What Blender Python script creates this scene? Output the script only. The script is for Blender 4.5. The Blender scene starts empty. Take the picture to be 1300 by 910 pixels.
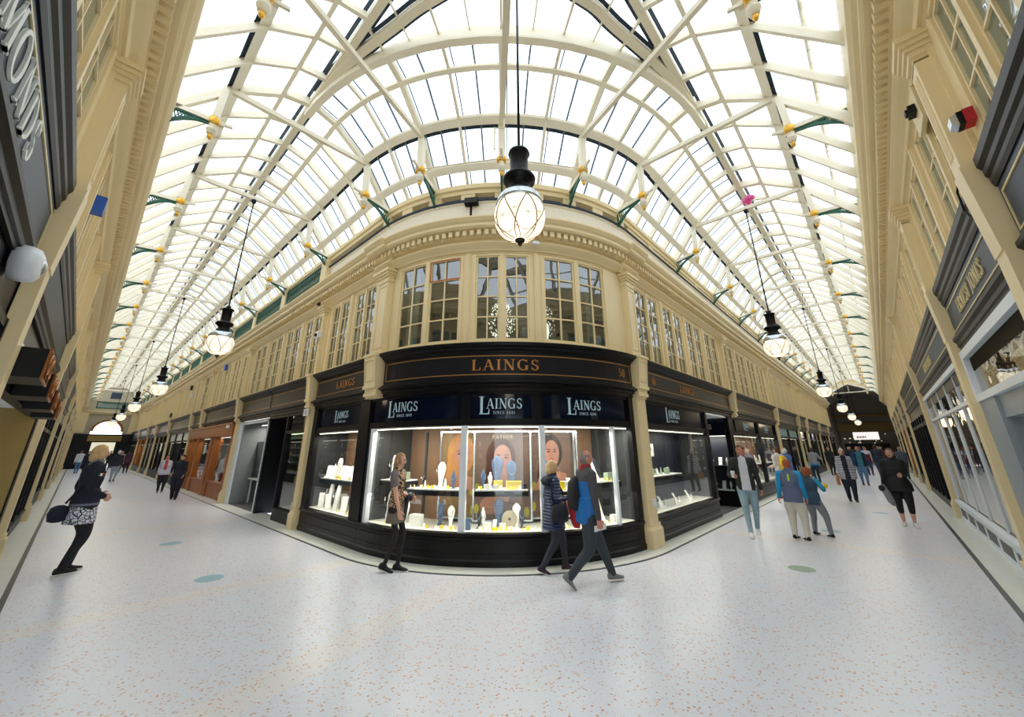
import bpy, bmesh, math, random
from mathutils import Vector, Matrix
from mathutils.bvhtree import BVHTree
random.seed(7)
SC = bpy.context.scene
C = SC.collection
PI = math.pi
# ------------------------------------------------------------ camera
cam_d = bpy.data.cameras.new('camera'); cam = bpy.data.objects.new('camera', cam_d); C.objects.link(cam)
CF, CP, CY, CR, CH = 485.5, math.radians(18.1), math.radians(42.65), math.radians(-0.3), 1.7
fw = Vector((math.cos(CY)*math.cos(CP), math.sin(CY)*math.cos(CP), math.sin(CP)))
rt = Vector((math.sin(CY), -math.cos(CY), 0)); up = rt.cross(fw)
rt = rt*math.cos(CR) + up*math.sin(CR); up = rt.cross(fw)
cam.matrix_world = Matrix(((rt.x, up.x, -fw.x, 0), (rt.y, up.y, -fw.y, 0), (rt.z, up.z, -fw.z, CH), (0, 0, 0, 1)))
cam_d.sensor_fit = 'HORIZONTAL'; cam_d.sensor_width = 36.0; cam_d.lens = CF*36/1300
cam_d.shift_y = -45/1300; cam_d.clip_end = 300; cam_d.clip_start = 0.05
SC.camera = cam
# ------------------------------------------------------------ sky and exposure
SC.view_settings.view_transform = 'Standard'; SC.view_settings.look = 'None'
SC.view_settings.gamma = 1; SC.view_settings.use_curve_mapping = False
SC.view_settings.exposure = 0.0
W = bpy.data.worlds.new('overcast_sky'); SC.world = W; W.use_nodes = True
wb = W.node_tree.nodes['Background']; wb.inputs[0].default_value = (0.89, 0.945, 1.0, 1); wb.inputs[1].default_value = 2.65
LAMP_W = 11.0

# ------------------------------------------------------------ materials
def srgb(r, g, b):
    f = lambda c: ((c/255+0.055)/1.055)**2.4 if c > 10 else c/255/12.92
    return (f(r), f(g), f(b), 1)
MATS = {}
def mat(name, rgb, rough=0.5, metal=0.0, noise=0.0, nscale=6.0, emit=0, bump=0.0, coat=0.0):
    m = bpy.data.materials.new(name); m.use_nodes = True; nt = m.node_tree; b = nt.nodes['Principled BSDF']
    c = srgb(*rgb); b.inputs['Base Color'].default_value = c; b.inputs['Roughness'].default_value = rough; b.inputs['Metallic'].default_value = metal
    if name in ('black_paint', 'board_dark', 'board_grey', 'dark_grey', 'plinth_black'): b.inputs['Specular IOR Level'].default_value = 0.22
    if coat: b.inputs['Coat Weight'].default_value = coat
    if noise or bump:
        tc = nt.nodes.new('ShaderNodeTexCoord'); n = nt.nodes.new('ShaderNodeTexNoise'); n.inputs['Scale'].default_value = nscale; n.inputs['Detail'].default_value = 4
        nt.links.new(tc.outputs['Object'], n.inputs['Vector'])
    if noise:
        r = nt.nodes.new('ShaderNodeMix'); r.data_type = 'RGBA'
        r.inputs[6].default_value = tuple(x*(1-noise) for x in c[:3])+(1,); r.inputs[7].default_value = tuple(min(1, x*(1+noise)) for x in c[:3])+(1,)
        nt.links.new(n.outputs['Fac'], r.inputs[0]); nt.links.new(r.outputs[2], b.inputs['Base Color'])
    if bump:
        bp = nt.nodes.new('ShaderNodeBump'); bp.inputs['Strength'].default_value = bump; bp.inputs['Distance'].default_value = 0.02
        nt.links.new(n.outputs['Fac'], bp.inputs['Height']); nt.links.new(bp.outputs[0], b.inputs['Normal'])
    if emit:
        b.inputs['Emission Color'].default_value = c; b.inputs['Emission Strength'].default_value = emit
    MATS[name] = m; return m
def glass(name, tint, refl=0.08, rough=0.0, dens=0.0, dark=(20, 24, 28), wavy=0.0, ior=1.5):
    """thin pane: clear glass seen through, a fresnel reflection, and (dens) an opaque share for film, and in wave_glass a painted reflection"""
    m = bpy.data.materials.new(name); m.use_nodes = True; nt = m.node_tree; nt.nodes.clear()
    out = nt.nodes.new('ShaderNodeOutputMaterial'); tr = nt.nodes.new('ShaderNodeBsdfTransparent'); tr.inputs[0].default_value = srgb(*tint)
    gl = nt.nodes.new('ShaderNodeBsdfGlossy'); gl.inputs['Roughness'].default_value = rough; gl.inputs[0].default_value = (1, 1, 1, 1)
    lw = nt.nodes.new('ShaderNodeLayerWeight'); lw.inputs[0].default_value = 0.5
    pw = nt.nodes.new('ShaderNodeMath'); pw.operation = 'POWER'; pw.inputs[1].default_value = 4.5; nt.links.new(lw.outputs['Facing'], pw.inputs[0])
    mx = nt.nodes.new('ShaderNodeMixShader'); ma = nt.nodes.new('ShaderNodeMath'); ma.operation = 'MULTIPLY_ADD'; ma.inputs[1].default_value = 0.9-refl; ma.inputs[2].default_value = refl; ma.use_clamp = True
    nt.links.new(pw.outputs[0], ma.inputs[0]); nt.links.new(ma.outputs[0], mx.inputs[0])
    last = tr
    if dens:
        df = nt.nodes.new('ShaderNodeBsdfDiffuse'); df.inputs[0].default_value = srgb(*dark); m2 = nt.nodes.new('ShaderNodeMixShader'); m2.inputs[0].default_value = dens
        nt.links.new(tr.outputs[0], m2.inputs[1]); nt.links.new(df.outputs[0], m2.inputs[2]); last = m2
    if wavy:
        tc = nt.nodes.new('ShaderNodeTexCoord'); n = nt.nodes.new('ShaderNodeTexNoise'); n.inputs['Scale'].default_value = 3.0; n.inputs['Detail'].default_value = 1
        bp = nt.nodes.new('ShaderNodeBump'); bp.inputs['Strength'].default_value = wavy; bp.inputs['Distance'].default_value = 0.05
        nt.links.new(tc.outputs['Object'], n.inputs['Vector']); nt.links.new(n.outputs['Fac'], bp.inputs['Height']); nt.links.new(bp.outputs[0], gl.inputs['Normal'])
    nt.links.new(last.outputs[0], mx.inputs[1]); nt.links.new(gl.outputs[0], mx.inputs[2]); nt.links.new(mx.outputs[0], out.inputs[0])
    MATS[name] = m; return m
M = MATS
mat('parapet', (238, 228, 208), 0.5, noise=.03)
mat('cream', (233, 212, 164), 0.42, noise=0.035, nscale=1.2)
mat('cream_roof', (232, 223, 200), 0.5, noise=0.03, nscale=2)
mat('white_paint', (226, 232, 236), 0.35)
mat('black_paint', (15, 15, 17), 0.42, noise=0.15, nscale=2)
mat('plinth_black', (17, 16, 16), 0.35, noise=0.1)
mat('dark_grey', (48, 50, 54), 0.45)
mat('board_grey', (50, 60, 72), 0.42)
mat('board_dark', (28, 28, 34), 0.35)
mat('bare_timber', (196, 112, 60), .5)
mat('cage_brass', (150, 104, 40), 0.45)
mat('gold_line', (176, 128, 70), 0.35, metal=0.25)
mat('gold_text', (190, 128, 62), 0.4, metal=0.2)
mat('pale_gold', (214, 196, 140), 0.4)
mat('gold', (232, 180, 70), 0.3, metal=0.55)
mat('green', (18, 88, 68), 0.4)
mat('dark_gap', (44, 58, 74), 0.7)
mat('glaze_bar', (98, 114, 128), 0.5)
mat('navy', (10, 18, 38), 0.12)
mat('pale_blue', (196, 226, 236), 0.4)
mat('marble', (222, 222, 210), 0.3, noise=0.08, nscale=3)
mat('line_dark', (52, 60, 66), 0.3)
mat('taupe', (124, 94, 70), 0.6, noise=0.12, nscale=2.5)
mat('brown_wood', (158, 88, 26), 0.45, noise=0.3, nscale=4)
mat('ochre', (150, 124, 64), 0.6, noise=0.04)
mat('stone', (176, 166, 140), 0.7, noise=0.06)
mat('lantern_glass', (255, 236, 200), 0.3, emit=0.9)
mat('copper', (164, 104, 60), 0.35, metal=0.6)
mat('velvet_white', (240, 240, 234), 0.55)
mat('velvet_blue', (72, 92, 124), 0.5)
mat('velvet_dark', (26, 30, 44), 0.5)
mat('silver', (205, 212, 220), 0.2, metal=0.8)
mat('yellow', (240, 206, 16), 0.5)
mat('led', (255, 246, 226), 0.5, emit=3.0)
mat('shelf_black', (22, 22, 24), 0.3)
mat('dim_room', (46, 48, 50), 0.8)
mat('passage_grey', (150, 146, 138), .8)
mat('room_grey', (120, 126, 128), 0.85)
mat('blind', (176, 188, 178), 0.7)
mat('curtain', (206, 204, 190), 0.8)
mat('red', (186, 22, 36), 0.5)
mat('slate_floor', (92, 92, 92), 0.4)
mat('leaflet', (228, 232, 226), 0.5)
mat('sage', (150, 168, 144), 0.6)
mat('pink', (226, 86, 150), 0.6)
mat('blue_plastic', (40, 96, 190), 0.4)
mat('sticker', (150, 186, 196), 0.35)
mat('teal_panel', (140, 178, 174), 0.4)
mat('dark_void', (14, 14, 15), 0.8)
glass('roof_glass', (244, 250, 255), 0.03)
glass('shop_glass', (244, 247, 246), 0.04)
glass('window_glass', (170, 186, 182), 0.16, wavy=0.05)
glass('old_glass', (190, 206, 196), 0.12, dens=0.35, dark=(150, 168, 158), wavy=0.5)
glass('dark_glass', (60, 66, 70), 0.12, dens=0.3)
glass('tint_glass', (120, 140, 146), 0.16, dens=0.1)
mat('stone_grey', (146, 156, 160), 0.4)
mat('mirror_black', (44, 50, 56), 0.04, metal=.55)
mat('cafe_sign', (236, 226, 224), .5, emit=1.1)
glass('wave_glass', (190, 186, 172), 0.20, wavy=0.08, dens=.10, dark=(110, 104, 90))  # opaque brownish share paints in the brown scene reflected by the panes
# lamp globe: glows from inside
g = mat('globe', (255, 246, 222), 0.25, emit=.85)

def floor_mat():
    m = bpy.data.materials.new('terrazzo'); m.use_nodes = True; nt = m.node_tree; b = nt.nodes['Principled BSDF']; L = nt.links
    tc = nt.nodes.new('ShaderNodeTexCoord')
    def N(t, **k):
        n = nt.nodes.new(t)
        for a, v in k.items(): setattr(n, a, v)
        return n
    def math_(op, a, b_=None, c=None):
        n = N('ShaderNodeMath', operation=op)
        for i, v in enumerate((a, b_, c)):
            if v is None: continue
            if isinstance(v, (int, float)): n.inputs[i].default_value = v
            else: L.new(v, n.inputs[i])
        return n.outputs[0]
    def mixc(f, a, c):
        n = N('ShaderNodeMix', data_type='RGBA')
        if isinstance(f, (int, float)): n.inputs[0].default_value = f
        else: L.new(f, n.inputs[0])
        for i, v in ((6, a), (7, c)):
            if isinstance(v, tuple): n.inputs[i].default_value = v
            else: L.new(v, n.inputs[i])
        return n.outputs[2]
    sx = N('ShaderNodeSeparateXYZ'); L.new(tc.outputs['Object'], sx.inputs[0]); X, Y = sx.outputs[0], sx.outputs[1]
    def chips(scale, thr, w):
        v = N('ShaderNodeTexVoronoi'); v.inputs['Scale'].default_value = scale; L.new(tc.outputs['Object'], v.inputs['Vector'])
        s = N('ShaderNodeSeparateColor'); L.new(v.outputs['Color'], s.inputs[0])
        size = math_('MULTIPLY', s.outputs[1], w)
        inside = math_('LESS_THAN', v.outputs['Distance'], size)
        pick = math_('GREATER_THAN', s.outputs[0], thr)
        return math_('MULTIPLY', inside, pick), s.outputs[2]
    n1 = N('ShaderNodeTexNoise'); n1.inputs['Scale'].default_value = 0.7; n1.inputs['Detail'].default_value = 5; L.new(tc.outputs['Object'], n1.inputs['Vector'])
    base = mixc(n1.outputs['Fac'], srgb(216, 218, 226), srgb(224, 226, 231))
    def band(coord, c0, half):
        return math_('LESS_THAN', math_('ABSOLUTE', math_('SUBTRACT', coord, c0)), half)
    def step(v, e): return math_('GREATER_THAN', v, e)
    bands = None
    for bexp in (math_('MULTIPLY', band(Y, 6.62, 0.2), step(math_('SUBTRACT', 3.35, X), 0)),
                 math_('MULTIPLY', band(Y, 12.7, 0.2), step(math_('SUBTRACT', 3.35, X), 0)),
                 math_('MULTIPLY', band(Y, 19.0, 0.2), step(math_('SUBTRACT', 3.35, X), 0)),
                 math_('MULTIPLY', band(X, 9.75, 0.22), step(math_('SUBTRACT', 3.1, Y), 0)),
                 math_('MULTIPLY', band(X, 16.5, 0.22), step(math_('SUBTRACT', 3.1, Y), 0)),
                 math_('MULTIPLY', band(math_('SUBTRACT', Y, math_('MULTIPLY', X, 0.28)), 3.45, 0.2), math_('MULTIPLY', step(X, 0.0), step(4.4, X)))):
        bands = bexp if bands is None else math_('MAXIMUM', bands, bexp)
    base = mixc(math_('MULTIPLY', bands, 0.38), base, srgb(234, 224, 208))
    # overall warm drift in the foreground slabs
    c1, t1 = chips(38, 0.28, 0.46); c2, t2 = chips(70, 0.3, 0.45)
    chipcol = mixc(t1, srgb(196, 124, 84), srgb(216, 176, 142))
    base = mixc(math_('MULTIPLY', c1, 0.8), base, chipcol)
    base = mixc(math_('MULTIPLY', c2, 0.35), base, mixc(t2, srgb(150, 156, 160), srgb(236, 236, 232)))
    # narrow joints
    L.new(base, b.inputs['Base Color']); b.inputs['Roughness'].default_value = 0.24
    n2 = N('ShaderNodeTexNoise'); n2.inputs['Scale'].default_value = 1.6; L.new(tc.outputs['Object'], n2.inputs['Vector'])
    L.new(math_('MULTIPLY_ADD', n2.outputs['Fac'], 0.05, 0.27), b.inputs['Roughness'])
    b.inputs['Specular IOR Level'].default_value = 0.55
    MATS['terrazzo'] = m
floor_mat()

# ------------------------------------------------------------ object helpers
def obj(name, me, m=None, parent=None, loc=None):
    o = bpy.data.objects.new(name, me); C.objects.link(o)
    if m is not None and me is not None:
        for q in (m if isinstance(m, (list, tuple)) else [m]): me.materials.append(MATS[q] if isinstance(q, str) else q)
    if parent is not None: o.parent = parent
    if loc is not None: o.location = loc
    return o
def tag(o, label=None, cat=None, group=None, kind=None):
    if label: o['label'] = label
    if cat: o['category'] = cat
    if group: o['group'] = group
    if kind: o['kind'] = kind
    return o
def thing(name, label, cat, loc=(0, 0, 0), rz=0.0, group=None):
    o = bpy.data.objects.new(name, None); C.objects.link(o); o.location = loc; o.rotation_euler = (0, 0, rz); o.empty_display_size = 0.1
    return tag(o, label, cat, group)
def dup(root, loc=None, rz=None, label=None, group=None, M4=None, scale=None):
    r = root.copy(); C.objects.link(r)
    if M4 is not None: r.matrix_world = M4
    if loc is not None: r.location = loc
    if rz is not None: r.rotation_euler = (0, 0, rz)
    if scale is not None: r.scale = scale
    if label: r['label'] = label
    if group: r['group'] = group
    for ch in list(root.children):
        c = ch.copy(); C.objects.link(c); c.parent = r
        for g_ in ch.children:
            d = g_.copy(); C.objects.link(d); d.parent = c
    return r

class MB:
    """collects faces and builds one mesh"""
    def __init__(s): s.v = []; s.f = []; s.mi = []; s.cur = 0; s.sm = []; s.smooth = False
    def add(s, vs, fs):
        o = len(s.v); s.v += [tuple(v) for v in vs]
        for f in fs: s.f.append([i+o for i in f]); s.mi.append(s.cur); s.sm.append(s.smooth)
    def hexa(s, p):   # 8 points: bottom 4 then top 4
        s.add(p, [(0, 3, 2, 1), (4, 5, 6, 7), (0, 1, 5, 4), (1, 2, 6, 5), (2, 3, 7, 6), (3, 0, 4, 7)])
    def box(s, x0, x1, y0, y1, z0, z1):
        s.hexa([(x0, y0, z0), (x1, y0, z0), (x1, y1, z0), (x0, y1, z0), (x0, y0, z1), (x1, y0, z1), (x1, y1, z1), (x0, y1, z1)])
    def beam(s, a, b, w, h, upv=(0, 0, 1)):
        a = Vector(a); b = Vector(b); d = (b-a).normalized(); u = Vector(upv); side = d.cross(u)
        if side.length < 1e-4: side = d.cross(Vector((1, 0, 0)))
        side.normalize(); u = side.cross(d)
        sx = side*w/2; uy = u*h/2
        s.hexa([a-sx-uy, a+sx-uy, b+sx-uy, b-sx-uy, a-sx+uy, a+sx+uy, b+sx+uy, b-sx+uy])
    def tube(s, pts, r, n=8, caps=True):
        pts = [Vector(p) for p in pts]; rs = r if isinstance(r, (list, tuple)) else [r]*len(pts)
        rings = []; ref = None
        for i, p in enumerate(pts):
            d = (pts[min(i+1, len(pts)-1)]-pts[max(i-1, 0)])
            if d.length < 1e-9: d = Vector((0, 0, 1))
            d.normalize()
            if ref is None: ref = d.orthogonal().normalized()
            ref = (ref-d*ref.dot(d))
            if ref.length < 1e-6: ref = d.orthogonal()
            ref.normalize(); q = d.cross(ref)
            rings.append([p+(ref*math.cos(2*PI*k/n)+q*math.sin(2*PI*k/n))*rs[i] for k in range(n)])
        s.rings(rings, caps)
    def rings(s, rings, caps=True, closed=True):
        n = len(rings[0]); vs = [v for r in rings for v in r]; fs = []
        for i in range(len(rings)-1):
            for k in range(n if closed else n-1):
                k2 = (k+1) % n
                fs.append((i*n+k, i*n+k2, (i+1)*n+k2, (i+1)*n+k))
        if caps: fs.append(tuple(range(n-1, -1, -1))); fs.append(tuple((len(rings)-1)*n+k for k in range(n)))
        s.add(vs, fs)
    def lathe(s, prof, c=(0, 0, 0), n=24, caps=True):
        s.rings([[(c[0]+r*math.cos(2*PI*k/n), c[1]+r*math.sin(2*PI*k/n), c[2]+z) for k in range(n)] for r, z in prof], caps)
    def ball(s, c, rx, ry=None, rz=None, n=14, m=9):
        ry = ry or rx; rz = rz or rx
        rr = []
        for i in range(m+1):
            t = -PI/2+PI*i/m; k = max(math.cos(t), 0.02)
            rr.append([(c[0]+rx*k*math.cos(2*PI*j/n), c[1]+ry*k*math.sin(2*PI*j/n), c[2]+rz*math.sin(t)) for j in range(n)])
        s.rings(rr)
    def mesh(s, name):
        me = bpy.data.meshes.new(name); me.from_pydata(s.v, [], s.f)
        me.polygons.foreach_set('material_index', s.mi); me.polygons.foreach_set('use_smooth', s.sm)
        bm = bmesh.new(); bm.from_mesh(me); bmesh.ops.recalc_face_normals(bm, faces=bm.faces); bm.to_mesh(me); bm.free(); me.update()
        return me
    def build(s, name, m, parent=None, loc=None): return obj(name, s.mesh(name), m, parent, loc)

# ------------------------------------------------------------ wall paths: s runs to a viewer's right, d stands out into the arcade
RB = 3.55; CX, CYY = 7.3, 7.0; ARC = RB*PI/2
class Path:
    def __init__(s, kind): s.kind = kind
    def xy(s, t, d=0.0):
        if s.kind == 'in':
            if t <= 0: return (CX-RB-d, CYY-t)
            if t >= ARC: return (CX+(t-ARC), CYY-RB-d)
            a = PI+t/RB; return (CX+(RB+d)*math.cos(a), CYY+(RB+d)*math.sin(a))
        if s.kind == 'left': return (-0.58+d, t)
        if s.kind == 'right': return (-t, -1.08+d)
    def p(s, t, d, z): x, y = s.xy(t, d); return (x, y, z)
    def stations(s, a, b):
        out = [a]
        if s.kind == 'in':
            lo, hi = max(a, 0), min(b, ARC)
            if hi > lo:
                if a < 0: out.append(0.0)
                n = max(1, int(math.ceil((hi-lo)/0.16)))
                out += [lo+(hi-lo)*i/n for i in range(1 if a < 0 or lo == a else 0, n+1)]
                if b > ARC and out[-1] < ARC-1e-6: out.append(ARC)
        if out[-1] < b-1e-9: out.append(b)
        r = []
        for t in out:
            if not r or t-r[-1] > 1e-6: r.append(t)
        return r
    def frame(s, t, d=0.0, z=0.0):
        """matrix: local x = along s, local y = into the wall (-d), z up"""
        x, y = s.xy(t, d); x1, y1 = s.xy(t, d+1.0)
        out = Vector((x1-x, y1-y, 0)).normalized(); yv = -out; xv = yv.cross(Vector((0, 0, 1)))
        return Matrix(((xv.x, yv.x, 0, x), (xv.y, yv.y, 0, y), (0, 0, 1, z), (0, 0, 0, 1)))
    def box(s, mb, a, b, d0, d1, z0, z1):
        s.sweep(mb, a, b, [(d0, z0), (d1, z0), (d1, z1), (d0, z1)])
    def sweep(s, mb, a, b, prof):
        mb.rings([[s.p(t, d, z) for d, z in prof] for t in s.stations(a, b)])
IN, LO, RO = Path('in'), Path('left'), Path('right')
def sY(y): return CYY-y          # station on the inner left leg from Y
def sX(x): return ARC+(x-CX)     # station on the inner right leg from X
def sA(deg): return RB*math.radians(deg-180)

# ------------------------------------------------------------ serif lettering
GL = {}
def _q(x0, y0, x1, y1): return [(x0, y0), (x1, y0), (x1, y1), (x0, y1)]
def _st(a, b, w):
    dx, dy = b[0]-a[0], b[1]-a[1]; L = math.hypot(dx, dy)
    if abs(dy) > abs(dx)*0.3: return [(a[0]-w/2, a[1]), (a[0]+w/2, a[1]), (b[0]+w/2, b[1]), (b[0]-w/2, b[1])]
    nx, ny = -dy/L*w/2, dx/L*w/2
    return [(a[0]-nx, a[1]-ny), (a[0]+nx, a[1]+ny), (b[0]+nx, b[1]+ny), (b[0]-nx, b[1]-ny)]
def _arc(cx, cy, rx, ry, a0, a1, thick=0.15, thin=0.06, n=10):
    out = []
    def pt(a, inner):
        t = math.radians(a); w = thin+(thick-thin)*abs(math.cos(t)); k = w if inner else 0
        return (cx+(rx-k)*math.cos(t), cy+(ry-min(k, thin+0.02))*math.sin(t))
    for i in range(n):
        a = a0+(a1-a0)*i/n; b = a0+(a1-a0)*(i+1)/n
        out.append([pt(a, 0), pt(b, 0), pt(b, 1), pt(a, 1)])
    return out
T, t_, sf = 0.15, 0.055, 0.045
def _serif(x, y, w=0.3): return _q(x-w/2, y if y < 0.5 else y-sf, x+w/2, y+sf if y < 0.5 else y)
def _stem(x, w=T): return [_q(x-w/2, 0, x+w/2, 1), _serif(x, 0), _serif(x, 1)]
GL['I'] = (0.36, _stem(0.18))
GL['L'] = (0.66, _stem(0.17)+[_q(0.1, 0, 0.6, sf), [(0.54, 0), (0.62, 0), (0.64, 0.28), (0.6, 0.28)]])
GL['A'] = (0.82, [_st((0.12, 0), (0.4, 1), t_), _st((0.7, 0), (0.42, 1), T), _q(0.22, 0.3, 0.6, 0.3+t_), _serif(0.12, 0, 0.24), _serif(0.7, 0, 0.26)])
GL['N'] = (0.84, [_q(0.13, 0, 0.13+t_, 1), _q(0.66, 0, 0.66+t_, 1), _st((0.16, 1), (0.68, 0), 0.17), _serif(0.14, 0, 0.24), _serif(0.69, 1, 0.24), _serif(0.1, 1, 0.16)])
GL['G'] = (0.84, _arc(0.42, 0.5, 0.4, 0.52, 50, 310)+[_q(0.6, 0.02, 0.74, 0.42), _serif(0.67, 0.4, 0.26), [(0.66, 0.72), (0.7, 0.72), (0.7, 0.98), (0.66, 0.95)]])
GL['C'] = (0.78, _arc(0.42, 0.5, 0.4, 0.52, 45, 315)+[[(0.66, 0.68), (0.71, 0.68), (0.71, 0.96), (0.67, 0.93)]])
GL['S'] = (0.6, _arc(0.29, 0.745, 0.23, 0.27, 30, 250, 0.12, 0.06)+_arc(0.31, 0.265, 0.25, 0.28, -150, 80, 0.14, 0.06)+[_st((0.14, 0.6), (0.46, 0.4), 0.13), [(0.48, 0.72), (0.52, 0.72), (0.53, 0.98), (0.5, 0.96)], [(0.06, 0.04), (0.1, 0.06), (0.09, 0.3), (0.05, 0.3)]])
GL['O'] = (0.88, _arc(0.44, 0.5, 0.42, 0.52, 0, 360, n=20))
GL['D'] = (0.84, _stem(0.17)+_arc(0.3, 0.5, 0.5, 0.5, -90, 90, n=12)+[_q(0.2, 0, 0.32, t_), _q(0.2, 1-t_, 0.32, 1)])
GL['M'] = (1.0, [_q(0.12, 0, 0.12+t_, 1), _q(0.78, 0, 0.78+T, 1), _st((0.17, 1), (0.48, 0.06), 0.15), _st((0.82, 1), (0.5, 0.06), t_), _serif(0.14, 0, 0.24), _serif(0.86, 0, 0.28), _serif(0.1, 1, 0.2), _serif(0.88, 1, 0.24)])
GL['E'] = (0.68, _stem(0.17)+[_q(0.1, 0, 0.58, sf), _q(0.1, 1-sf, 0.56, 1), _q(0.2, 0.48, 0.46, 0.48+sf), [(0.54, 0), (0.6, 0), (0.62, 0.24), (0.58, 0.24)], [(0.53, 1), (0.58, 1), (0.58, 0.78), (0.55, 0.78)], _q(0.43, 0.4, 0.46, 0.6)])
GL['R'] = (0.8, _stem(0.17)+_arc(0.32, 0.75, 0.28, 0.25, -90, 90, 0.13, 0.055)+[_q(0.2, 1-t_, 0.34, 1), _q(0.2, 0.5, 0.34, 0.5+t_), _st((0.68, 0), (0.36, 0.52), 0.15), _serif(0.7, 0, 0.18)])
GL['T'] = (0.72, _stem(0.36)+[_q(0.06, 1-sf, 0.66, 1), _q(0.06, 0.76, 0.09, 1), _q(0.63, 0.76, 0.66, 1)])
GL['J'] = (0.5, [_q(0.2, 0.1, 0.35, 1), _serif(0.27, 1)]+_arc(0.12, 0.1, 0.22, 0.24, -120, 0, 0.13, 0.07))
GL['P'] = (0.72, _stem(0.17)+_arc(0.32, 0.72, 0.3, 0.28, -90, 90, 0.13, 0.055)+[_q(0.2, 1-t_, 0.34, 1), _q(0.2, 0.44, 0.34, 0.44+t_)])
GL['0'] = (0.62, _arc(0.3, 0.5, 0.27, 0.52, 0, 360, 0.12, 0.05, n=16))
GL['1'] = (0.4, _stem(0.2, 0.12)+[_st((0.06, 0.8), (0.2, 0.96), 0.06)])
GL['5'] = (0.58, _arc(0.26, 0.31, 0.26, 0.32, -140, 110, 0.12, 0.05)+[_q(0.1, 0.94, 0.5, 1.02), _q(0.1, 0.5, 0.15, 1)])
GL['4'] = (0.62, [_q(0.36, 0, 0.48, 1), _q(0.02, 0.26, 0.58, 0.32), _st((0.04, 0.28), (0.4, 1), 0.06), _serif(0.42, 0, 0.28)])
GL['8'] = (0.58, _arc(0.28, 0.74, 0.21, 0.26, 0, 360, 0.1, 0.05, 14)+_arc(0.28, 0.27, 0.26, 0.28, 0, 360, 0.12, 0.05, 14))
GL[' '] = (0.4, [])
def text_w(txt, h, asp, gap): return sum(GL[c][0]*h*asp+gap*h for c in txt)-gap*h
def letters(path, txt, s_c, z, h, d=0.0, th=0.012, asp=1.0, gap=0.14, mb=None, align='c', big_first=0):
    mb = mb or MB(); w = text_w(txt, h, asp, gap); s = s_c-w/2 if align == 'c' else s_c
    for i, ch in enumerate(txt):
        gw, polys = GL[ch]
        hh, zz = h, z
        if big_first and i == 0: hh = h*big_first; zz = z-(hh-h)*0.72; s -= (hh-h)*0.30*asp
        for P in polys:
            P = [(s+x*hh*asp, zz+y*hh) for x, y in P]
            ar = sum(P[k][0]*P[(k+1) % 4][1]-P[(k+1) % 4][0]*P[k][1] for k in range(4))
            if ar < 0: P = P[::-1]
            n = len(P)
            vs = [path.p(a, d, b) for a, b in P]+[path.p(a, d+th, b) for a, b in P]
            mb.add(vs, [tuple(range(n-1, -1, -1)), tuple(range(n, 2*n))]+[(k, (k+1) % n, n+(k+1) % n, n+k) for k in range(n)])
        s += gw*hh*asp*(0.62 if big_first and i == 0 else 1)+gap*h
    return mb
class Flat:
    """a path that is a free straight board: origin, direction to the viewer's right, outward normal"""
    def __init__(s, o, x, n): s.o = Vector(o); s.x = Vector(x).normalized(); s.n = Vector(n).normalized()
    def p(s, t, d, z): v = s.o+s.x*t+s.n*d; return (v.x, v.y, s.o.z+z)
    def stations(s, a, b): return [a, b]
    def frame(s, t, d=0.0, z=0.0):
        q = s.p(t, d, z); y = -s.n; return Matrix(((s.x.x, y.x, 0, q[0]), (s.x.y, y.y, 0, q[1]), (0, 0, 1, q[2]), (0, 0, 0, 1)))
    sweep = Path.sweep; box = Path.box
ORD = ['nearest', 'second', 'third', 'fourth', 'fifth', 'sixth', 'seventh', 'eighth', 'ninth', 'tenth', 'eleventh', 'twelfth', 'thirteenth', 'fourteenth', 'fifteenth', 'sixteenth', 'seventeenth', 'eighteenth', 'nineteenth', 'twentieth'] + ['twenty-'+x for x in 'first second third fourth fifth sixth seventh eighth ninth'.split()] + ['thirtieth'] + ['thirty-'+x for x in 'first second third fourth fifth sixth seventh eighth ninth'.split()] + ['fortieth']
# ============================================================ FLOOR
L_END, R_END = 57.5, 50.5
mb = MB()
arc = [(CX+RB*math.cos(PI+PI/2*i/24), CYY+RB*math.sin(PI+PI/2*i/24), 0) for i in range(25)]
mb.add([(-2.6, -3.2, 0), (R_END+14, -3.2, 0), (R_END+14, CYY-RB, 0)]+arc[::-1]+[(CX-RB, L_END+12, 0), (-2.6, L_END+12, 0)], [tuple(range(30))])
floor = mb.build('floor', 'terrazzo'); tag(floor, kind='structure')
def strips(path, a, b, side):
    m1 = MB(); path.sweep(m1, a, b, [(-0.25, -0.02), (0.365, -0.02), (0.365, 0.012), (-0.25, 0.012)])
    tag(m1.build('trim_kerb_'+side, 'marble'), kind='structure')
    m2 = MB(); w = 0.035 if path is IN else 0.06
    path.sweep(m2, a, b, [(0.36, -0.02), (0.36+w, -0.02), (0.36+w, 0.006), (0.36, 0.006)])
    tag(m2.build('trim_line_'+side, 'line_dark'), kind='structure')
strips(IN, sY(L_END), sX(R_END), 'inner'); strips(LO, -0.8, L_END, 'left'); strips(RO, -R_END, 0.3, 'right')

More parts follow.
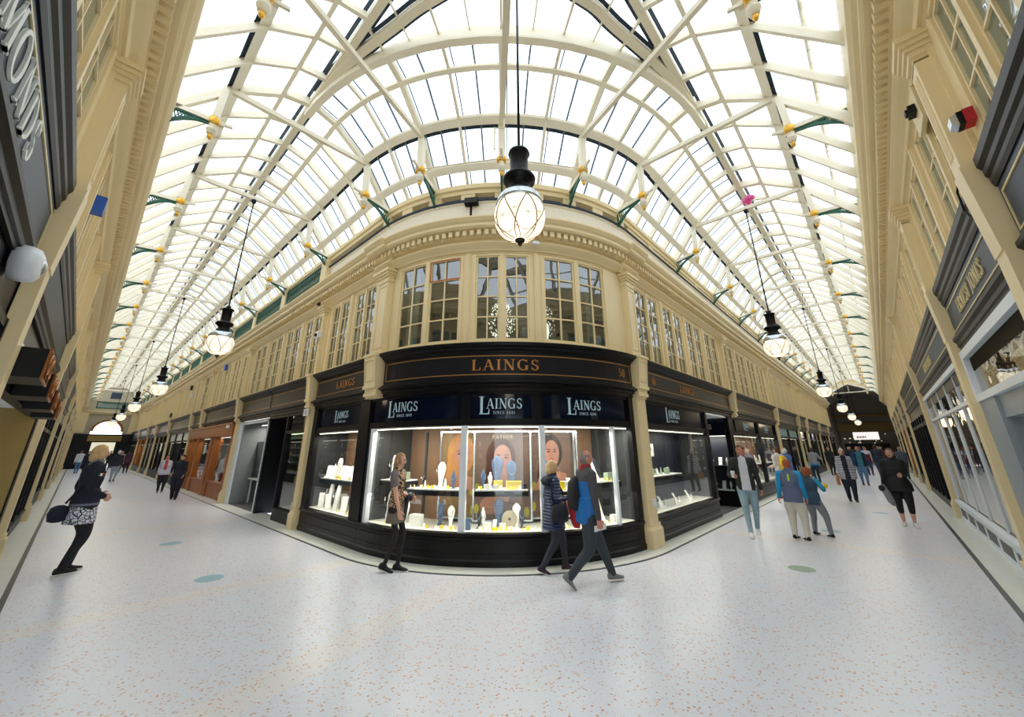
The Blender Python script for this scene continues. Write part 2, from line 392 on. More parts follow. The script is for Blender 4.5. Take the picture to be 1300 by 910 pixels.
# ============================================================ PILASTERS
def frame_panel(mb, x0, x1, y, z0, z1, w=0.018, t=0.014):
    for a, b, c, d in ((x0, x1, z0, z0+w), (x0, x1, z1-w, z1), (x0, x0+w, z0+w, z1-w), (x1-w, x1, z0+w, z1-w)): mb.box(a, b, y-t, y, c, d)
def make_pilaster(w=0.22, full=True, name='pilaster'):
    t = thing(name, 'x', 'pilaster'); h = w/2; e = .04 if w > .3 else .018
    if full:
        m = MB(); m.box(-h-e, h+e, -.17, 0, 0.012, .30); m.hexa([(-h-e, -.17, .30), (h+e, -.17, .30), (h+e, 0, .30), (-h-e, 0, .30), (-h-.01, -.135, .36), (h+.01, -.135, .36), (h+.01, 0, .36), (-h-.01, 0, .36)]); m.box(-h-.015, h+.015, -.14, 0, .36, .40)
        m.build('base', 'cream', t)
        m = MB(); m.box(-h, h, -.11, 0, .40, 2.62); frame_panel(m, -h+.035, h-.035, -.11, .5, 2.5, .012, .008); m.build('shaft', 'cream', t)
    m = MB(); m.box(-h-.01, h+.01, -.14, 0, 2.62, 2.66); m.box(-h-.03, h+.03, -.18, 0, 2.66, 2.72); m.box(-h-.01, h+.01, -.17, 0, 2.72, 2.80); m.box(-h-.03, h+.03, -.21, 0, 2.80, 2.86)
    m.hexa([(-h, -.20, 2.86), (h, -.20, 2.86), (h, 0, 2.86), (-h, 0, 2.86), (-h-.01, -.25, 3.42), (h+.01, -.25, 3.42), (h+.02, 0, 3.42), (-h-.02, 0, 3.42)])
    m.add([(-h+.03, -.206, 2.92), (h-.03, -.206, 2.92), (h-.03, -.246, 3.36), (-h+.03, -.246, 3.36), (-h+.05, -.218, 2.94), (h-.05, -.218, 2.94), (h-.05, -.257, 3.34), (-h+.05, -.257, 3.34)], [(0, 1, 5, 4), (1, 2, 6, 5), (2, 3, 7, 6), (3, 0, 4, 7)])
    m.box(-h-.03, h+.03, -.27, 0, 3.42, 3.47)
    m.build('bracket', 'cream', t)
    m = MB(); m.box(-h+.02, h-.02, -.12, 0, 3.47, 5.02); frame_panel(m, -h+.045, h-.045, -.12, 3.6, 4.94, .014, .014)
    m.build('upper_shaft', 'cream', t)
    m = MB(); m.box(-h, h, -.14, 0, 5.02, 5.06)
    for k, (o, z0, z1) in enumerate(((0.0, 5.06, 5.12), (.03, 5.12, 5.17), (.06, 5.17, 5.22), (.09, 5.22, 5.28))): m.box(-h-o, h+o, -.14-o, 0, z0, z1)
    m.build('capital', 'cream', t)
    return t
PIL = {'in_left': [10.1, 16.6, 22.6, 25.2, 32.2, 38.3, 43.2, 50.0], 'in_right': [14.3, 21.5, 27.9, 31.4, 38.3, 45.0], 'left': [0.6, 4.75, 10.9, 16.4, 22.6, 29.0, 35.0, 41.5, 48.0, 54.0], 'right': [1.2, 4.5, 8.1, 15.2, 23.7, 28.2, 33.0, 38.5, 44.5]}
pf = make_pilaster(); ph = make_pilaster(full=False)
def make_outer():
    t = thing('pilaster', 'x', 'pilaster'); h = .125
    m = MB(); m.box(-h-.05, h+.05, -.14, 0, 0.012, .34); m.box(-h-.02, h+.02, -.12, 0, .34, .40); m.build('base', 'cream', t)
    m = MB(); m.box(-h, h, -.10, 0, .40, 3.10); m.build('shaft', 'cream', t)
    m = MB(); m.hexa([(-h, -.11, 3.10), (h, -.11, 3.10), (h, 0, 3.10), (-h, 0, 3.10), (-h, -.14, 3.86), (h, -.14, 3.86), (h, 0, 3.86), (-h, 0, 3.86)]); m.build('bracket', 'cream', t)
    m = MB(); m.box(-h, h, -.13, 0, 3.86, 5.02)
    for k in (-.06, -.03, 0, .03, .06): m.box(k-.006, k+.006, -.138, -.13, 4.0, 4.9)
    m.build('upper_shaft', 'cream', t)
    m = MB()
    for k, (o, z0, z1) in enumerate(((0.0, 5.0, 5.06), (.02, 5.06, 5.12), (.04, 5.12, 5.17), (.06, 5.17, 5.22), (.08, 5.22, 5.28))): m.box(-h-o, h+o, -.13-o, 0, z0, z1)
    m.build('capital', 'cream', t); return t
po = make_outer()
used = {id(pf): False, id(ph): False, id(po): False}
def put(proto, M4, label, group=None):
    if not used[id(proto)]:
        used[id(proto)] = True; proto.matrix_world = M4; proto['label'] = label
        if group: proto['group'] = group
        return proto
    return dup(proto, M4=M4, label=label, group=group)
for i, y in enumerate(PIL['in_left']):
    put(ph if i == 2 else pf, IN.frame(sY(y)), 'cream panelled pilaster, %s along the left arcade on the corner-shop side' % ORD[i], 'pilasters along the left arcade, corner-shop side')
for i, x in enumerate(PIL['in_right']):
    put(ph if i == 0 else pf, IN.frame(sX(x)), 'cream panelled pilaster, %s along the right arcade on the corner-shop side' % ORD[i] if i else 'cream bracket pilaster hanging above the recessed jewellers entrance', 'pilasters along the right arcade, corner-shop side')
for i, y in enumerate(PIL['left']):
    put(po, LO.frame(y), 'cream pilaster on the far left wall, %s from the camera' % ORD[i], 'pilasters on the outer left wall')
for i, x in enumerate(PIL['right']):
    put(po, RO.frame(-x), 'cream pilaster on the far right wall, %s from the camera' % ORD[i], 'pilasters on the outer right wall')
pb = make_pilaster(0.38); pb.matrix_world = IN.frame(sX(7.40)); pb['label'] = 'broad cream pilaster at the right end of the rounded corner window'
pb['group'] = 'pilasters flanking the rounded corner'
pc = make_pilaster(0.42, full=False); pc.matrix_world = IN.frame(sY(7.02)); pc['label'] = 'broad cream pilaster hanging at the left end of the rounded corner'; pc['group'] = 'pilasters flanking the rounded corner'

# ============================================================ UPPER WALLS AND WINDOWS
Z0, Z1 = 3.50, 5.25
def make_window(w, style='clear', rows=4, z0=Z0, z1=Z1, cols=2):
    """pair of sashes, local frame"""
    t = bpy.data.objects.new('window', None); C.objects.link(t); h = w/2
    m = MB(); m.box(-h, -h+.03, 0, .09, z0, z1); m.box(h-.03, h, 0, .09, z0, z1); m.box(-.035, .035, -.012, .09, z0, z1)
    m.box(-h, h, 0, .09, z1-.035, z1); m.box(-h, h, -.02, .09, z0, z0+.035); m.build('window_frame', 'cream', t)
    m = MB()
    for a, b in ((-h+.035, -.035), (.035, h-.035)):
        m.box(a, a+.03, .02, .06, z0+.035, z1-.035); m.box(b-.03, b, .02, .06, z0+.035, z1-.035)
        m.box(a, b, .02, .06, z0+.035, z0+.08); m.box(a, b, .02, .06, z1-.07, z1-.035)
        for c in range(1, cols): x = a+.03+(b-a-.06)*c/cols; m.box(x-.011, x+.011, .022, .05, z0+.08, z1-.07)
        for r in range(1, rows): z = z0+.08+(z1-z0-.15)*r/rows; m.box(a+.03, b-.03, .023, .05, z-.011, z+.011)
    m.build('glazing_bars', 'cream', t)
    m = MB(); m.add([(-h+.04, .04, z0+.05), (h-.04, .04, z0+.05), (h-.04, .04, z1-.05), (-h+.04, .04, z1-.05)], [(0, 1, 2, 3)])
    m.build('pane', 'window_glass' if style == 'clear' else 'old_glass', t)
    return t
openings = {IN: [], LO: [], RO: []}
def bay_pairs(path, a, b, pitch=1.55, gap=0.3, first_n=None):
    n = first_n or max(1, round((b-a)/pitch)); st = (b-a)/n
    for i in range(n): openings[path].append((a+st*i+gap/2, a+st*(i+1)-gap/2))
PO = 0.14
yl = [7.25]+PIL['in_left']+[L_END]
for a, b in zip(yl, yl[1:]): bay_pairs(IN, sY(b-PO), sY(a+PO))
xr = [7.67]+PIL['in_right']+[R_END]
for i, (a, b) in enumerate(zip(xr, xr[1:])): bay_pairs(IN, sX(a+(PO if i else 0.05)), sX(b-PO), 1.62)
for a, b in zip([-0.9]+PIL['left'], PIL['left']+[L_END]): bay_pairs(LO, a+.16, b-.16, 1.55)
for a, b in zip([-0.4]+PIL['right'], PIL['right']+[R_END]): bay_pairs(RO, -(b-.16), -(a+.16), 1.55)
corner = [(sA(186.2), sA(210.9)), (sA(214.1), sA(231.9)), (sA(235.0), sA(259.4))]
openings[IN] += corner
def upper_wall(path, a, b, name):
    m = MB(); ops = sorted(openings[path]); zb = 0 if path is IN else .40
    z34 = 3.445 if path is IN else 3.86
    path.sweep(m, a, b, [(-.12, z34), (.03, z34), (.03, 3.46+zb), (.05, 3.475+zb), (.05, 3.495+zb), (0, Z0+zb), (-.12, Z0+zb)])
    path.sweep(m, a, b, [(-.12, Z1), (0, Z1), (0, 5.255), (.02, 5.265), (.02, 5.29), (-.12, 5.29)])
    cur = a
    for o0, o1 in ops+[(b, b)]:
        if o0-cur > 0.02:
            path.box(m, cur, o0, -.12, 0, Z0+zb, Z1)
            wd = o0-cur
            if 0.15 < wd < 0.7: path.box(m, cur+wd*.25, o0-wd*.25, 0, .035, Z0+zb, Z1)
            if 0.15 < wd < 0.7: path.box(m, cur+wd*.38, o0-wd*.38, .035, .05, Z0+zb, Z1)
        cur = o1
    tag(m.build(name, 'cream'), kind='structure')
upper_wall(IN, sY(L_END), sX(R_END), 'wall_inner'); upper_wall(LO, -0.9, L_END, 'wall_left'); upper_wall(RO, -R_END, 0.4, 'wall_right')
protos = {}; wn = 0
for path in (IN, LO, RO):
    for o0, o1 in sorted(openings[path], key=lambda q: Vector(path.xy((q[0]+q[1])/2)).length):
        iscorner = (o0, o1) in corner; w = round(o1-o0, 2); wn += 1
        if iscorner:   # two flat sashes following the curve
            a0, a1 = o0, o1; mid = (a0+a1)/2; half = (a1-a0)/2
            t = bpy.data.objects.new('window_%d' % wn, None); C.objects.link(t); t['kind'] = 'structure'
            mf, mg, mp = MB(), MB(), MB()
            P = lambda s, d, z: path.p(s, d, z)
            for e0, e1 in ((a0, a0+.05), (mid-.045, mid+.045), (a1-.05, a1)): path.box(mf, e0, e1, -.09, .012, Z0, Z1)
            path.box(mf, a0, a1, -.09, .0, Z1-.035, Z1); path.box(mf, a0, a1, -.09, .015, Z0, Z0+.035)
            for q0, q1 in ((a0+.05, mid-.045), (mid+.045, a1-.05)):
                for e0, e1 in ((q0, q0+.035), (q1-.035, q1)): path.box(mg, e0, e1, -.06, -.02, Z0+.035, Z1-.035)
                path.box(mg, q0, q1, -.06, -.02, Z0+.035, Z0+.07); path.box(mg, q0, q1, -.06, -.02, Z1-.06, Z1-.035)
                xm = (q0+q1)/2; path.box(mg, xm-.013, xm+.013, -.05, -.022, Z0+.08, Z1-.07)
                for r in (1, 2, 3): z = Z0+.08+(Z1-Z0-.15)*r/4; path.box(mg, q0, q1, -.05, -.022, z-.012, z+.012)
                mp.add([P(q0, -.04, Z0+.04), P(q1, -.04, Z0+.04), P(q1, -.04, Z1-.04), P(q0, -.04, Z1-.04)], [(0, 1, 2, 3)])
            mf.build('window_frame', 'cream', t); mg.build('glazing_bars', 'cream', t); mp.build('pane', 'window_glass', t)
            if a0 < sA(190):
                me_ = MB(); q0, q1 = mid+.045, a1-.05
                for e0, e1, z0_, z1_ in ((q0, q1, Z1-.05, Z1-.03), (q0, q1, Z1-.47, Z1-.45), (q0, q0+.02, Z1-.47, Z1-.03), (q1-.02, q1, Z1-.47, Z1-.03)): path.box(me_, e0, e1, -.03, -.008, z0_, z1_)
                me_.build('timber_edge', 'bare_timber', t)
            continue
        key = (w, 'clear' if path is IN else 'old')
        if key not in protos:
            t = make_window(w, key[1], rows=4 if path is IN else 3, z0=Z0 if path is IN else Z0+.4); protos[key] = t; t.matrix_world = path.frame((o0+o1)/2)
        else: t = dup(protos[key], M4=path.frame((o0+o1)/2))
        t.name = 'window_%d' % wn; t['kind'] = 'structure'
# rooms behind the upper windows
m = MB()
IN.box(m, sY(L_END), sX(R_END), -1.6, -1.5, 3.3, 5.4); IN.sweep(m, sY(L_END), sX(R_END), [(-1.6, 5.25), (-.12, 5.25), (-.12, 5.3), (-1.6, 5.3)]); IN.sweep(m, sY(L_END), sX(R_END), [(-1.6, 3.36), (-.12, 3.36), (-.12, 3.4), (-1.6, 3.4)])
tag(m.build('wall_rooms_inner', 'room_grey'), kind='structure')
for path, a, b, nm in ((LO, -.9, L_END, 'left'), (RO, -R_END, .4, 'right')):
    m = MB(); path.box(m, a, b, -.5, -.4, 3.36, 5.3); path.box(m, a, b, -.4, -.12, 3.3, 3.36); path.box(m, a, b, -.4, -.12, 5.2, 5.3); tag(m.build('wall_rooms_'+nm, 'blind'), kind='structure')
def curtain(s, w, lab, z0=3.42, z1=5.24, d=-.2):
    m = MB(); n = 14; vs = []
    for i in range(n+1):
        ss = s+w*i/n; dd = d-.03*math.sin(i*2.1); vs += [IN.p(ss, dd, z0), IN.p(ss, dd, z1)]
    m.add(vs, [(2*i, 2*i+1, 2*i+3, 2*i+2) for i in range(n)])
    tag(m.build('curtain', 'curtain'), lab, 'curtain')
curtain(sA(187.5), .34, 'pale curtain hanging at the left edge of the rounded corner upstairs windows')
curtain(sA(253), .16, 'pale curtain in the rightmost upstairs sash of the rounded corner')
# chandeliers of glass drops behind the corner windows
for k, (ang, lab) in enumerate(((222.5, 'glittering glass drop chandelier behind the middle upstairs corner window'), (239.5, 'glittering glass drop chandelier behind the right upstairs corner window'))):
    x, y = IN.xy(sA(ang), -.75); t = thing('chandelier', lab, 'chandelier', (x, y, 0), group='chandeliers in the upstairs corner room')
    m = MB(); m.lathe([(.02, 5.25), (.02, 4.55), (.16, 4.5), (.16, 4.47), (.01, 4.44)], n=12); m.build('stem', 'silver', t)
    m = MB(); rr = random.Random(k)
    for i in range(230):
        a = rr.uniform(0, 2*PI); z = rr.uniform(3.75, 4.5); r = .30*math.sin(PI*(z-3.6)/1.05)*rr.uniform(.5, 1)
        m.add([(r*math.cos(a)-.012, r*math.sin(a), z), (r*math.cos(a), r*math.sin(a)+.012, z+.02), (r*math.cos(a)+.012, r*math.sin(a), z), (r*math.cos(a), r*math.sin(a), z-.02)], [(0, 1, 2, 3)])
    m.build('glass_drops', 'led', t)['kind'] = 'stuff'
    m = MB(); m.ball((0, 0, 4.3), .06); m.build('bulb', 'led', t)
for ang, lab in ((230.3, 'white pot on the sill in the middle upstairs corner window'), (236.8, 'bright white lamp on the sill in the right upstairs corner window'), (257.4, 'small white candle on the sill at the right upstairs corner window')):
    x, y = IN.xy(sA(ang), -.2); m = MB(); m.smooth = True; hh = .3 if 'lamp' in lab else .2
    m.lathe([(.05, 0), (.07, hh*.3), (.075, hh*.7), (.055, hh), (.02, hh+.01)], (0, 0, 0), 16); tag(m.build('sill_lamp' if 'lamp' in lab else ('candle' if 'candle' in lab else 'pot'), 'led' if 'lamp' in lab else 'white_paint', None, (x, y, 3.62 if 'lamp' in lab else 3.62)), lab, 'lamp' if 'lamp' in lab else ('candle' if 'candle' in lab else 'pot'))

# ============================================================ ENTABLATURE
PR = [(-.12, 5.29), (.05, 5.29), (.07, 5.32), (.13, 5.37), (.17, 5.41), (.17, 5.43), (.13, 5.44), (.13, 5.50), (.18, 5.51), (.18, 5.63), (.33, 5.64), (.36, 5.67), (.36, 5.72), (.40, 5.75), (.44, 5.80), (.44, 5.83), (.25, 5.87), (-.12, 5.87)]
def entab(path, a, b, side, prof):
    m = MB(); path.sweep(m, a, b, prof); tag(m.build('trim_cornice_'+side, 'cream'), kind='structure')
    m = MB(); n = int((b-a)/.130)
    for i in range(n):
        s = a+(i+.5)*(b-a)/n; s0, s1 = s-.036, s+.036
        m.hexa([path.p(s0, .18, 5.52), path.p(s1, .18, 5.52), path.p(s1, .28, 5.52), path.p(s0, .28, 5.52), path.p(s0, .18, 5.625), path.p(s1, .18, 5.625), path.p(s1, .28, 5.625), path.p(s0, .28, 5.625)])
    tag(m.build('trim_dentils_'+side, 'cream'), kind='structure')
entab(IN, sY(L_END), sX(R_END), 'inner', PR)
PRO = PR[:16]+[(.38, 5.86), (.34, 5.90), (.34, 6.0), (.40, 6.04), (.42, 6.12), (.40, 6.16), (.40, 6.34), (.43, 6.38), (.43, 6.62), (-.12, 6.62)]
entab(LO, -.9, L_END, 'left', PRO); 
PRR = [(min(d, .38) if z > 5.85 else d, z) for d, z in PRO]
entab(RO, -R_END, .4, 'right', PRR)
m = MB(); IN.sweep(m, sY(L_END), sX(R_END), [(-.12, 5.87), (.25, 5.87), (.25, 6.20), (.28, 6.22), (.28, 6.25), (-.12, 6.25)]); tag(m.build('trim_parapet', 'parapet'), kind='structure')
# breaks in the cornice over the two corner pilasters
for s in (sY(7.02), sX(7.40)):
    m = MB(); IN.sweep(m, s-.33, s+.33, [(d+(.06 if d > 0 else 0), z) for d, z in PR[:17]]); tag(m.build('trim_cornice_break', 'cream'), kind='structure')
# gutter line and eaves beam of the inner block, with slots between posts round the corner, green lattice further along
m = MB(); IN.sweep(m, sY(L_END), sX(R_END), [(.26, 6.25), (.31, 6.25), (.31, 6.285), (.26, 6.285)]); tag(m.build('trim_gutter', 'dark_gap'), kind='structure')
m = MB(); IN.sweep(m, sY(L_END), sX(R_END), [(.16, 6.42), (.30, 6.42), (.30, 6.50), (.34, 6.52), (.34, 6.62), (.16, 6.62)]); tag(m.build('trim_eaves_beam', 'cream'), kind='structure')
m = MB(); IN.box(m, sY(L_END), sX(R_END), .02, .05, 6.25, 6.6); tag(m.build('trim_slot_back', 'dark_gap'), kind='structure')
m = MB(); n = 0
for s in [sA(a) for a in (182, 192, 202.5, 213, 223, 233, 243.5, 254, 265)]+[sX(x) for x in [8.5+1.64*k for k in range(25)]]:
    IN.box(m, s-.13, s+.13, .16, .29, 6.28, 6.43)
IN.box(m, sX(7.3), sX(R_END), .2, .27, 6.28, 6.43)
tag(m.build('trim_slot_posts', 'cream'), kind='structure')
def lattice(path, s0, s1, z0, z1, d, label, group):
    t = thing('lattice_panel', label, 'lattice', group=group)
    m = MB()
    for a, b, c, e in ((s0, s1, z1-.03, z1), (s0, s1, z0, z0+.02), (s0, s0+.03, z0, z1), (s1-.03, s1, z0, z1)): path.box(m, a, b, d-.03, d+.02, c, e)
    m.build('frame', 'green', t)
    m = MB(); n = int((s1-s0)/.11)
    for i in range(-2, n+1):
        for sg in (1, -1):
            a = s0+i*.11+(0 if sg > 0 else .22); b = a+sg*.22
            if min(a, b) < s0 or max(a, b) > s1: continue
            m.beam(path.p(a, d, z0), path.p(b, d, z1), .012, .012, upv=(0, 0, 1) if abs(z1-z0) < 1e-6 else (0.3, 0.2, 0))
    m.build('lattice', 'green', t)
    return t
yy = 9.9; k = 0
while yy < L_END-3:
    s0, s1 = sY(yy+3.0-.18), sY(yy+.18)
    lattice(IN, s0, s1, 6.0, 6.42, .33, 'green iron lattice panel above the left arcade cornice, %s from the corner' % ORD[k], 'green lattice panels above the cornice')
    mm = MB(); IN.box(mm, sY(yy+.17), sY(yy-.17), .26, .37, 5.88, 6.5); tag(mm.build('trim_lattice_post', 'cream'), kind='structure')
    yy += 3.06; k += 1
# ============================================================ ROOF
CL, CRY, RR = 1.62, 1.32, 5.68
NODE = [(0, 8.15), (.48, 8.03), (1.15, 7.55), (1.83, 6.64), (2.0, 6.42), (2.2, 6.2)]
def zr(u):
    u = abs(u)
    for (a, za), (b, zb) in zip(NODE, NODE[1:]):
        if u <= b: return za+(zb-za)*(u-a)/(b-a)
    return NODE[-1][1]
def PL(u, y): return Vector((CL+u, y, zr(u)))          # left arcade, u>0 towards the inner block
def PRt(u, x): return Vector((x, CRY+u, zr(u)))
def PG(u, ang): r = RR-u; return Vector((CX+r*math.cos(ang), CYY+r*math.sin(ang), zr(u)))
ceil = bpy.data.objects.new('ceiling', None); C.objects.link(ceil); ceil['kind'] = 'structure'
UO_L, UO_R, UI = 1.95, 2.12, 1.85
dz = Vector((0, 0, .045))
# glass
m = MB()
def quad_strip(f, us, ts):
    for u0, u1 in zip(us, us[1:]):
        for t0, t1 in zip(ts, ts[1:]): m.add([f(u0, t0)+dz, f(u1, t0)+dz, f(u1, t1)+dz, f(u0, t1)+dz], [(0, 1, 2, 3)])
quad_strip(PL, [-UO_L, -1.15, -.48, 0], [CRY, 7, 20, 40, L_END+.1]); quad_strip(PL, [0, .48, 1.15, UI], [7, 20, 40, L_END+.1])
quad_strip(PRt, [-UO_R, -1.15, -.48, 0], [CL, 7.3, 20, 40, R_END+.1]); quad_strip(PRt, [0, .48, 1.15, UI], [7.3, 20, 40, R_END+.1])
angs = [PI+PI/2*i/18 for i in range(19)]
quad_strip(PG, [0, .48, 1.15, UI], angs)
# hip beyond the ridges over the outer corner, and the flat lights between the two straight ridges and the curved one
for u0, u1 in ((0, .48), (.48, 1.15), (1.15, 1.95)):
    m.add([(CL-u0, CRY, zr(u0)+.045), (CL-u1, CRY, zr(u1)+.045), (CL-u1, CRY-u1, zr(u1)+.045), (CL-u0, CRY-u0, zr(u0)+.045)], [(0, 1, 2, 3)])
    m.add([(CL, CRY-u0, zr(u0)+.045), (CL, CRY-u1, zr(u1)+.045), (CL-u1, CRY-u1, zr(u1)+.045), (CL-u0, CRY-u0, zr(u0)+.045)], [(0, 1, 2, 3)])
fl = [Vector((CX+RR*math.cos(a), CYY+RR*math.sin(a), 8.2)) for a in angs]
m.add([(CL, CRY, 8.2)]+fl[::-1], [tuple(range(len(fl)+1))])
m.build('glass_panes', 'roof_glass', ceil)
# rafters: nearest hundred as parts, the rest one mass
raf = []
def chain(f, t, us, w=.055, h=.10, upv=(0, 0, 1)):
    mb = MB()
    for a, b in zip(us, us[1:]): mb.beam(f(a, t), f(b, t), w, h)
    return mb
def side_line(mb, f, t, us, off):
    for a, b in zip(us, us[1:]): mb.beam(f(a, t+off)+Vector((0, 0, .04)), f(b, t+off)+Vector((0, 0, .04)), .026, .02)
jobs = []
for k in range(-7, 68):
    y = 6.8+.765*k
    if y < -.5 or y > L_END: continue
    main = k % 4 == 0
    u_in = UI if y > 7.0 else 0.0
    u0 = 0.0 if y >= CRY else CRY-y
    us = [u for u in (-UO_L, -1.15, -.48) if -u > u0+.02]+[-u0]+([.48, 1.15, UI] if u_in else [])
    if len(us) > 1: jobs.append((abs(y-2), PL, y, us, .11 if main else .065, .15 if main else .12))
for k in range(-7, 54):
    x = 6.85+.82*k
    if x < -.5 or x > R_END: continue
    main = k % 4 == 0
    u0 = 0.0 if x >= CL else CL-x
    us = [u for u in (-UO_R, -1.15, -.48) if -u > u0+.02]+[-u0]+([.48, 1.15, UI] if x > 7.3 else [])
    if len(us) > 1: jobs.append((abs(x-2), PRt, x, us, .11 if main else .065, .15 if main else .12))
ring_angs = []
for k in range(18):
    a = math.radians(182.0+5.15*k)
    if a > math.radians(269): break
    ring_angs.append(a); main = k % 4 == 0; bar = k % 2 == 1
    if not bar: jobs.append((0, PG, a, [0, .48, 1.15, UI], .10 if main else .05, .11 if main else .07))
jobs.sort(key=lambda j: j[0])
rest = MB()
for i, (dist, f, t, us, w, h) in enumerate(jobs):
    mb = chain(f, t, us, w, h)
    if i < 96: mb.build('rafter', 'cream_roof', ceil)
    else: rest.add(mb.v, mb.f)
o = rest.build('rafters_beyond', 'cream_roof', ceil); o['kind'] = 'stuff'
# thin grey glazing bars between and beside rafters
gb = MB()
for dist, f, t, us, w, h in jobs:
    if f is PG: continue
    side_line(gb, f, t, [max(u, -9) for u in us], (w/2+.02))
    inn = [u for u in us if u >= 0]
    if len(inn) > 1: side_line(gb, f, t, inn, .38)
for k, a in enumerate(ring_angs):
    us = [0, .48, 1.15, UI]
    if k % 2 == 1:
        for q, r in zip(us, us[1:]): gb.beam(PG(q, a)+dz, PG(r, a)+dz, .03, .03)
    else:
        for q, r in zip(us, us[1:]): gb.beam(PG(q, a+.018)+dz, PG(r, a+.018)+dz, .02, .02)
o = gb.build('glazing_bars', 'glaze_bar', ceil)
# radial bars of the flat lights over the corner
mb = MB()
for k, a in enumerate(ring_angs):
    p = Vector((CX+RR*math.cos(a), CYY+RR*math.sin(a), 8.16)); d = Vector((math.cos(a), math.sin(a), 0))
    t = min((CL-p.x)/d.x if d.x < -1e-6 else 99, (CRY-p.y)/d.y if d.y < -1e-6 else 99)
    if t > .12: mb.beam(p-d*.05, p+d*t, .035 if k % 2 == 0 else .02, .08)
mb.build('corner_glazing_bars', 'cream_roof', ceil)
# purlins and ridges
def purlin(name, f, u, t0, t1, w, h, dzz, m_, step=None, z_off=0.0):
    mb = MB(); n = step or 1
    pts = [f(u, t0+(t1-t0)*i/n)+Vector((0, 0, z_off)) for i in range(n+1)]
    # constant cross-section ribbon
    rings = []
    for i in range(n+1):
        uu = Vector((0, 0, 1)); q0 = f(u-w/2, t0+(t1-t0)*i/n); q1 = f(u+w/2, t0+(t1-t0)*i/n)
        q0 = Vector((q0.x, q0.y, pts[i].z)); q1 = Vector((q1.x, q1.y, pts[i].z))
        sl = (f(u+.05, t0).z-f(u-.05, t0).z)/.1*w/2
        q0.z -= sl; q1.z += sl
        rings.append([q0-uu*h/2, q1-uu*h/2, q1+uu*h/2, q0+uu*h/2])
    mb.rings(rings); return mb.build(name, m_, ceil)
for u, w, dark in ((-1.15, .13, -1), (1.15, .12, 1)):
    purlin('purlin', PL, u, (CRY-1.15 if u < 0 else 7.0), L_END, w, .07, 0, 'cream_roof', 1, -.02)
    purlin('purlin', PRt, u, (CL-1.15 if u < 0 else 7.3), R_END, w, .07, 0, 'cream_roof', 1, -.02)
    purlin('purlin_gap', PL, u+dark*.09, (CRY-1.0 if u < 0 else 7.0), L_END, .07, .012, 0, 'dark_gap', 1, .05)
    purlin('purlin_gap', PRt, u+dark*.09, (CL-1.0 if u < 0 else 7.3), R_END, .07, .012, 0, 'dark_gap', 1, .05)
purlin('purlin', PG, 1.15, angs[0], angs[-1], .10, .06, 0, 'cream_roof', 24, -.02); purlin('purlin_gap', PG, 1.24, angs[0], angs[-1], .06, .012, 0, 'dark_gap', 24, .05)
for u in (-.5, .48):
    purlin('light_purlin', PL, u, (CRY-.4 if u < 0 else 7.0), L_END, .07, .07, 0, 'cream_roof', 1, -.06)
    purlin('light_purlin', PRt, u, (CL-.4 if u < 0 else 7.3), R_END, .07, .07, 0, 'cream_roof', 1, -.06)
purlin('light_purlin', PG, .48, angs[0], angs[-1], .07, .05, 0, 'cream_roof', 24, -.05)
for f, t0, t1 in ((PL, CRY, L_END), (PRt, CL, R_END)):
    for u, w, h, m_, zo in ((0, .12, .12, 'cream_roof', 0), (-.1, .06, .012, 'dark_gap', .06), (.1, .06, .012, 'dark_gap', .06)):
        mb = MB(); a = f(0, t0); b = f(0, t1); off = Vector((u, 0, zo)) if f is PL else Vector((0, u, zo)); mb.beam(a+off, b+off, w, h); mb.build('ridge_beam' if u == 0 else 'ridge_gap', m_, ceil)
# deep curved beam under the rim of the flat lights
mb = MB(); mb.rings([[(CX+r*math.cos(a), CYY+r*math.sin(a), z) for r, z in ((RR-.05, 7.98), (RR+.05, 7.98), (RR+.05, 8.2), (RR-.05, 8.2))] for a in angs]); mb.build('curved_beam', 'cream_roof', ceil)
mb = MB(); mb.rings([[(CX+r*math.cos(a), CYY+r*math.sin(a), z) for r, z in ((RR-.075, 7.96), (RR+.05, 7.96), (RR+.05, 7.99), (RR-.075, 7.99))] for a in angs]); mb.build('curved_beam_lip', 'cream_roof', ceil)
K2 = [Vector(q) for q in ((1.62, 6.5), (1.70, 5.5), (1.93, 4.33), (2.11, 3.55), (2.58, 2.40), (3.69, 1.86), (4.35, 1.72), (5.6, 1.45), (6.6, 1.34))]
P2 = []
for i in range(len(K2)-1):
    p0, p1, p2, p3 = [K2[max(0, min(len(K2)-1, i+k))] for k in (-1, 0, 1, 2)]
    for t in (0, .2, .4, .6, .8): P2.append(.5*((2*p1)+(-p0+p2)*t+(2*p0-5*p1+4*p2-p3)*t*t+(-p0+3*p1-3*p2+p3)*t**3))
P2.append(K2[-1])
for off, w, h, m_, z in ((0, .13, .1, 'cream_roof', 8.12), (-.10, .06, .012, 'dark_gap', 8.17), (.11, .06, .012, 'dark_gap', 8.17)):
    mb = MB(); rg_ = []
    for i, p in enumerate(P2):
        d = (P2[min(i+1, len(P2)-1)]-P2[max(i-1, 0)]).normalized(); nn = Vector((-d.y, d.x)); q0 = p+nn*(off-w/2); q1 = p+nn*(off+w/2)
        rg_.append([(q0.x, q0.y, z-h/2), (q1.x, q1.y, z-h/2), (q1.x, q1.y, z+h/2), (q0.x, q0.y, z+h/2)])
    mb.rings(rg_); mb.build('inner_curved_ridge' if m_ != 'dark_gap' else 'ridge_gap', m_, ceil)
purlin('eaves_purlin', PG, 1.60, angs[0], angs[-1], .08, .06, 0, 'cream_roof', 24, -.08); purlin('eaves_purlin', PL, 1.60, 7.0, L_END, .08, .06, 0, 'cream_roof', 1, -.08); purlin('eaves_purlin', PRt, 1.60, 7.3, R_END, .08, .06, 0, 'cream_roof', 1, -.08)
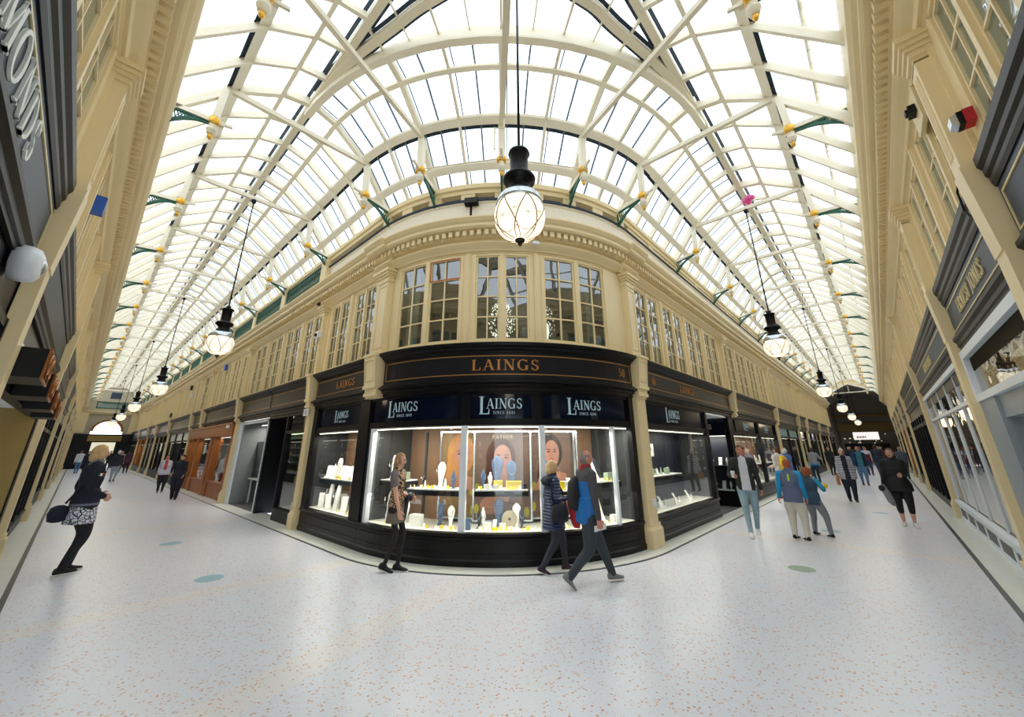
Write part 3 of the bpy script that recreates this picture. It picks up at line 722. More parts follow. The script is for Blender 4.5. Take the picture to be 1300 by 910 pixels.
# hip rafter at the outer corner, eaves beams
mb = MB()
for (a, b) in ((0, .48), (.48, 1.15), (1.15, 1.95)): mb.beam((CL-a, CRY-a, zr(a)), (CL-b, CRY-b, zr(b)), .12, .12)
mb.build('hip_rafter', 'cream_roof', ceil)
mb = MB(); mb.tube([(6.0-9, -.42, 6.98), (40, -.42, 6.98)], .028, 8); tag(mb.build('conduit_pipe', 'cream_roof', None), 'cream conduit pipe running under the glass along the right wall', 'pipe')

# ------------------------------------------------------------ trusses
def hammer(par, A, sgn, wall_u, boss_u=1.28, zw=6.66, zb=6.70, low=6.37):
    """A(u, z) maps truss plane to world-local; builds one side"""
    s = sgn
    def V(u, z, y=0): return A(s*u, z, y)
    m = MB()
    a, b = V(wall_u, zw), V(boss_u-.12, zb+.02); m.beam(a, b, .07, .075)
    m.beam(V(boss_u-.12, zb+.03), V(boss_u-.24, zb+.06), .04, .045)
    m.build('hammer_beam', 'cream_roof', par)
    m = MB()
    n = 12; lo = []; 
    for i in range(n+1):
        t = i/n; u = boss_u+.06+(wall_u-boss_u-.08)*t; z = zb-.06+(low-zb+.06)*(t**1.0)+.13*math.sin(PI*t)*.55*(1-t*.2); lo.append((u, z))
    for (u0, z0), (u1, z1) in zip(lo, lo[1:]): m.beam(V(u0, z0), V(u1, z1), .035, .05)
    m.beam(V(boss_u+.06, zb-.05), V(wall_u-.02, zw-.05), .035, .03)
    for k in range(3, n): 
        u0, z0 = lo[k]; m.beam(V(u0, z0), V(min(u0+.05, wall_u-.02), zw-.05), .016, .014)
        if k > 4: m.beam(V(u0, z0), V(max(u0-.07, boss_u+.1), zw-.05), .012, .012)
    m.beam(V(wall_u-.02, low-.02), V(wall_u-.02, zw-.04), .03, .03)
    m.build('bracket', 'green', par)
    m = MB(); m.smooth = True
    m.tube([V(boss_u, zb, q) for q in (-.092, -.085, -.07, .07, .085, .092)], [.02, .05, .075, .075, .05, .02], 14)
    m.build('boss', 'gold', par)
    m = MB(); m.smooth = True; c = V(boss_u, 0)
    m.lathe([(.045, zb-.04), (.06, zb-.09), (.04, zb-.12), (.075, zb-.15), (.08, zb-.18), (.06, zb-.2), (.058, zb-.24), (.03, zb-.26)], (c.x, c.y, 0), 14)
    fin = m.build('finial', 'cream_roof', par)
    m = MB(); m.smooth = True; m.lathe([(.032, zb-.255), (.04, zb-.29), (.028, zb-.32), (.006, zb-.35)], (c.x, c.y, 0), 10); m.build('finial_tip', 'gold', fin)
    m = MB(); m.beam(V(boss_u, zb+.02), V(boss_u-.03, 7.46), .12, .10, upv=(A(0, 0, 0)-A(1, 0, 0))); m.build('post', 'cream_roof', par)
def truss_straight(name, outer_u, inner_u):
    t = thing(name, 'x', 'roof truss')
    A = lambda u, z, y=0: Vector((u, y, z))
    m = MB(); m.beam((-1.2, 0, 7.44), (1.2, 0, 7.44), .075, .09); m.beam((-1.16, 0, 7.5), (-1.3, 0, 7.38), .09, .1); m.beam((1.16, 0, 7.5), (1.3, 0, 7.38), .09, .1); m.build('collar_tie', 'cream_roof', t)
    hammer(t, A, -1, outer_u); hammer(t, A, 1, inner_u, zw=6.58, low=6.24)
    return t
tl = truss_straight('roof_truss', 1.80, 1.90)
for k in range(17):
    y = 6.78+3.06*k
    lab = 'cream hammer-beam roof truss with green brackets, %s along the left arcade from the corner' % ORD[k]
    if k == 0: tl.location = (CL-.02, y, 0); tl['label'] = lab; tl['group'] = 'roof trusses of the left arcade'
    else: dup(tl, loc=(CL-.02, y, 0), label=lab)
tr = truss_straight('roof_truss', 2.03, 1.90)
for k in range(14):
    x = 6.85+3.28*k
    lab = 'cream hammer-beam roof truss with green brackets, %s along the right arcade from the corner' % ORD[k]
    if k == 0: tr.location = (x, CRY-.02, 0); tr.rotation_euler = (0, 0, PI/2); tr['label'] = lab; tr['group'] = 'roof trusses of the right arcade'
    else: dup(tr, loc=(x, CRY-.02, 0), label=lab)
# the three trusses fanning over the rounded corner
for ang, (ex, ey), lab in ((202.5, (.42, 4.25), 'roof truss fanning out from the left part of the rounded corner'), (223.0, (.2, -.05), 'middle roof truss running straight overhead from the rounded corner'), (243.5, (4.25, .12), 'roof truss fanning out from the right part of the rounded corner')):
    a = math.radians(ang); t = thing('corner_roof_truss', 'cream '+lab, 'roof truss', group='roof trusses over the rounded corner')
    d = Vector((math.cos(a), math.sin(a), 0)); sd = Vector((-math.sin(a), math.cos(a), 0)); o0 = Vector((CX, CYY, 0))
    A = lambda u, z, y=0: o0+d*(RR-u)+sd*y+Vector((0, 0, z))
    hammer(t, A, 1, 1.90, zw=6.58, low=6.24)
    p0 = A(1.2, 7.44); p1 = Vector((ex, ey, 7.44)); m = MB(); m.beam(p0, p1, .075 if ang != 223 else .1, .09); m.build('collar_tie', 'cream_roof', t)
    # outer hammer for the side fans
    if ang != 223.0:
        left = ang < 210
        B = (lambda u, z, y=0: Vector((CL-.02+u, 4.15+y, z))) if left else (lambda u, z, y=0: Vector((4.2-y, CRY-.02+u, z)))
        hammer(t, B, -1, 1.80 if left else 2.03)
# thin horizontal ties between the corner bosses
for a0, a1, lab in ((202.5, 223, 'left of the middle truss'), (223, 243.5, 'right of the middle truss')):
    pts = [Vector((CX+4.42*math.cos(math.radians(a)), CYY+4.42*math.sin(math.radians(a)), 6.72)) for a in (a0, a1)]
    m = MB(); m.tube(pts, .014, 6); tag(m.build('tie_rod', 'cream_roof'), 'thin cream tie rod between the corner roof bosses, '+lab, 'tie rod', 'tie rods between the corner bosses')
m = MB(); a = math.radians(223.6); q = lambda u, z: (CX+(RR-u)*math.cos(a), CYY+(RR-u)*math.sin(a), z)
m.tube([q(-2, 8.0), q(1.0, 7.55), q(1.05, 7.2), (q(1.05, 7.2)[0]-.12, q(1.05, 7.2)[1]+.12, 7.2), (q(1.05, 7.0)[0]-.12, q(1.05, 7.0)[1]+.12, 6.72)], .018, 6)
tag(m.build('cable_conduit', 'cream_roof'), 'thin cream conduit dropping beside the middle roof truss', 'pipe')

# ------------------------------------------------------------ pendant lamps
def make_lamp():
    t = thing('pendant_lamp', 'x', 'lamp'); zc = 3.83; R = .25; K = .25
    m = MB(); m.smooth = True; m.tube([(0, 0, 7.40), (0, 0, 4.66)], .014, 8); m.lathe([(.03, 7.3), (.05, 7.34), (.05, 7.4)], n=10); m.build('rod', 'black_paint', t)
    m = MB(); m.smooth = True
    m.lathe([(.02, 4.69), (.04, 4.67), (.045, 4.64), (.03, 4.625), (.05, 4.62), (.105, 4.605), (.112, 4.58), (.092, 4.56), (.09, 4.33), (.10, 4.31), (.15, 4.295), (.165, 4.27), (.16, 4.245), (.125, 4.22), (.10, 4.19), (.10, 4.17), (.12, 4.13), (.145, 4.10), (.145, 4.08)], n=28); m.build('casing', 'black_paint', t)
    m = MB(); m.smooth = True; m.lathe([(.142, 4.085), (.175, 4.075), (.205, 4.04), (.228, 3.985), (.234, 3.96), (.225, 3.955)], n=28); m.build('rim', 'silver', t)
    prof = []
    for i in range(15):
        th = math.radians(33)-math.radians(123)*i/14; prof.append((max(R*math.cos(th), .01), zc+K*math.sin(th)))
    m = MB(); m.smooth = True; m.lathe(prof, n=32); m.build('globe', 'globe', t)
    def S(th, ph, k=1.004): return (R*k*math.cos(th)*math.cos(ph), R*k*math.cos(th)*math.sin(ph), zc+K*k*math.sin(th))
    m = MB(); n = 6
    for j in range(n):
        ph = 2*PI*j/n
        for sg in (1, -1): m.tube([S(math.radians(32-108*i/12), ph+sg*.80*(i/12)**.9) for i in range(13)], .0055, 5)
    for th in (-.30, -.95): m.tube([S(th+(.12 if k % 2 else -.05), 2*PI*k/(2*n)) for k in range(2*n+1)], .004, 5)
    m.build('cage', 'cage_brass', t)
    m = MB(); m.smooth = True; m.lathe([(.035, 3.59), (.05, 3.58), (.042, 3.565), (.018, 3.56), (.022, 3.54), (.012, 3.52), (.004, 3.515)], n=16); m.build('finial', 'black_paint', t)
    return t
lp = make_lamp(); lamps = [(2.42, 2.12, 'large globe lamp hanging in front of the rounded corner')]
lamps += [(CL-.06, 9.84+9.18*k-.0, 'globe lamp over the left arcade, %s beyond the corner' % ORD[k]) for k in range(5)]
lamps += [(10.13+9.84*k, CRY-.04, 'globe lamp over the right arcade, %s beyond the corner' % ORD[k]) for k in range(5)]
for i, (x, y, lab) in enumerate(lamps):
    lab = 'black pendant '+lab
    g_ = 'pendant lamps' 
    if i == 0: lp.location = (x, y, 0); lp['label'] = lab; lp['group'] = g_; o = lp
    else: o = dup(lp, loc=(x, y, 0), label=lab, group=g_)
    ld = bpy.data.lights.new('lamp_light', 'POINT'); ld.energy = LAMP_W; ld.color = (1, .82, .55); ld.shadow_soft_size = .3
    lo_ = bpy.data.objects.new('lamp_light', ld); C.objects.link(lo_); lo_.parent = o; lo_.location = (0, 0, 3.2)
# ============================================================ FASCIAS
def fascia(path, s0, s1, label, texts=(), m_board='board_dark', m_cap='black_paint', line='gold_line', group=None, lower=2.74, cat='shop fascia'):
    t = thing('shop_fascia', label, cat, group=group)
    fd = .07
    if path is not IN:   # the outer walls carry a flatter, higher board
        base = path; path = Flat((0, 0, .27), (0, 1, 0), (1, 0, 0)) if base is LO else Flat((0, 0, .27), (-1, 0, 0), (0, 1, 0)); fd = .02
        path.o.x = -.58 if base is LO else 0; path.o.y = 0 if base is LO else -1.08
        m = MB(); path.sweep(m, s0, s1, [(-.005, 2.86), (.02, 2.86), (.02, 3.32), (-.005, 3.32)]); m.build('board', m_board, t)
        m = MB(); path.sweep(m, s0, s1, [(-.005, 3.30), (.03, 3.30), (.04, 3.34), (.04, 3.38), (.055, 3.41), (.055, 3.46), (.075, 3.50), (.075, 3.58), (-.005, 3.58)]); m.build('cornice', m_cap, t)
        m = MB(); path.sweep(m, s0, s1, [(-.005, 2.66), (.02, 2.66), (.02, 2.70), (.035, 2.71), (.035, 2.76), (.06, 2.79), (.06, 2.83), (.03, 2.87), (-.005, 2.87)]); m.build('lower_moulding', m_cap, t)
    else:
        m = MB(); path.sweep(m, s0, s1, [(-.005, 2.84), (.07, 2.84), (.07, 3.30), (-.005, 3.30)]); m.build('board', m_board, t)
        m = MB(); path.sweep(m, s0, s1, [(-.005, 3.28), (.09, 3.28), (.10, 3.31), (.14, 3.335), (.16, 3.36), (.21, 3.385), (.22, 3.42), (.22, 3.44), (-.005, 3.44)]); m.build('cornice', m_cap, t)
        m = MB(); path.sweep(m, s0, s1, [(-.005, 2.62), (.06, 2.62), (.06, 2.68), (.10, 2.70), (.10, 2.735), (.17, 2.755), (.17, 2.79), (.12, 2.81), (.12, 2.825), (.08, 2.845), (-.005, 2.845)]); m.build('lower_moulding', m_cap, t)
    if line:
        m = MB(); a, b, zb, zt, w = s0+.06, s1-.06, 2.895, 3.235, .016
        for q in ((a, b, zb, zb+w), (a, b, zt-w, zt), (a, a+w, zb+w, zt-w), (b-w, b, zb+w, zt-w)): path.box(m, q[0], q[1], fd, fd+.008, q[2], q[3])
        m.build('gold_outline', line, t)
    for (txt, sc, z, h, mm, asp, gap) in texts:
        letters(path, txt, sc, z, h, fd+.001, .012, asp, gap).build('lettering', mm, t)
    return t
G = 'gold_text'
sm = sA(224)
fascia(IN, sA(184.2), sX(7.17), 'curved black fascia with gold LAINGS lettering and number 50 over the rounded corner window',
       [('LAINGS', sA(224.0), 2.975, .185, G, 1.32, .16), ('50', sA(262.3), 2.99, .15, G, .9, .08)])
fascia(IN, sY(9.9), sY(7.3), 'short black fascia with gold LAINGS lettering just left of the rounded corner', [('LAINGS', sY(8.35), 2.985, .16, G, 1.15, .15)])
fascia(IN, sX(7.7), sX(14.1), 'long dark fascia with gold LAINGS lettering and number 48 right of the rounded corner', [('LAINGS', sX(10.25), 2.985, .17, G, 1.25, .16), ('48', sX(8.2), 2.99, .15, G, 1.0, .08)])
fascia(IN, sX(14.5), sX(21.3), 'long dark fascia past the recessed jewellers entrance on the right arcade')
fascia(IN, sY(16.4), sY(13.3), 'dark fascia board with a dim gold panel above the white framed shop'); fascia(IN, sY(13.25), sY(10.3), 'dark fascia board above the black doorway left of the jewellers')
for a, b, n in ((22.4, 16.8, 'above the brown timber shopfront'), (25.0, 22.8, 'narrow one between two close pilasters past the brown timber shopfront'), (32.0, 25.4, 'past the pair of close pilasters'), (38.1, 32.4, 'above a shop further down the left arcade'), (43.0, 38.5, 'near the far end of the left arcade'), (49.8, 43.4, 'last but one before the left arcade end'), (L_END, 50.2, 'last before the left arcade end')):
    fascia(IN, sY(a), sY(b), 'dark left arcade shop fascia, '+n)
for a, b, n in ((21.7, 27.7, 'above the shop with pale teal transom panels'), (28.1, 31.2, 'narrow one beyond the teal transom panels'), (31.6, 38.1, 'beyond the narrow bay'), (38.5, 44.8, 'near the far end of the right arcade'), (45.2, R_END, 'last before the right arcade end')):
    fascia(IN, sX(a), sX(b), 'dark fascia on the right arcade inner side, '+n)
pl = PIL['left']
fascia(LO, .8, 4.55, 'slate blue fascia with big pale DIAMONDS lettering at the top left', [('DIAMONDS', 2.30, 2.95, .25, 'leaflet', 1.02, .12)], m_board='board_grey', line='pale_gold')
fascia(LO, 4.95, 10.7, 'grey weathered fascia board beyond the first left pilaster', m_board='dark_grey', line=None)
for i in range(2, len(pl)):
    b = (pl+[L_END])[i+1] if i+1 < len(pl)+1 else L_END
    fascia(LO, pl[i]+.2, b-.2, 'dark shop fascia on the outer left wall, %s beyond the weathered board' % ORD[i-1], m_board='dark_grey', group='fascias down the outer left wall')
pr = PIL['right']
fascia(RO, -4.3, -1.4, 'black fascia at the top right edge nearest the camera', m_board='board_grey', line='pale_gold')
fascia(RO, -7.9, -4.7, 'slate fascia with ERNEST JONES lettering between two cream pilasters', [('ERNEST JONES', -6.25, 2.985, .17, 'pale_gold', .95, .14)], m_board='board_grey', line='pale_gold')
fascia(RO, -15.0, -8.3, 'long slate fascia above the white framed jewellers window', [('ERNEST JONES', -11.9, 2.985, .17, 'pale_gold', .95, .14)], m_board='board_grey', line='pale_gold')
for i in range(3, len(pr)):
    b = (pr+[R_END])[i+1]
    fascia(RO, -(b-.2), -(pr[i]+.2), 'dark shop fascia on the outer right wall, %s beyond the white framed jewellers' % ORD[i-3], m_board='dark_grey', line='pale_gold', group='fascias down the outer right wall')

m = MB(); IN.box(m, sY(L_END), sX(R_END), -.12, -.01, 2.635, 3.44); tag(m.build('wall_head_inner', 'board_dark'), kind='structure')
# ============================================================ SHOPFRONTS
FL = .46      # display floor
def bx(path, a, b, d0, d1, z0, z1, name, m_, parent):
    m = MB(); path.box(m, a, b, d0, d1, z0, z1); return m.build(name, m_, parent)
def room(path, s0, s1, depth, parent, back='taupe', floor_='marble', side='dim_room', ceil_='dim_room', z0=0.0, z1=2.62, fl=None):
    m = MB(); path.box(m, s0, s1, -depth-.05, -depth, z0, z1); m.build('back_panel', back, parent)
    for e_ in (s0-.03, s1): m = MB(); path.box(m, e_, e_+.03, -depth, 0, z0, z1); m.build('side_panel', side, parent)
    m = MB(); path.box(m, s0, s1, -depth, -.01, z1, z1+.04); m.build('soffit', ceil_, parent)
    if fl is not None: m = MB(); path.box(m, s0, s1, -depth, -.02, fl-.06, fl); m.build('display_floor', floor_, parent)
def strip_light(path, s0, s1, d, z, power, parent, col=(1, .93, .82), emit=True):
    n = max(1, int((s1-s0)/1.6)); st = (s1-s0)/n
    if emit: m = MB(); path.box(m, s0, s1, d-.03, d+.0, z-.02, z); m.build('light_strip', 'led', parent)
    for i in range(n):
        sc = s0+st*(i+.5); a = bpy.data.lights.new('display_light', 'AREA'); a.shape = 'RECTANGLE'; a.size = st*.9; a.size_y = .12; a.energy = power*st; a.color = col
        o = bpy.data.objects.new('display_light', a); C.objects.link(o); F = path.frame(sc, d-.10, z-.04)
        o.matrix_world = F @ Matrix.Rotation(math.radians(10), 4, 'X'); o.parent = parent
def laings_front(path, s0, s1, posts, panels, label, white_posts=(), depth=.75, back='taupe', power=9, plinth_top=.44, fl=FL, logos=(), roomy=True, since=True, rm=None):
    t = thing('shopfront', label, 'shopfront')
    m = MB(); path.sweep(m, s0, s1, [(-.08, .0), (.05, .0), (.05, .09), (.03, .11), (.03, plinth_top-.05), (.06, plinth_top-.02), (.06, plinth_top+.02), (-.08, plinth_top+.02)])
    path.sweep(m, s0+.05, s1-.05, [(.03, .17), (.042, .17), (.042, .185), (.03, .185)]); path.sweep(m, s0+.05, s1-.05, [(.03, .33), (.042, .33), (.042, .345), (.03, .345)])
    m.build('stall_riser', 'plinth_black', t)
    m = MB(); path.box(m, s0, s1, -.06, .02, 2.06, 2.17); path.box(m, s0, s1, -.06, .01, 2.58, 2.62)
    for p in posts: path.box(m, p[0], p[1], -.07, .04, plinth_top, 2.62)
    path.box(m, s0, s1, -.10, -.055, 2.1, 2.62)
    m.build('frame', 'black_paint', t)
    for p in white_posts: bx(path, p[0], p[1], -.06, .02, plinth_top+.02, 2.06, 'white_mullion', 'white_paint', t)
    m = MB(); path.box(m, s0+.02, s1-.02, -.05, -.04, plinth_top+.02, 2.07); m.build('glass_pane', 'shop_glass', t)
    for p in panels:
        bx(path, p[0], p[1], -.05, -.02, 2.16, 2.59, 'navy_panel', 'navy', t)
    for sc, w in logos:
        h = w/4.25
        letters(path, 'LAINGS', sc+.03, 2.335, h, -.018, .006, .98, .06, big_first=1.75).build('logo', 'pale_blue', t)
        if since: letters(path, 'SINCE 1840', sc+.06, 2.245, h*.28, -.018, .004, 1.0, .22).build('logo_line', 'pale_blue', t)
    if roomy:
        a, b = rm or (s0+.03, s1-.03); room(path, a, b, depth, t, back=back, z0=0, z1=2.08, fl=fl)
        strip_light(path, a+.05, b-.05, -.09, 2.05, power*1.7, t); strip_light(path, a+.05, b-.05, -.06, .98, power*.4, t, emit=False)  # lower lights are unseen, added to brighten the goods beneath the shelf
    return t
# --- the rounded corner
f_corner = laings_front(IN, sA(176.8), sX(7.15), [(sA(170.5), sA(176.8)), (sX(7.02), sX(7.16))], [(sA(177.0), sA(211.3)), (sA(214.5), sA(231.2)), (sA(234.5), sA(264.5))],
    'curved black shopfront with three lit jewellery windows and navy LAINGS panels at the rounded corner', white_posts=[(sA(212.1)-.0, sA(212.1)+.10), (sA(233.2)-.0, sA(233.2)+.09), (sA(178.5), sA(178.5)+.09), (sA(256.8), sA(256.8)+.05)],
    depth=.95, power=11, logos=[(sA(192), .72), (sA(222.7), .72), (sA(247.5), .70)])
# --- small window left of the corner
laings_front(IN, sY(9.92), sA(176.8)-.0, [(sY(9.92), sY(9.70))], [(sY(9.7), sY(7.45))], 'black lit jewellery window between the left pilaster and the corner post', depth=.85, power=10, logos=[(sY(8.55), .62)])
# --- window right of the corner
laings_front(IN, sX(7.68), sX(11.6), [(sX(7.68), sX(7.74)), (sX(11.45), sX(11.6))], [(sX(7.75), sX(11.4))], 'black jewellery window with watch displays right of the broad pilaster', depth=.8, power=7, logos=[(sX(9.3), .8)], back='velvet_dark')
# --- recessed entrance
t = thing('recessed_entrance', 'recessed dark jewellers entrance with inset display under a white soffit', 'shop entrance')
bx(IN, sX(11.6), sX(13.65), -2.4, .0, 2.56, 2.6, 'soffit', 'white_paint', t); bx(IN, sX(11.6), sX(13.65), -2.45, -2.4, 0, 2.6, 'back_wall', 'dim_room', t)
bx(IN, sX(11.6), sX(11.66), -2.4, -.1, 0, 2.6, 'side_wall', 'dim_room', t)
bx(IN, sX(11.66), sX(13.65), -2.4, 0, .0, .013, 'mat', 'slate_floor', t)
INS = Flat((13.66, 4.92, 0), (0, -1, 0), (-1, 0, 0))
t = thing('inset_display_case', 'dark return display case facing the recessed jewellers entrance', 'display case')
m = MB(); INS.box(m, 0, 1.43, -.5, .0, 0, .44); m.build('stall_riser', 'plinth_black', t)
m = MB(); INS.box(m, 0, 1.43, -.5, -.45, .44, 2.5); m.build('back_panel', 'velvet_dark', t)
m = MB(); INS.box(m, 0, .05, -.04, .02, .44, 2.5); INS.box(m, .7, .73, -.04, .02, .44, 2.1); INS.box(m, 1.38, 1.43, -.04, .02, .44, 2.5); m.build('frame', 'black_paint', t)
m = MB(); INS.box(m, 0.0, 1.43, -.04, .01, 2.05, 2.6); m.build('navy_panel', 'navy', t)
letters(INS, 'LAINGS', .62, 2.24, .15, .012, .006, 1.1, .14).build('lettering', 'leaflet', t)
m = MB(); INS.box(m, 0.05, 1.38, -.02, -.01, .46, 2.05); m.build('glass_pane', 'shop_glass', t)
m = MB(); INS.box(m, .05, 1.38, -.45, -.05, 1.12, 1.15); m.build('shelf', 'shelf_black', t); strip_light(INS, .1, 1.33, -.08, 2.04, 16, t)
m = MB(); INS.box(m, 0.02, 1.41, -.45, -.03, .38, .45); m.build('display_floor', 'velvet_white', t)
# --- windows beyond the entrance
laings_front(IN, sX(13.7), sX(21.3), [(sX(13.7), sX(13.84)), (sX(17.7), sX(17.95)), (sX(21.1), sX(21.3))], [(sX(14.7), sX(17.6)), (sX(18.0), sX(21.0))], 'double black jewellery window beyond the recessed entrance on the right arcade', depth=.9, power=9, logos=[(sX(16.1), .6), (sX(19.5), .6)], rm=(sX(14.2), sX(21.27)))

def plain_front(path, s0, s1, label, n=2, frame='black_paint', riser='black_paint', back='dim_room', transom=None, rz=.45, zt=2.1, power=5, door=None, group=None, depth=1.2, goods=True, gl='shop_glass', light=True):
    t = thing('shopfront', label, 'shopfront', group=group)
    m = MB(); path.box(m, s0, s1, -.08, .03, 0, rz-.04); path.box(m, s0, s1, -.09, .06, rz-.04, rz); m.build('stall_riser', riser, t)
    m = MB(); st = (s1-s0)/n
    for i in range(n+1): c = s0+st*i; path.box(m, max(s0, c-.05), min(s1, c+.05), -.07, .03, rz, 2.62)
    path.box(m, s0, s1, -.06, .025, zt, zt+.07); path.box(m, s0, s1, -.06, .025, 2.55, 2.62); m.build('frame', frame, t)
    bx(path, s0, s1, -.045, -.035, rz, zt, 'glass_pane', gl, t)
    bx(path, s0, s1, -.045, -.03, zt+.07, 2.55, 'transom_panel', transom or 'dark_glass', t)
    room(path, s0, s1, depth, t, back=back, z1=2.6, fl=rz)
    if goods:
        rr = random.Random(int(abs(s0)*100)); m = MB()
        for zz in (.95, 1.35, 1.75): path.box(m, s0+.1, s1-.1, -depth*.8, -depth*.45, zz, zz+.02)
        m.build('shelves', 'white_paint' if back != 'dim_room' else 'shelf_black', t)
        for j, mm in enumerate(('velvet_white', 'gold', 'velvet_blue', 'silver')):
            m = MB()
            for q in range(max(4, int((s1-s0)*3.5))):
                ss = rr.uniform(s0+.15, s1-.2); zz = rr.choice((rz, .97, 1.37, 1.77)); w = rr.uniform(.03, .10); hh = rr.uniform(.05, .24); dd = -rr.uniform(depth*.5, depth*.75) if zz > rz else -rr.uniform(.15, depth*.7)
                path.box(m, ss, ss+w, dd-.04, dd, zz+.001, zz+hh)
            o = m.build('stock', mm, t); o['kind'] = 'stuff'
    if light: strip_light(path, s0+.1, s1-.1, -.1, zt-.01, power, t, emit=True)
    return t
# --- left arcade, corner-shop side
plain_front(IN, sY(11.75), sY(10.3), 'narrow dark shop window with a pale paper sign beside the black doorway', n=1, back='dim_room', power=4, rz=.3, goods=True)
m = MB(); IN.box(m, sY(11.65), sY(10.45), -.12, -.10, 1.95, 2.5); o = m.build('paper_sign', 'sage'); tag(o, 'pale green paper sign at the top of the narrow dark shop window', 'sign')
letters(IN, 'TRADE', sY(11.05), 2.16, .17, -.098, .004, .9, .12).build('lettering', 'board_dark', o)
t = thing('shop_doorway', 'deep black doorway between the narrow window and the white framed shop', 'doorway')
bx(IN, sY(13.3), sY(11.8), -1.3, -1.25, 0, 2.6, 'door_leaf', 'dark_void', t); bx(IN, sY(11.8), sY(11.75), -1.25, .02, 0, 2.6, 'jamb', 'black_paint', t); bx(IN, sY(13.3), sY(13.2), -1.25, .02, 0, 2.6, 'jamb', 'black_paint', t); bx(IN, sY(13.3), sY(11.75), -1.25, .02, 2.55, 2.62, 'lintel', 'black_paint', t)
t = thing('shopfront', 'open white framed shopfront with a recessed glass counter', 'shopfront')
m = MB(); IN.box(m, sY(16.4), sY(16.05), -.5, .05, 0, 2.6); m.build('white_side_panel', 'white_paint', t)
m = MB(); IN.box(m, sY(16.05), sY(13.3), -.02, .04, 2.5, 2.56); IN.box(m, sY(13.36), sY(13.3), -.02, .04, 0, 2.56); m.build('white_frame', 'white_paint', t)
room(IN, sY(16.01), sY(13.34), 1.6, t, back='room_grey', side='room_grey', z1=2.56, fl=.02, floor_='slate_floor')
bx(IN, sY(16.0), sY(14.2), -.9, -.4, .75, .80, 'counter_top', 'marble', t); bx(IN, sY(16.0), sY(14.2), -.9, -.5, .8, 1.95, 'glass_case', 'tint_glass', t)
m = MB()
for yq, dq in ((15.9, -.5), (15.1, -.5), (14.3, -.5), (15.9, -.85), (14.3, -.85)): m = MB(); m.tube([IN.p(sY(yq), dq, .02), IN.p(sY(yq), dq, .76)], .025, 8); m.build('leg', 'white_paint', t)
rr = random.Random(5)
for mm in ('velvet_white', 'silver', 'velvet_blue'):
    m = MB()
    for q in range(14): ss = sY(15.9)+rr.uniform(0, 1.5); w = rr.uniform(.03, .09); dd = -rr.uniform(.55, .8); IN.box(m, ss, ss+w, dd-.03, dd, .801, .801+rr.uniform(.05, .3))
    o = m.build('stock', mm, t); o['kind'] = 'stuff'
strip_light(IN, sY(15.9), sY(13.6), -.5, 2.5, 14, t)
# brown timber shop
t = thing('shopfront', 'varnished brown timber shopfront with two display windows and a carved name board', 'shopfront')
a, b = sY(24.95), sY(16.8)
m = MB(); IN.box(m, a, b, -.05, .16, 2.18, 2.60); IN.box(m, a-.0, b, -.05, .20, 2.56, 2.62); m.build('name_board', 'brown_wood', t)
m = MB()
for y0, y1 in ((17.1, 16.8), (19.75, 19.45), (20.4, 19.95), (22.9, 22.6), (24.0, 23.8), (24.95, 24.75)): IN.box(m, sY(y0), sY(y1), -.3 if y0 == 20.4 else -.1, .08, .0, 2.2)
IN.box(m, sY(19.6), sY(16.8), -.08, .06, .5, .57); IN.box(m, sY(22.7), sY(20.3), -.08, .06, .5, .57); m.build('frame', 'brown_wood', t)
m = MB(); IN.box(m, sY(19.6), sY(16.9), -.08, .03, 0, .5); IN.box(m, sY(22.7), sY(20.3), -.08, .03, 0, .5); IN.box(m, sY(24.9), sY(22.8), -.08, .03, 0, .5); m.build('stall_riser', 'brown_wood', t)
bx(IN, a, b, -.03, -.02, .5, 2.2, 'glass_pane', 'shop_glass', t); room(IN, a, b, 1.0, t, back='room_grey', z1=2.5, fl=.5)
rr = random.Random(11)
for mm in ('velvet_white', 'gold', 'sage', 'red'):
    m = MB()
    for q in range(16): ss = rr.uniform(a+.2, b-.3); IN.box(m, ss, ss+rr.uniform(.04, .16), -rr.uniform(.5, .8), -rr.uniform(.2, .45), .501, .5+rr.uniform(.08, .9 if mm == 'sage' else .4))
    o = m.build('stock', mm, t); o['kind'] = 'stuff'
strip_light(IN, a+.2, b-.2, -.1, 2.15, 5, t)
for (a, b), lab, kw in (((32.0, 25.4), 'dark shopfront past the brown timber one with two white paper transom notices', dict(n=3, transom='leaflet', back='room_grey')), ((38.1, 32.4), 'dark shopfront with a lit blue screen further along the left arcade', dict(n=3)),
    ((43.0, 38.5), 'dark shopfront near the far end of the left arcade', dict(n=2, frame='dark_grey')), ((49.8, 43.4), 'brown doored shopfront close to the far end of the left arcade', dict(n=3, frame='brown_wood')), ((L_END, 50.2), 'last shopfront of the left arcade', dict(n=3))):
    plain_front(IN, sY(a), sY(b), lab, power=4, **kw)
for (a, b), lab, kw in (((21.7, 27.7), 'dark shopfront with pale teal transom panels on the right arcade', dict(n=2, transom='teal_panel')), ((28.1, 31.2), 'narrow dark shopfront beyond the teal transom panels', dict(n=1)), ((31.6, 38.1), 'shopfront with pale window posters further down the right arcade', dict(n=3, back='room_grey')),
    ((38.5, 44.8), 'dark shopfront near the right arcade end', dict(n=3)), ((45.2, R_END), 'last shopfront of the right arcade on the corner-shop side', dict(n=2))):
    plain_front(IN, sX(a), sX(b), lab, power=4, **kw)
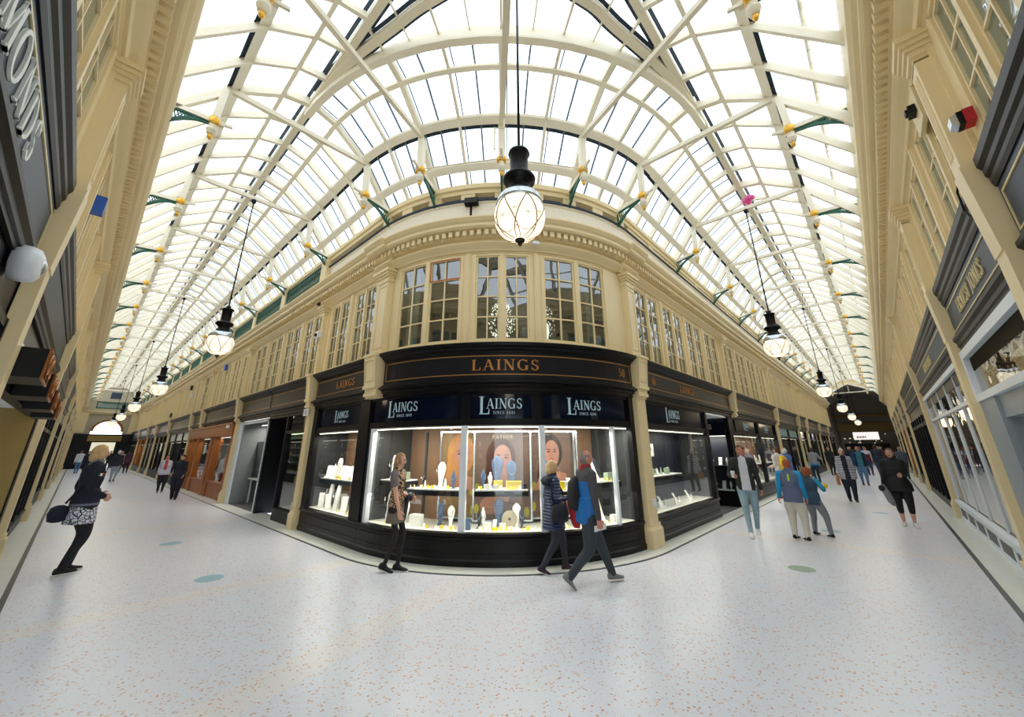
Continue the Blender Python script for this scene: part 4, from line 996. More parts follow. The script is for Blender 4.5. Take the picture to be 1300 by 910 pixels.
# --- outer right wall: the white framed jewellers
def white_front(s0, s1, label):
    t = thing('shopfront', label, 'shopfront')
    m = MB(); RO.box(m, s0, s1, -.08, .07, .37, .45); RO.box(m, s0, s1, -.08, .02, .0, .36); RO.box(m, s0, s1, -.08, .05, 0, .07)
    n = int((s1-s0)/1.1)
    for i in range(n+1): c = s0+(s1-s0)*i/n; RO.box(m, max(s0, c-.04), min(s1, c+.04), -.05, .035, .05, .37)
    RO.box(m, s0, s1, .02, .035, .30, .37); m.build('stall_riser', 'white_paint', t)
    for i in range(n): m = MB(); a = s0+(s1-s0)*(i+.5)/n; RO.box(m, a-.42, a+.42, .02, .028, .10, .27); m.build('inset_panel', 'board_dark', t)
    m = MB(); RO.box(m, s0, s1, -.06, .04, 2.82, 2.90); RO.box(m, s0, s0+.06, -.06, .02, .46, 2.82); RO.box(m, s1-.06, s1, -.06, .02, .46, 2.82); RO.box(m, s0, s1, -.05, .02, 2.29, 2.34); m.build('frame', 'white_paint', t)
    for i in range(1, 5): m = MB(); c = s0+(s1-s0)*i/5; RO.box(m, c-.014, c+.014, -.03, .004, .46, 2.8); m.build('mullion', 'white_paint', t)
    bx(RO, s0, s1, -.03, -.02, .46, 2.8, 'glass_pane', 'wave_glass', t); room(RO, s0, s1, 1.2, t, back='taupe', side='taupe', ceil_='taupe', z1=2.8, fl=.5)
    return t
wf = white_front(-15.0, -8.3, 'white framed jewellers window with a row of small transom panes on the right wall')
strip_light(RO, -14.8, -8.5, -.12, 2.28, 4, wf, emit=False)
t = thing('shop_doorway', 'grey panelled doorway with a wide white framed fanlight at the right edge', 'doorway')
m = MB(); RO.box(m, -7.9, -4.7, -.06, .05, 2.80, 2.90); RO.box(m, -7.9, -4.7, -.06, .05, 2.24, 2.32); RO.box(m, -7.9, -7.8, -.06, .05, 2.32, 2.8); m.build('frame', 'white_paint', t)
bx(RO, -7.8, -4.7, -.02, -.01, 2.32, 2.8, 'fanlight', 'wave_glass', t)
m = MB(); RO.box(m, -7.9, -7.0, -.3, .03, 0, 2.24); RO.box(m, -7.0, -4.7, -.3, .0, 2.0, 2.24); m.build('door_surround', 'stone_grey', t)
bx(RO, -7.0, -4.7, -.34, -.3, 0, 2.0, 'door_leaf', 'dim_room', t); bx(RO, -7.9, -4.7, -1.0, -.95, 2.2, 2.85, 'inner_wall', 'taupe', t)
plain_front(RO, -4.3, -1.4, 'dark shop window nearest the camera on the right wall', power=3, n=2)
# hanging lamp reflections belong to real lamps: nothing added here
t = thing('shopfront', 'row of tall black glass doors beyond the white framed jewellers', 'shopfront')
m = MB()
for i in range(8): c = -23.5+(8.1)*i/7; RO.box(m, c-.04, c+.04, -.1, .03, .1, 2.62)
RO.box(m, -23.5, -15.4, -.08, .02, 2.3, 2.4); RO.box(m, -23.5, -15.4, -.08, .03, 0, .22); m.build('frame', 'black_paint', t)
bx(RO, -23.5, -15.4, -.05, -.04, .2, 2.3, 'glass_pane', 'dark_glass', t); bx(RO, -23.5, -15.4, -.04, -.02, 2.4, 2.62, 'name_panel', 'dark_grey', t); bx(RO, -23.5, -15.4, -.6, -.55, 0, 2.62, 'back_panel', 'dark_void', t)
for i, (a, b) in enumerate(zip(pr[4:], pr[5:]+[R_END])):
    plain_front(RO, -(b-.2), -(a+.2), 'shopfront on the outer right wall, %s beyond the black glass doors' % ORD[i], power=4, n=3, frame='brown_wood' if i == 1 else 'black_paint', group='far shopfronts on the outer right wall', back=['room_grey', 'dim_room'][i % 2])
# --- outer left wall
t = thing('recessed_entrance', 'recessed entrance with an ochre side wall and white ceiling at the left edge', 'shop entrance')
bx(LO, 10.30, 10.36, -3.2, .0, 0, 2.36, 'ochre_wall', 'ochre', t); bx(LO, 5.0, 10.36, -3.2, -.02, 2.36, 2.42, 'ceiling', 'white_paint', t); bx(LO, 5.0, 10.36, -3.25, -3.2, 0, 2.4, 'back_wall', 'room_grey', t); bx(LO, 4.95, 5.0, -3.2, -.02, 0, 2.4, 'side_wall', 'room_grey', t)
bx(LO, 5.0, 10.36, -.10, .0, 2.24, 2.42, 'gold_edge', 'black_paint', t)
t = thing('shopfront', 'glossy black glass transom above the recessed entrance on the left', 'shop transom')
bx(LO, 4.95, 10.7, -.12, .03, 2.42, 2.64, 'glass_panel', 'mirror_black', t)
m = MB(); LO.box(m, 10.36, 10.7, -.1, .02, 0, 2.62); m.build('jamb', 'black_paint', t)
plain_front(LO, .8, 4.55, 'dark shop window under the DIAMONDS fascia', power=3, n=2, zt=2.2)
bx(LO, 11.1, 12.4, -.1, .03, 0, 2.6, 'x', 'ochre', None).name = 'ochre_panel'  # ochre puts warm shade into the colour of a cream pilaster
o = bpy.data.objects['ochre_panel']; tag(o, 'tall cream wall panel, warm shade painted in ochre, beyond the first shop on the left', 'wall panel')
plain_front(LO, 12.45, 16.2, 'narrow gold trimmed dark shop window beyond the ochre panel', n=3, frame='black_paint', rz=.3, power=3)
for i, (a, b) in enumerate(zip(pl[3:], pl[4:]+[L_END])):
    plain_front(LO, a+.2, b-.2, 'shopfront on the outer left wall, %s beyond the gold trimmed window' % ORD[i], power=3.5, n=3, group='far shopfronts on the outer left wall', back=['dim_room', 'room_grey'][i % 2], frame=['black_paint', 'dark_grey', 'brown_wood'][i % 3])

for path, a, b, nm in ((LO, -.9, L_END, 'left'), (RO, -R_END, .4, 'right')):
    m = MB(); path.box(m, a, b, -.12, -.01, 2.63, 3.855); tag(m.build('wall_head_'+nm, 'board_dark'), kind='structure')
# ============================================================ END WALLS
# left end
Y = L_END
m = MB()
def arch_wall(m, x0, x1, z0, z1, cx, r, zs, y, th, n=16):
    pts = [(cx-r, z0)]+[(cx+r*math.cos(PI-PI*i/n), zs+r*math.sin(PI-PI*i/n)) for i in range(n+1)]+[(cx+r, z0)]
    for (a, za), (b, zb) in zip(pts, pts[1:]):
        if abs(a-b) < 1e-6: continue
        m.hexa([(a, y, za), (b, y, zb), (b, y+th, zb), (a, y+th, za), (a, y, z1), (b, y, z1), (b, y+th, z1), (a, y+th, z1)])
    m.box(x0, cx-r, y, y+th, z0, z1); m.box(cx+r, x1, y, y+th, z0, z1)
arch_wall(m, -1.2, 4.4, 3.2, 5.3, 1.7, 1.15, 3.5, Y, .4)
m.box(-1.2, 4.4, Y, Y+.4, 5.3, 5.75); m.box(-1.2, 0.4, Y, Y+.4, 5.75, 6.45); m.box(3.0, 4.4, Y, Y+.4, 5.75, 6.45); m.box(-1.2, 4.4, Y, Y+.4, 6.4, 8.4)
tag(m.build('wall_end_left', 'stone'), kind='structure')
m = MB(); m.box(-1.0, 4.2, Y-.25, Y, 5.35, 5.45); m.box(-1.0, 4.2, Y-.15, Y, 5.2, 5.35); tag(m.build('trim_end_left', 'cream'), kind='structure')
for x0, x1, nm in ((-.75, .1, 'left'), (3.2, 3.8, 'right')):
    m = MB(); m.box(x0, x1, Y-.2, Y, 3.3, 5.2); m.box(x0+.15, x1-.15, Y-.22, Y-.2, 3.4, 5.05); tag(m.build('trim_pilaster_end_'+nm, 'cream'), kind='structure')
lt = thing('lattice_panel', 'green lattice panel over the arch at the far end of the left arcade', 'lattice'); m = MB(); m.box(.4, 3.0, Y-.03, Y+.02, 5.75, 5.82); m.box(.4, 3.0, Y-.03, Y+.02, 6.35, 6.42); m.box(.4, .47, Y-.03, Y+.02, 5.75, 6.42); m.box(2.93, 3.0, Y-.03, Y+.02, 5.75, 6.42); m.build('frame', 'green', lt)
m = MB(); m.box(.4, 3.0, Y+.1, Y+.2, 5.7, 6.45); m.build('backing', 'blind', lt)
m = MB()
for i in range(20): 
    x = .4+.13*i
    m.beam((x, Y, 5.78), (min(x+.55, 3.0), Y, 6.38), .02, .02, (0, 1, 0))
m.build('lattice', 'green', lt)
m = MB(); m.box(1.2, 2.0, Y-.02, Y+.1, 6.75, 7.4); tag(m.build('window_901', 'dark_gap'), kind='structure')
m = MB(); m.smooth = False; n = 14; ring = []
for i in range(n+1): a = PI*i/n; ring.append([(1.7+r*math.cos(a), Y-.06+dy, 3.5+r*math.sin(a)) for r, dy in ((1.0, 0), (1.18, 0), (1.18, .5), (1.0, .5))])
m.rings(ring); tag(m.build('trim_arch_end_left', 'brown_wood'), kind='structure')
m = MB(); m.box(-1.2, 4.4, Y-.15, Y+.4, 2.45, 3.22); tag(m.build('trim_band_end_left', 'board_dark'), kind='structure')
m = MB(); m.box(.5, 2.9, Y-.2, Y-.15, 2.55, 3.1); tag(m.build('name_board', 'ochre'), 'dull ochre name board over the exit at the far end of the left arcade', 'sign')
m = MB(); m.box(-1.2, .9, Y, Y+.4, 0, 2.5); m.box(2.6, 4.4, Y, Y+.4, 0, 2.5); tag(m.build('wall_piers_end_left', 'board_dark'), kind='structure')
# street beyond the exit: pavement is the floor; a pale building across it closes the view
m = MB(); m.box(-6, 10, Y+9.5, Y+10, 0, 2.6); tag(m.build('wall_street', 'stone'), kind='structure')
# right end
X = R_END
m = MB()
zz = lambda y: 8.2-.42*(y-CRY)**2
ys = [-1.3+(4.8)*i/16 for i in range(17)]
for a, b in zip(ys, ys[1:]):
    ga = 7.55-.42*abs(a-CRY); gb_ = 7.55-.42*abs(b-CRY)
    m.hexa([(X, a, ga), (X+.3, a, ga), (X+.3, b, gb_), (X, b, gb_), (X, a, 8.5), (X+.3, a, 8.5), (X+.3, b, 8.5), (X, b, 8.5)])
tag(m.build('wall_end_right', 'cream'), kind='structure')
m = MB(); m.beam((X-.1, -1.2, 7.55-.42*2.52), (X-.1, CRY, 7.6), .12, .14); m.beam((X-.1, 3.6, 7.55-.42*2.28), (X-.1, CRY, 7.6), .12, .14); m.beam((X-.05, -1.0, 6.75), (X-.05, 3.5, 6.75), .07, .08); m.beam((X-.05, CRY, 6.75), (X-.05, CRY, 7.5), .06, .06); tag(m.build('trim_gable', 'cream_roof'), kind='structure')
m = MB(); m.add([(X, -1.3, 6.45), (X+12, -1.3, 6.45), (X+12, CRY, 7.55), (X, CRY, 7.55), (X, 3.6, 6.45), (X+12, 3.6, 6.45)], [(0, 1, 2, 3), (3, 2, 5, 4)]); m.box(X, X+12, -1.4, -1.3, 0, 6.5); m.box(X, X+12, 3.6, 3.7, 0, 6.5); m.box(X+12, X+12.2, -1.4, 3.7, 0, 7.6); tag(m.build('wall_passage', 'passage_grey'), kind='structure')
m = MB(); m.box(X+11.6, X+12, -1.3, 3.6, 3.3, 4.3); m.box(X+11.7, X+12, -1.3, 3.6, 5.0, 5.3); tag(m.build('trim_passage_beam', 'ochre'), kind='structure')
t = thing('cafe_counter', 'dark cafe front with a lit pale sign at the far end of the right arcade', 'cafe')
m = MB(); m.box(X+10.6, X+10.9, -.6, 3.3, 0, 2.0); m.build('counter', 'black_paint', t)
m = MB(); m.box(X+5.0, X+5.1, .1, 2.1, 2.35, 3.1); m.build('sign', 'cafe_sign', t)
fs = Flat((X+4.99, 1.1, 0), (0, -1, 0), (-1, 0, 0)); mm = MB()
for i in range(6): fs.box(mm, -.75+.13*i, -.67+.13*i, 0, .02, 2.5, 2.72)
mm.build('sign_marks', 'board_dark', t)
m = MB(); rr = random.Random(3)
for i in range(26): m.ball((X+10.4, rr.uniform(-.5, 3.2), rr.uniform(2.0, 3.2)), .05, n=6, m=4)
o = m.build('bulbs', 'lantern_glass', t); o['kind'] = 'stuff'
# ============================================================ GOODS IN THE JEWELLERS WINDOWS
def bust_mesh(h, w=.5, tall=False):
    """necklace display bust: flat pedestal, neck-and-shoulders shape leaning back; local y into the wall"""
    m = MB(); m.smooth = True
    prof = [(.0, .30), (.12, .20), (.30, .34), (.55, .62), (.72, .60), (.84, .34), (.92, .22), (1.0, .2)] if not tall else [(.0, .34), (.1, .26), (.25, .30), (.5, .52), (.75, .66), (.88, .56), (.96, .30), (1.0, .22)]
    rr = []
    for z, k in prof:
        c = (0, .10*h*z, z*h); a = w*h*k*.5; b = max(.012, .16*h*(1 if z > .2 else 1.2)*.5)
        rr.append([(a*math.cos(2*PI*i/14), c[1]+b*math.sin(2*PI*i/14), c[2]) for i in range(14)])
    m.rings(rr); m.smooth = False; m.box(-.16*h, .16*h, -.10*h, .12*h, 0, .03*h)
    return m
def ramp_mesh(h):    # leaning bracelet or chain board
    m = MB(); w = .42*h; m.smooth = False
    pts = [(0, 0), (.16, .25), (.34, .62), (.5, .95), (.56, 1.0)]
    rings = [[(-w/2, y*h, z*h), (w/2, y*h, z*h), (w/2, (y+.12)*h, z*h), (-w/2, (y+.12)*h, z*h)] for y, z in pts]
    m.rings(rings); m.box(-w/2, w/2, -.02, .55*h, 0, .02); return m
def ringcone(h):
    m = MB(); m.smooth = True; m.lathe([(.25*h, 0), (.25*h, .08*h), (.14*h, .12*h), (.13*h, .6*h), (.05*h, 1.0*h)], n=10); return m
def boxm(w, d, h):
    m = MB(); m.box(-w/2, w/2, -d/2, d/2, 0, h); return m
def card(h):
    m = MB(); m.hexa([(-.4*h, 0, 0), (.4*h, 0, 0), (.4*h, .3*h, 0), (-.4*h, .3*h, 0), (-.4*h, .25*h, h), (.4*h, .25*h, h), (.4*h, .3*h, h), (-.4*h, .3*h, h)]); return m
def chain_on(h, w=.5):
    m = MB(); n = 14
    m.tube([(w*h*.25*math.sin(PI*(i/n-.5)), -.085*h-.02*math.cos(PI*(i/n-.5)), h*(.78-.28*math.cos(PI*(i/n-.5)))) for i in range(n+1)], .004, 5); return m
PROTO = {}
def proto(kind, size, m_):
    key = (kind, size, m_)
    if key in PROTO: return PROTO[key]
    def mk(b, nm): me = b.mesh(nm); me.materials.append(MATS[m_]); return me
    nm = {'bust': 'necklace_bust', 'tall': 'necklace_bust', 'ramp': 'bracelet_ramp', 'cone': 'ring_cone', 'box': 'jewellery_box', 'card': 'price_card', 'plate': 'watch_stand'}[kind]
    b = {'bust': lambda: bust_mesh(size), 'tall': lambda: bust_mesh(size, .62, True), 'ramp': lambda: ramp_mesh(size), 'cone': lambda: ringcone(size), 'box': lambda: boxm(size, size*.7, size*.9), 'card': lambda: card(size), 'plate': lambda: card(size)}[kind]()
    PROTO[key] = (nm, mk(b, nm)); 
    if kind in ('bust', 'tall'):
        c = chain_on(size, .5 if kind == 'bust' else .62).mesh('chain'); c.materials.append(MATS['silver']); PROTO[key] += (c,)
    return PROTO[key]
CATN = {'bust': 'display bust', 'tall': 'display bust', 'ramp': 'bracelet stand', 'cone': 'ring stand', 'box': 'jewellery box', 'card': 'price card', 'plate': 'watch stand'}
def good(path, s, d, z, kind, size, m_, label, group, turn=0.0):
    pr_ = proto(kind, size, m_); nm, me = pr_[0], pr_[1]
    o = bpy.data.objects.new(nm, me); C.objects.link(o); o.matrix_world = path.frame(s, d, z) @ Matrix.Rotation(turn, 4, 'Z'); tag(o, label, CATN[kind], group)
    if len(pr_) > 2:
        c = bpy.data.objects.new('necklace_chain', pr_[2]); C.objects.link(c); c.parent = o
    return o
def shelf(path, s0, s1, d0, d1, z, label, m_='shelf_black', front=True):
    t = thing('display_shelf', label, 'shelf'); m = MB(); path.box(m, s0, s1, d0, d1, z-.02, z); m.build('white_pad', 'velvet_white', t)
    m = MB(); path.box(m, s0-.01, s1+.01, d0-.01, d1+.015, z-.10, z-.02); m.build('tray', m_, t); return t
FLc = FL
rg = random.Random(21)
# positions: bottom row and shelf row per window.  (angle, d, kind, size, material, words)
def row(path, items, z, where, grp):
    seen = {}; items = sorted(items, key=lambda q: q[0])
    for i, (s, d, kind, size, m_) in enumerate(items):
        colr = {'velvet_white': 'white', 'velvet_blue': 'slate blue', 'velvet_dark': 'black', 'yellow': 'yellow', 'sage': 'pale green', 'leaflet': 'pale'}[m_]
        nm = {'bust': 'necklace bust', 'tall': 'tall necklace bust', 'ramp': 'leaning bracelet stand', 'cone': 'ring cone', 'box': 'jewellery box', 'card': 'price card', 'plate': 'tilted watch stand'}[kind]
        key = (colr, nm); k = seen.get(key, 0); seen[key] = k+1
        tot = sum(1 for q in items if q[2] == kind and q[4] == m_)
        pos = '' if tot == 1 else ('leftmost ' if k == 0 else ('rightmost ' if k == tot-1 else ORD[k]+' '))
        lab = '%s%s %s %s' % (pos, colr, nm, where)
        good(path, s, d, z, kind, size, m_, lab, '%s %ss %s' % (colr, nm, grp), rg.uniform(-.25, .25)+(1.0 if kind == 'ramp' and path is IN and s < 0 else 0))
def smalls(path, s0, s1, d0, d1, n_, mats=('yellow', 'velvet_white'), kinds=('card', 'cone'), size=.055):
    out = []
    ss = sorted(rg.uniform(s0, s1) for _ in range(int(n_*1.7)))
    for s in ss: out.append((s, rg.uniform(d0, d1), rg.choice(kinds), size, rg.choice(mats)))
    return out
A = sA
# left window of the rounded corner (179-211)
shelf(IN, A(180), A(190.5), -.62, -.22, 1.16, 'black shelf with white pad at the left of the left corner window'); shelf(IN, A(193.5), A(210.8), -.62, -.2, 1.05, 'long black shelf with white pad in the left corner window')
row(IN, [(A(181.5), -.4, 'tall', .42, 'velvet_white'), (A(185.6), -.42, 'box', .13, 'yellow'), (A(188.6), -.4, 'box', .15, 'sage')], 1.16, 'on the left shelf of the left corner window', 'on the left shelf of the left corner window')
row(IN, [(A(196), -.45, 'bust', .24, 'velvet_dark'), (A(202.6), -.45, 'tall', .42, 'velvet_white'), (A(207.5), -.42, 'bust', .28, 'velvet_blue'), (A(198.2), -.35, 'cone', .12, 'velvet_white'), (A(205.4), -.34, 'cone', .16, 'velvet_white')]+smalls(IN, A(194.2), A(210), -.3, -.24, 9), 1.05, 'on the long shelf, left corner window', 'on the long shelf of the left corner window')
row(IN, [(A(181), -.4, 'tall', .5, 'velvet_white'), (A(183.5), -.3, 'bust', .2, 'velvet_blue'), (A(192.5), -.25, 'tall', .38, 'velvet_white'), (A(196.4), -.3, 'box', .2, 'velvet_white'), (A(202.6), -.5, 'tall', .36, 'velvet_blue'), (A(207.2), -.4, 'tall', .32, 'velvet_white'), (A(188.4), -.3, 'plate', .16, 'velvet_white')]+smalls(IN, A(184), A(210), -.3, -.15, 14), FLc, 'on the floor of the left corner window', 'on the floor of the left corner window')
# middle window (215-231)
shelf(IN, A(215.4), A(230.4), -.62, -.22, 1.05, 'black shelf with white pad across the middle corner window')
row(IN, [(A(217.2), -.42, 'bust', .30, 'velvet_blue'), (A(221.3), -.52, 'tall', .52, 'velvet_blue'), (A(226.1), -.52, 'tall', .44, 'velvet_blue'), (A(219.3), -.4, 'bust', .26, 'velvet_white'), (A(221.9), -.32, 'box', .15, 'yellow'), (A(225.6), -.32, 'box', .14, 'yellow'), (A(227.6), -.32, 'box', .14, 'yellow'), (A(229.3), -.3, 'box', .09, 'velvet_dark'), (A(218.6), -.28, 'box', .09, 'velvet_white'), (A(221.2), -.27, 'box', .085, 'leaflet')]+smalls(IN, A(216), A(230), -.26, -.235, 7), 1.05, 'on the shelf of the middle corner window', 'on the shelf of the middle corner window')
row(IN, [(A(217.3), -.42, 'bust', .30, 'velvet_white'), (A(222.0), -.45, 'tall', .44, 'velvet_blue'), (A(227.4), -.42, 'tall', .36, 'velvet_white'), (A(229), -.4, 'bust', .3, 'velvet_dark'), (A(216.2), -.38, 'bust', .26, 'velvet_dark'), (A(219), -.26, 'box', .12, 'velvet_white'), (A(223.2), -.3, 'box', .10, 'velvet_white'), (A(220.8), -.24, 'ramp', .14, 'velvet_white')]+smalls(IN, A(215.6), A(230.6), -.24, -.14, 13), FLc, 'on the floor of the middle corner window', 'on the floor of the middle corner window')
m = MB(); x, y = IN.xy(A(225.3), -.42)
F = IN.frame(A(225.3), -.40, FLc); md = MB(); ringp = []
for i in range(24):
    a = 2*PI*i/24; ringp.append([F @ Vector((r*math.cos(a), dy, .13+r*math.sin(a))) for r, dy in ((.025, 0), (.13, 0), (.13, .015), (.025, .015))])
md.rings([ [tuple(v) for v in r] for r in ringp+[ringp[0]]], caps=False); tag(md.build('display_disc', 'stone'), 'round grey ring display disc on the floor of the middle corner window', 'display disc')
# right window (234-264)
shelf(IN, A(236), A(247), -.62, -.22, 1.02, 'black shelf with white pad at the left of the right corner window'); shelf(IN, A(250), A(263.4), -.62, -.22, 1.13, 'black shelf with white pad at the right of the right corner window')
row(IN, [(A(237.5), -.5, 'tall', .5, 'velvet_blue'), (A(240.6), -.32, 'box', .15, 'yellow'), (A(242.6), -.32, 'box', .15, 'velvet_white'), (A(244.6), -.3, 'ramp', .18, 'velvet_white')]+smalls(IN, A(236.4), A(246.5), -.27, -.235, 7), 1.02, 'on the left shelf of the right corner window', 'on the left shelf of the right corner window')
row(IN, [(A(251.4), -.4, 'box', .16, 'velvet_white'), (A(253.6), -.4, 'box', .13, 'yellow'), (A(256.4), -.42, 'ramp', .42, 'velvet_white'), (A(259), -.44, 'ramp', .38, 'velvet_dark'), (A(259.6), -.3, 'box', .15, 'sage'), (A(262.4), -.34, 'box', .12, 'yellow')]+smalls(IN, A(250.5), A(262.5), -.26, -.235, 6), 1.13, 'on the right shelf of the right corner window', 'on the right shelf of the right corner window')
row(IN, [(A(256.5), -.4, 'ramp', .5, 'velvet_white'), (A(238.5), -.4, 'tall', .3, 'velvet_blue'), (A(241.5), -.4, 'bust', .26, 'velvet_white'), (A(246), -.3, 'box', .14, 'velvet_white'), (A(250.8), -.35, 'bust', .3, 'velvet_white'), (A(260.5), -.3, 'box', .12, 'velvet_white')]+smalls(IN, A(236), A(262.5), -.3, -.14, 18), FLc, 'on the floor of the right corner window', 'on the floor of the right corner window')
# window left of the corner (Y 9.7-7.45): two crowded rows of cream stands
shelf(IN, sY(9.64), sY(7.9), -.6, -.2, 1.08, 'long glass edged shelf crowded with cream stands left of the corner', 'dark_gap')
its = []
for i in range(14): its.append((sY(9.58)+.125*i, -.34-.12*(i % 2), 'ramp' if i not in (4, 11) else 'tall', .25 if i not in (4, 11) else .42, 'velvet_white'))
row(IN, its+smalls(IN, sY(9.5), sY(8.1), -.3, -.22, 7), 1.08, 'on the shelf left of the corner post', 'on the shelf of the window left of the corner')
its = []
for i in range(16): its.append((sY(9.62)+.125*i, -.28-.12*(i % 3), 'ramp' if i not in (1, 6) else 'tall', .28 if i not in (1, 6) else .5, 'velvet_white'))
row(IN, its+smalls(IN, sY(9.55), sY(7.7), -.25, -.14, 8), FLc, 'on the display floor left of the corner post', 'on the floor of the window left of the corner')
# window right of the corner: watches
shelf(IN, sX(7.8), sX(9.9), -.6, -.2, 1.12, 'dark shelf of watches in the window right of the broad pilaster')
row(IN, [(sX(7.95)+.24*i, -.35-.04*(i % 2), ('box', 'plate', 'cone')[i % 3], (.14, .13, .15)[i % 3], ('sage', 'velvet_white', 'sage')[i % 3]) for i in range(8)], 1.12, 'on the watch shelf right of the broad pilaster', 'on the watch shelf')
row(IN, [(sX(7.95)+.28*i, -.3-.08*(i % 3), ('plate', 'ramp', 'cone')[i % 3], (.14, .2, .12)[i % 3], 'velvet_white') for i in range(12)], FLc, 'low in the watch window', 'on the floor of the window right of the broad pilaster')
for s, lab in ((sX(8.05), 'left'), (sX(8.95), 'right')):
    t = thing('watch_poster_stand', 'tall %s stand with white headed watch poster in the window right of the pilaster' % lab, 'poster stand')
    bx(IN, s, s+.38, -.62, -.60, 1.14, 1.75, 'poster_face', 'velvet_dark', t); bx(IN, s-.01, s+.39, -.60, -.59, 1.50, 1.78, 'white_header', 'leaflet', t); bx(IN, s+.13, s+.25, -.59, -.585, 1.62, 1.70, 'emblem', 'board_dark', t)
# beyond the entrance
for (a, b, nm) in ((14.5, 17.6, 'first'), (18.1, 21.0, 'second')):
    shelf(IN, sX(a), sX(b), -.65, -.2, 1.08, 'black shelf in the %s window beyond the recessed entrance' % nm)
    for z, w in ((1.08, 'on the shelf'), (FLc, 'on the floor')):
        row(IN, [(sX(a)+.16+.26*i, -.4, ('ramp', 'bust', 'box')[i % 3], (.24, .3, .14)[i % 3], ('velvet_white', 'velvet_white', 'sage')[i % 3]) for i in range(10)], z, w+' of the %s window beyond the entrance' % nm, w+' of the %s window beyond the entrance' % nm)
for i in range(6):
    p = INS.p(.2+.21*i, -.16, 0); kind = ('ramp', 'bust')[i % 2]
    for z, w in ((1.151, 'upper'), (.461, 'lower')):
        pr_ = proto(kind, .24, 'velvet_white'); o = bpy.data.objects.new(pr_[0], pr_[1]); C.objects.link(o); o.location = (p[0], p[1], z); o.rotation_euler = (0, 0, math.radians(-90))
        tag(o, '%s%s on the %s level of the inset entrance case' % (['leftmost ', 'middle ', 'rightmost '][i//2], 'cream bracelet stand' if kind == 'ramp' else 'cream necklace bust', w), CATN[kind], 'stands in the inset entrance case')
# portrait posters behind the goods, built as flat boards with flat printed shapes
def poly(m, path, pts, d): m.add([path.p(s, d, z) for s, z in pts], [tuple(range(len(pts)))])
def ell(cs, cz, rs, rz, n=20, a0=0, a1=360): return [(cs+rs*math.cos(math.radians(a0+(a1-a0)*i/n)), cz+rz*math.sin(math.radians(a0+(a1-a0)*i/n))) for i in range(n+(0 if a1-a0 >= 360 else 1))]
mat('print_bg', (92, 72, 62), .5, noise=.35, nscale=2.2); mat('print_bg2', (110, 84, 50), .5, noise=.3, nscale=2); mat('print_hair', (58, 26, 12), .5, noise=.4, nscale=9); mat('print_skin', (150, 106, 88), .5, noise=.12, nscale=5); mat('print_shade', (140, 100, 92), .5); mat('print_dark', (40, 28, 26), .5); mat('print_blonde', (158, 108, 56), .5, noise=.3, nscale=8); mat('print_yellow', (150, 140, 30), .5, noise=.4, nscale=4); mat('print_lip', (150, 70, 66), .5)
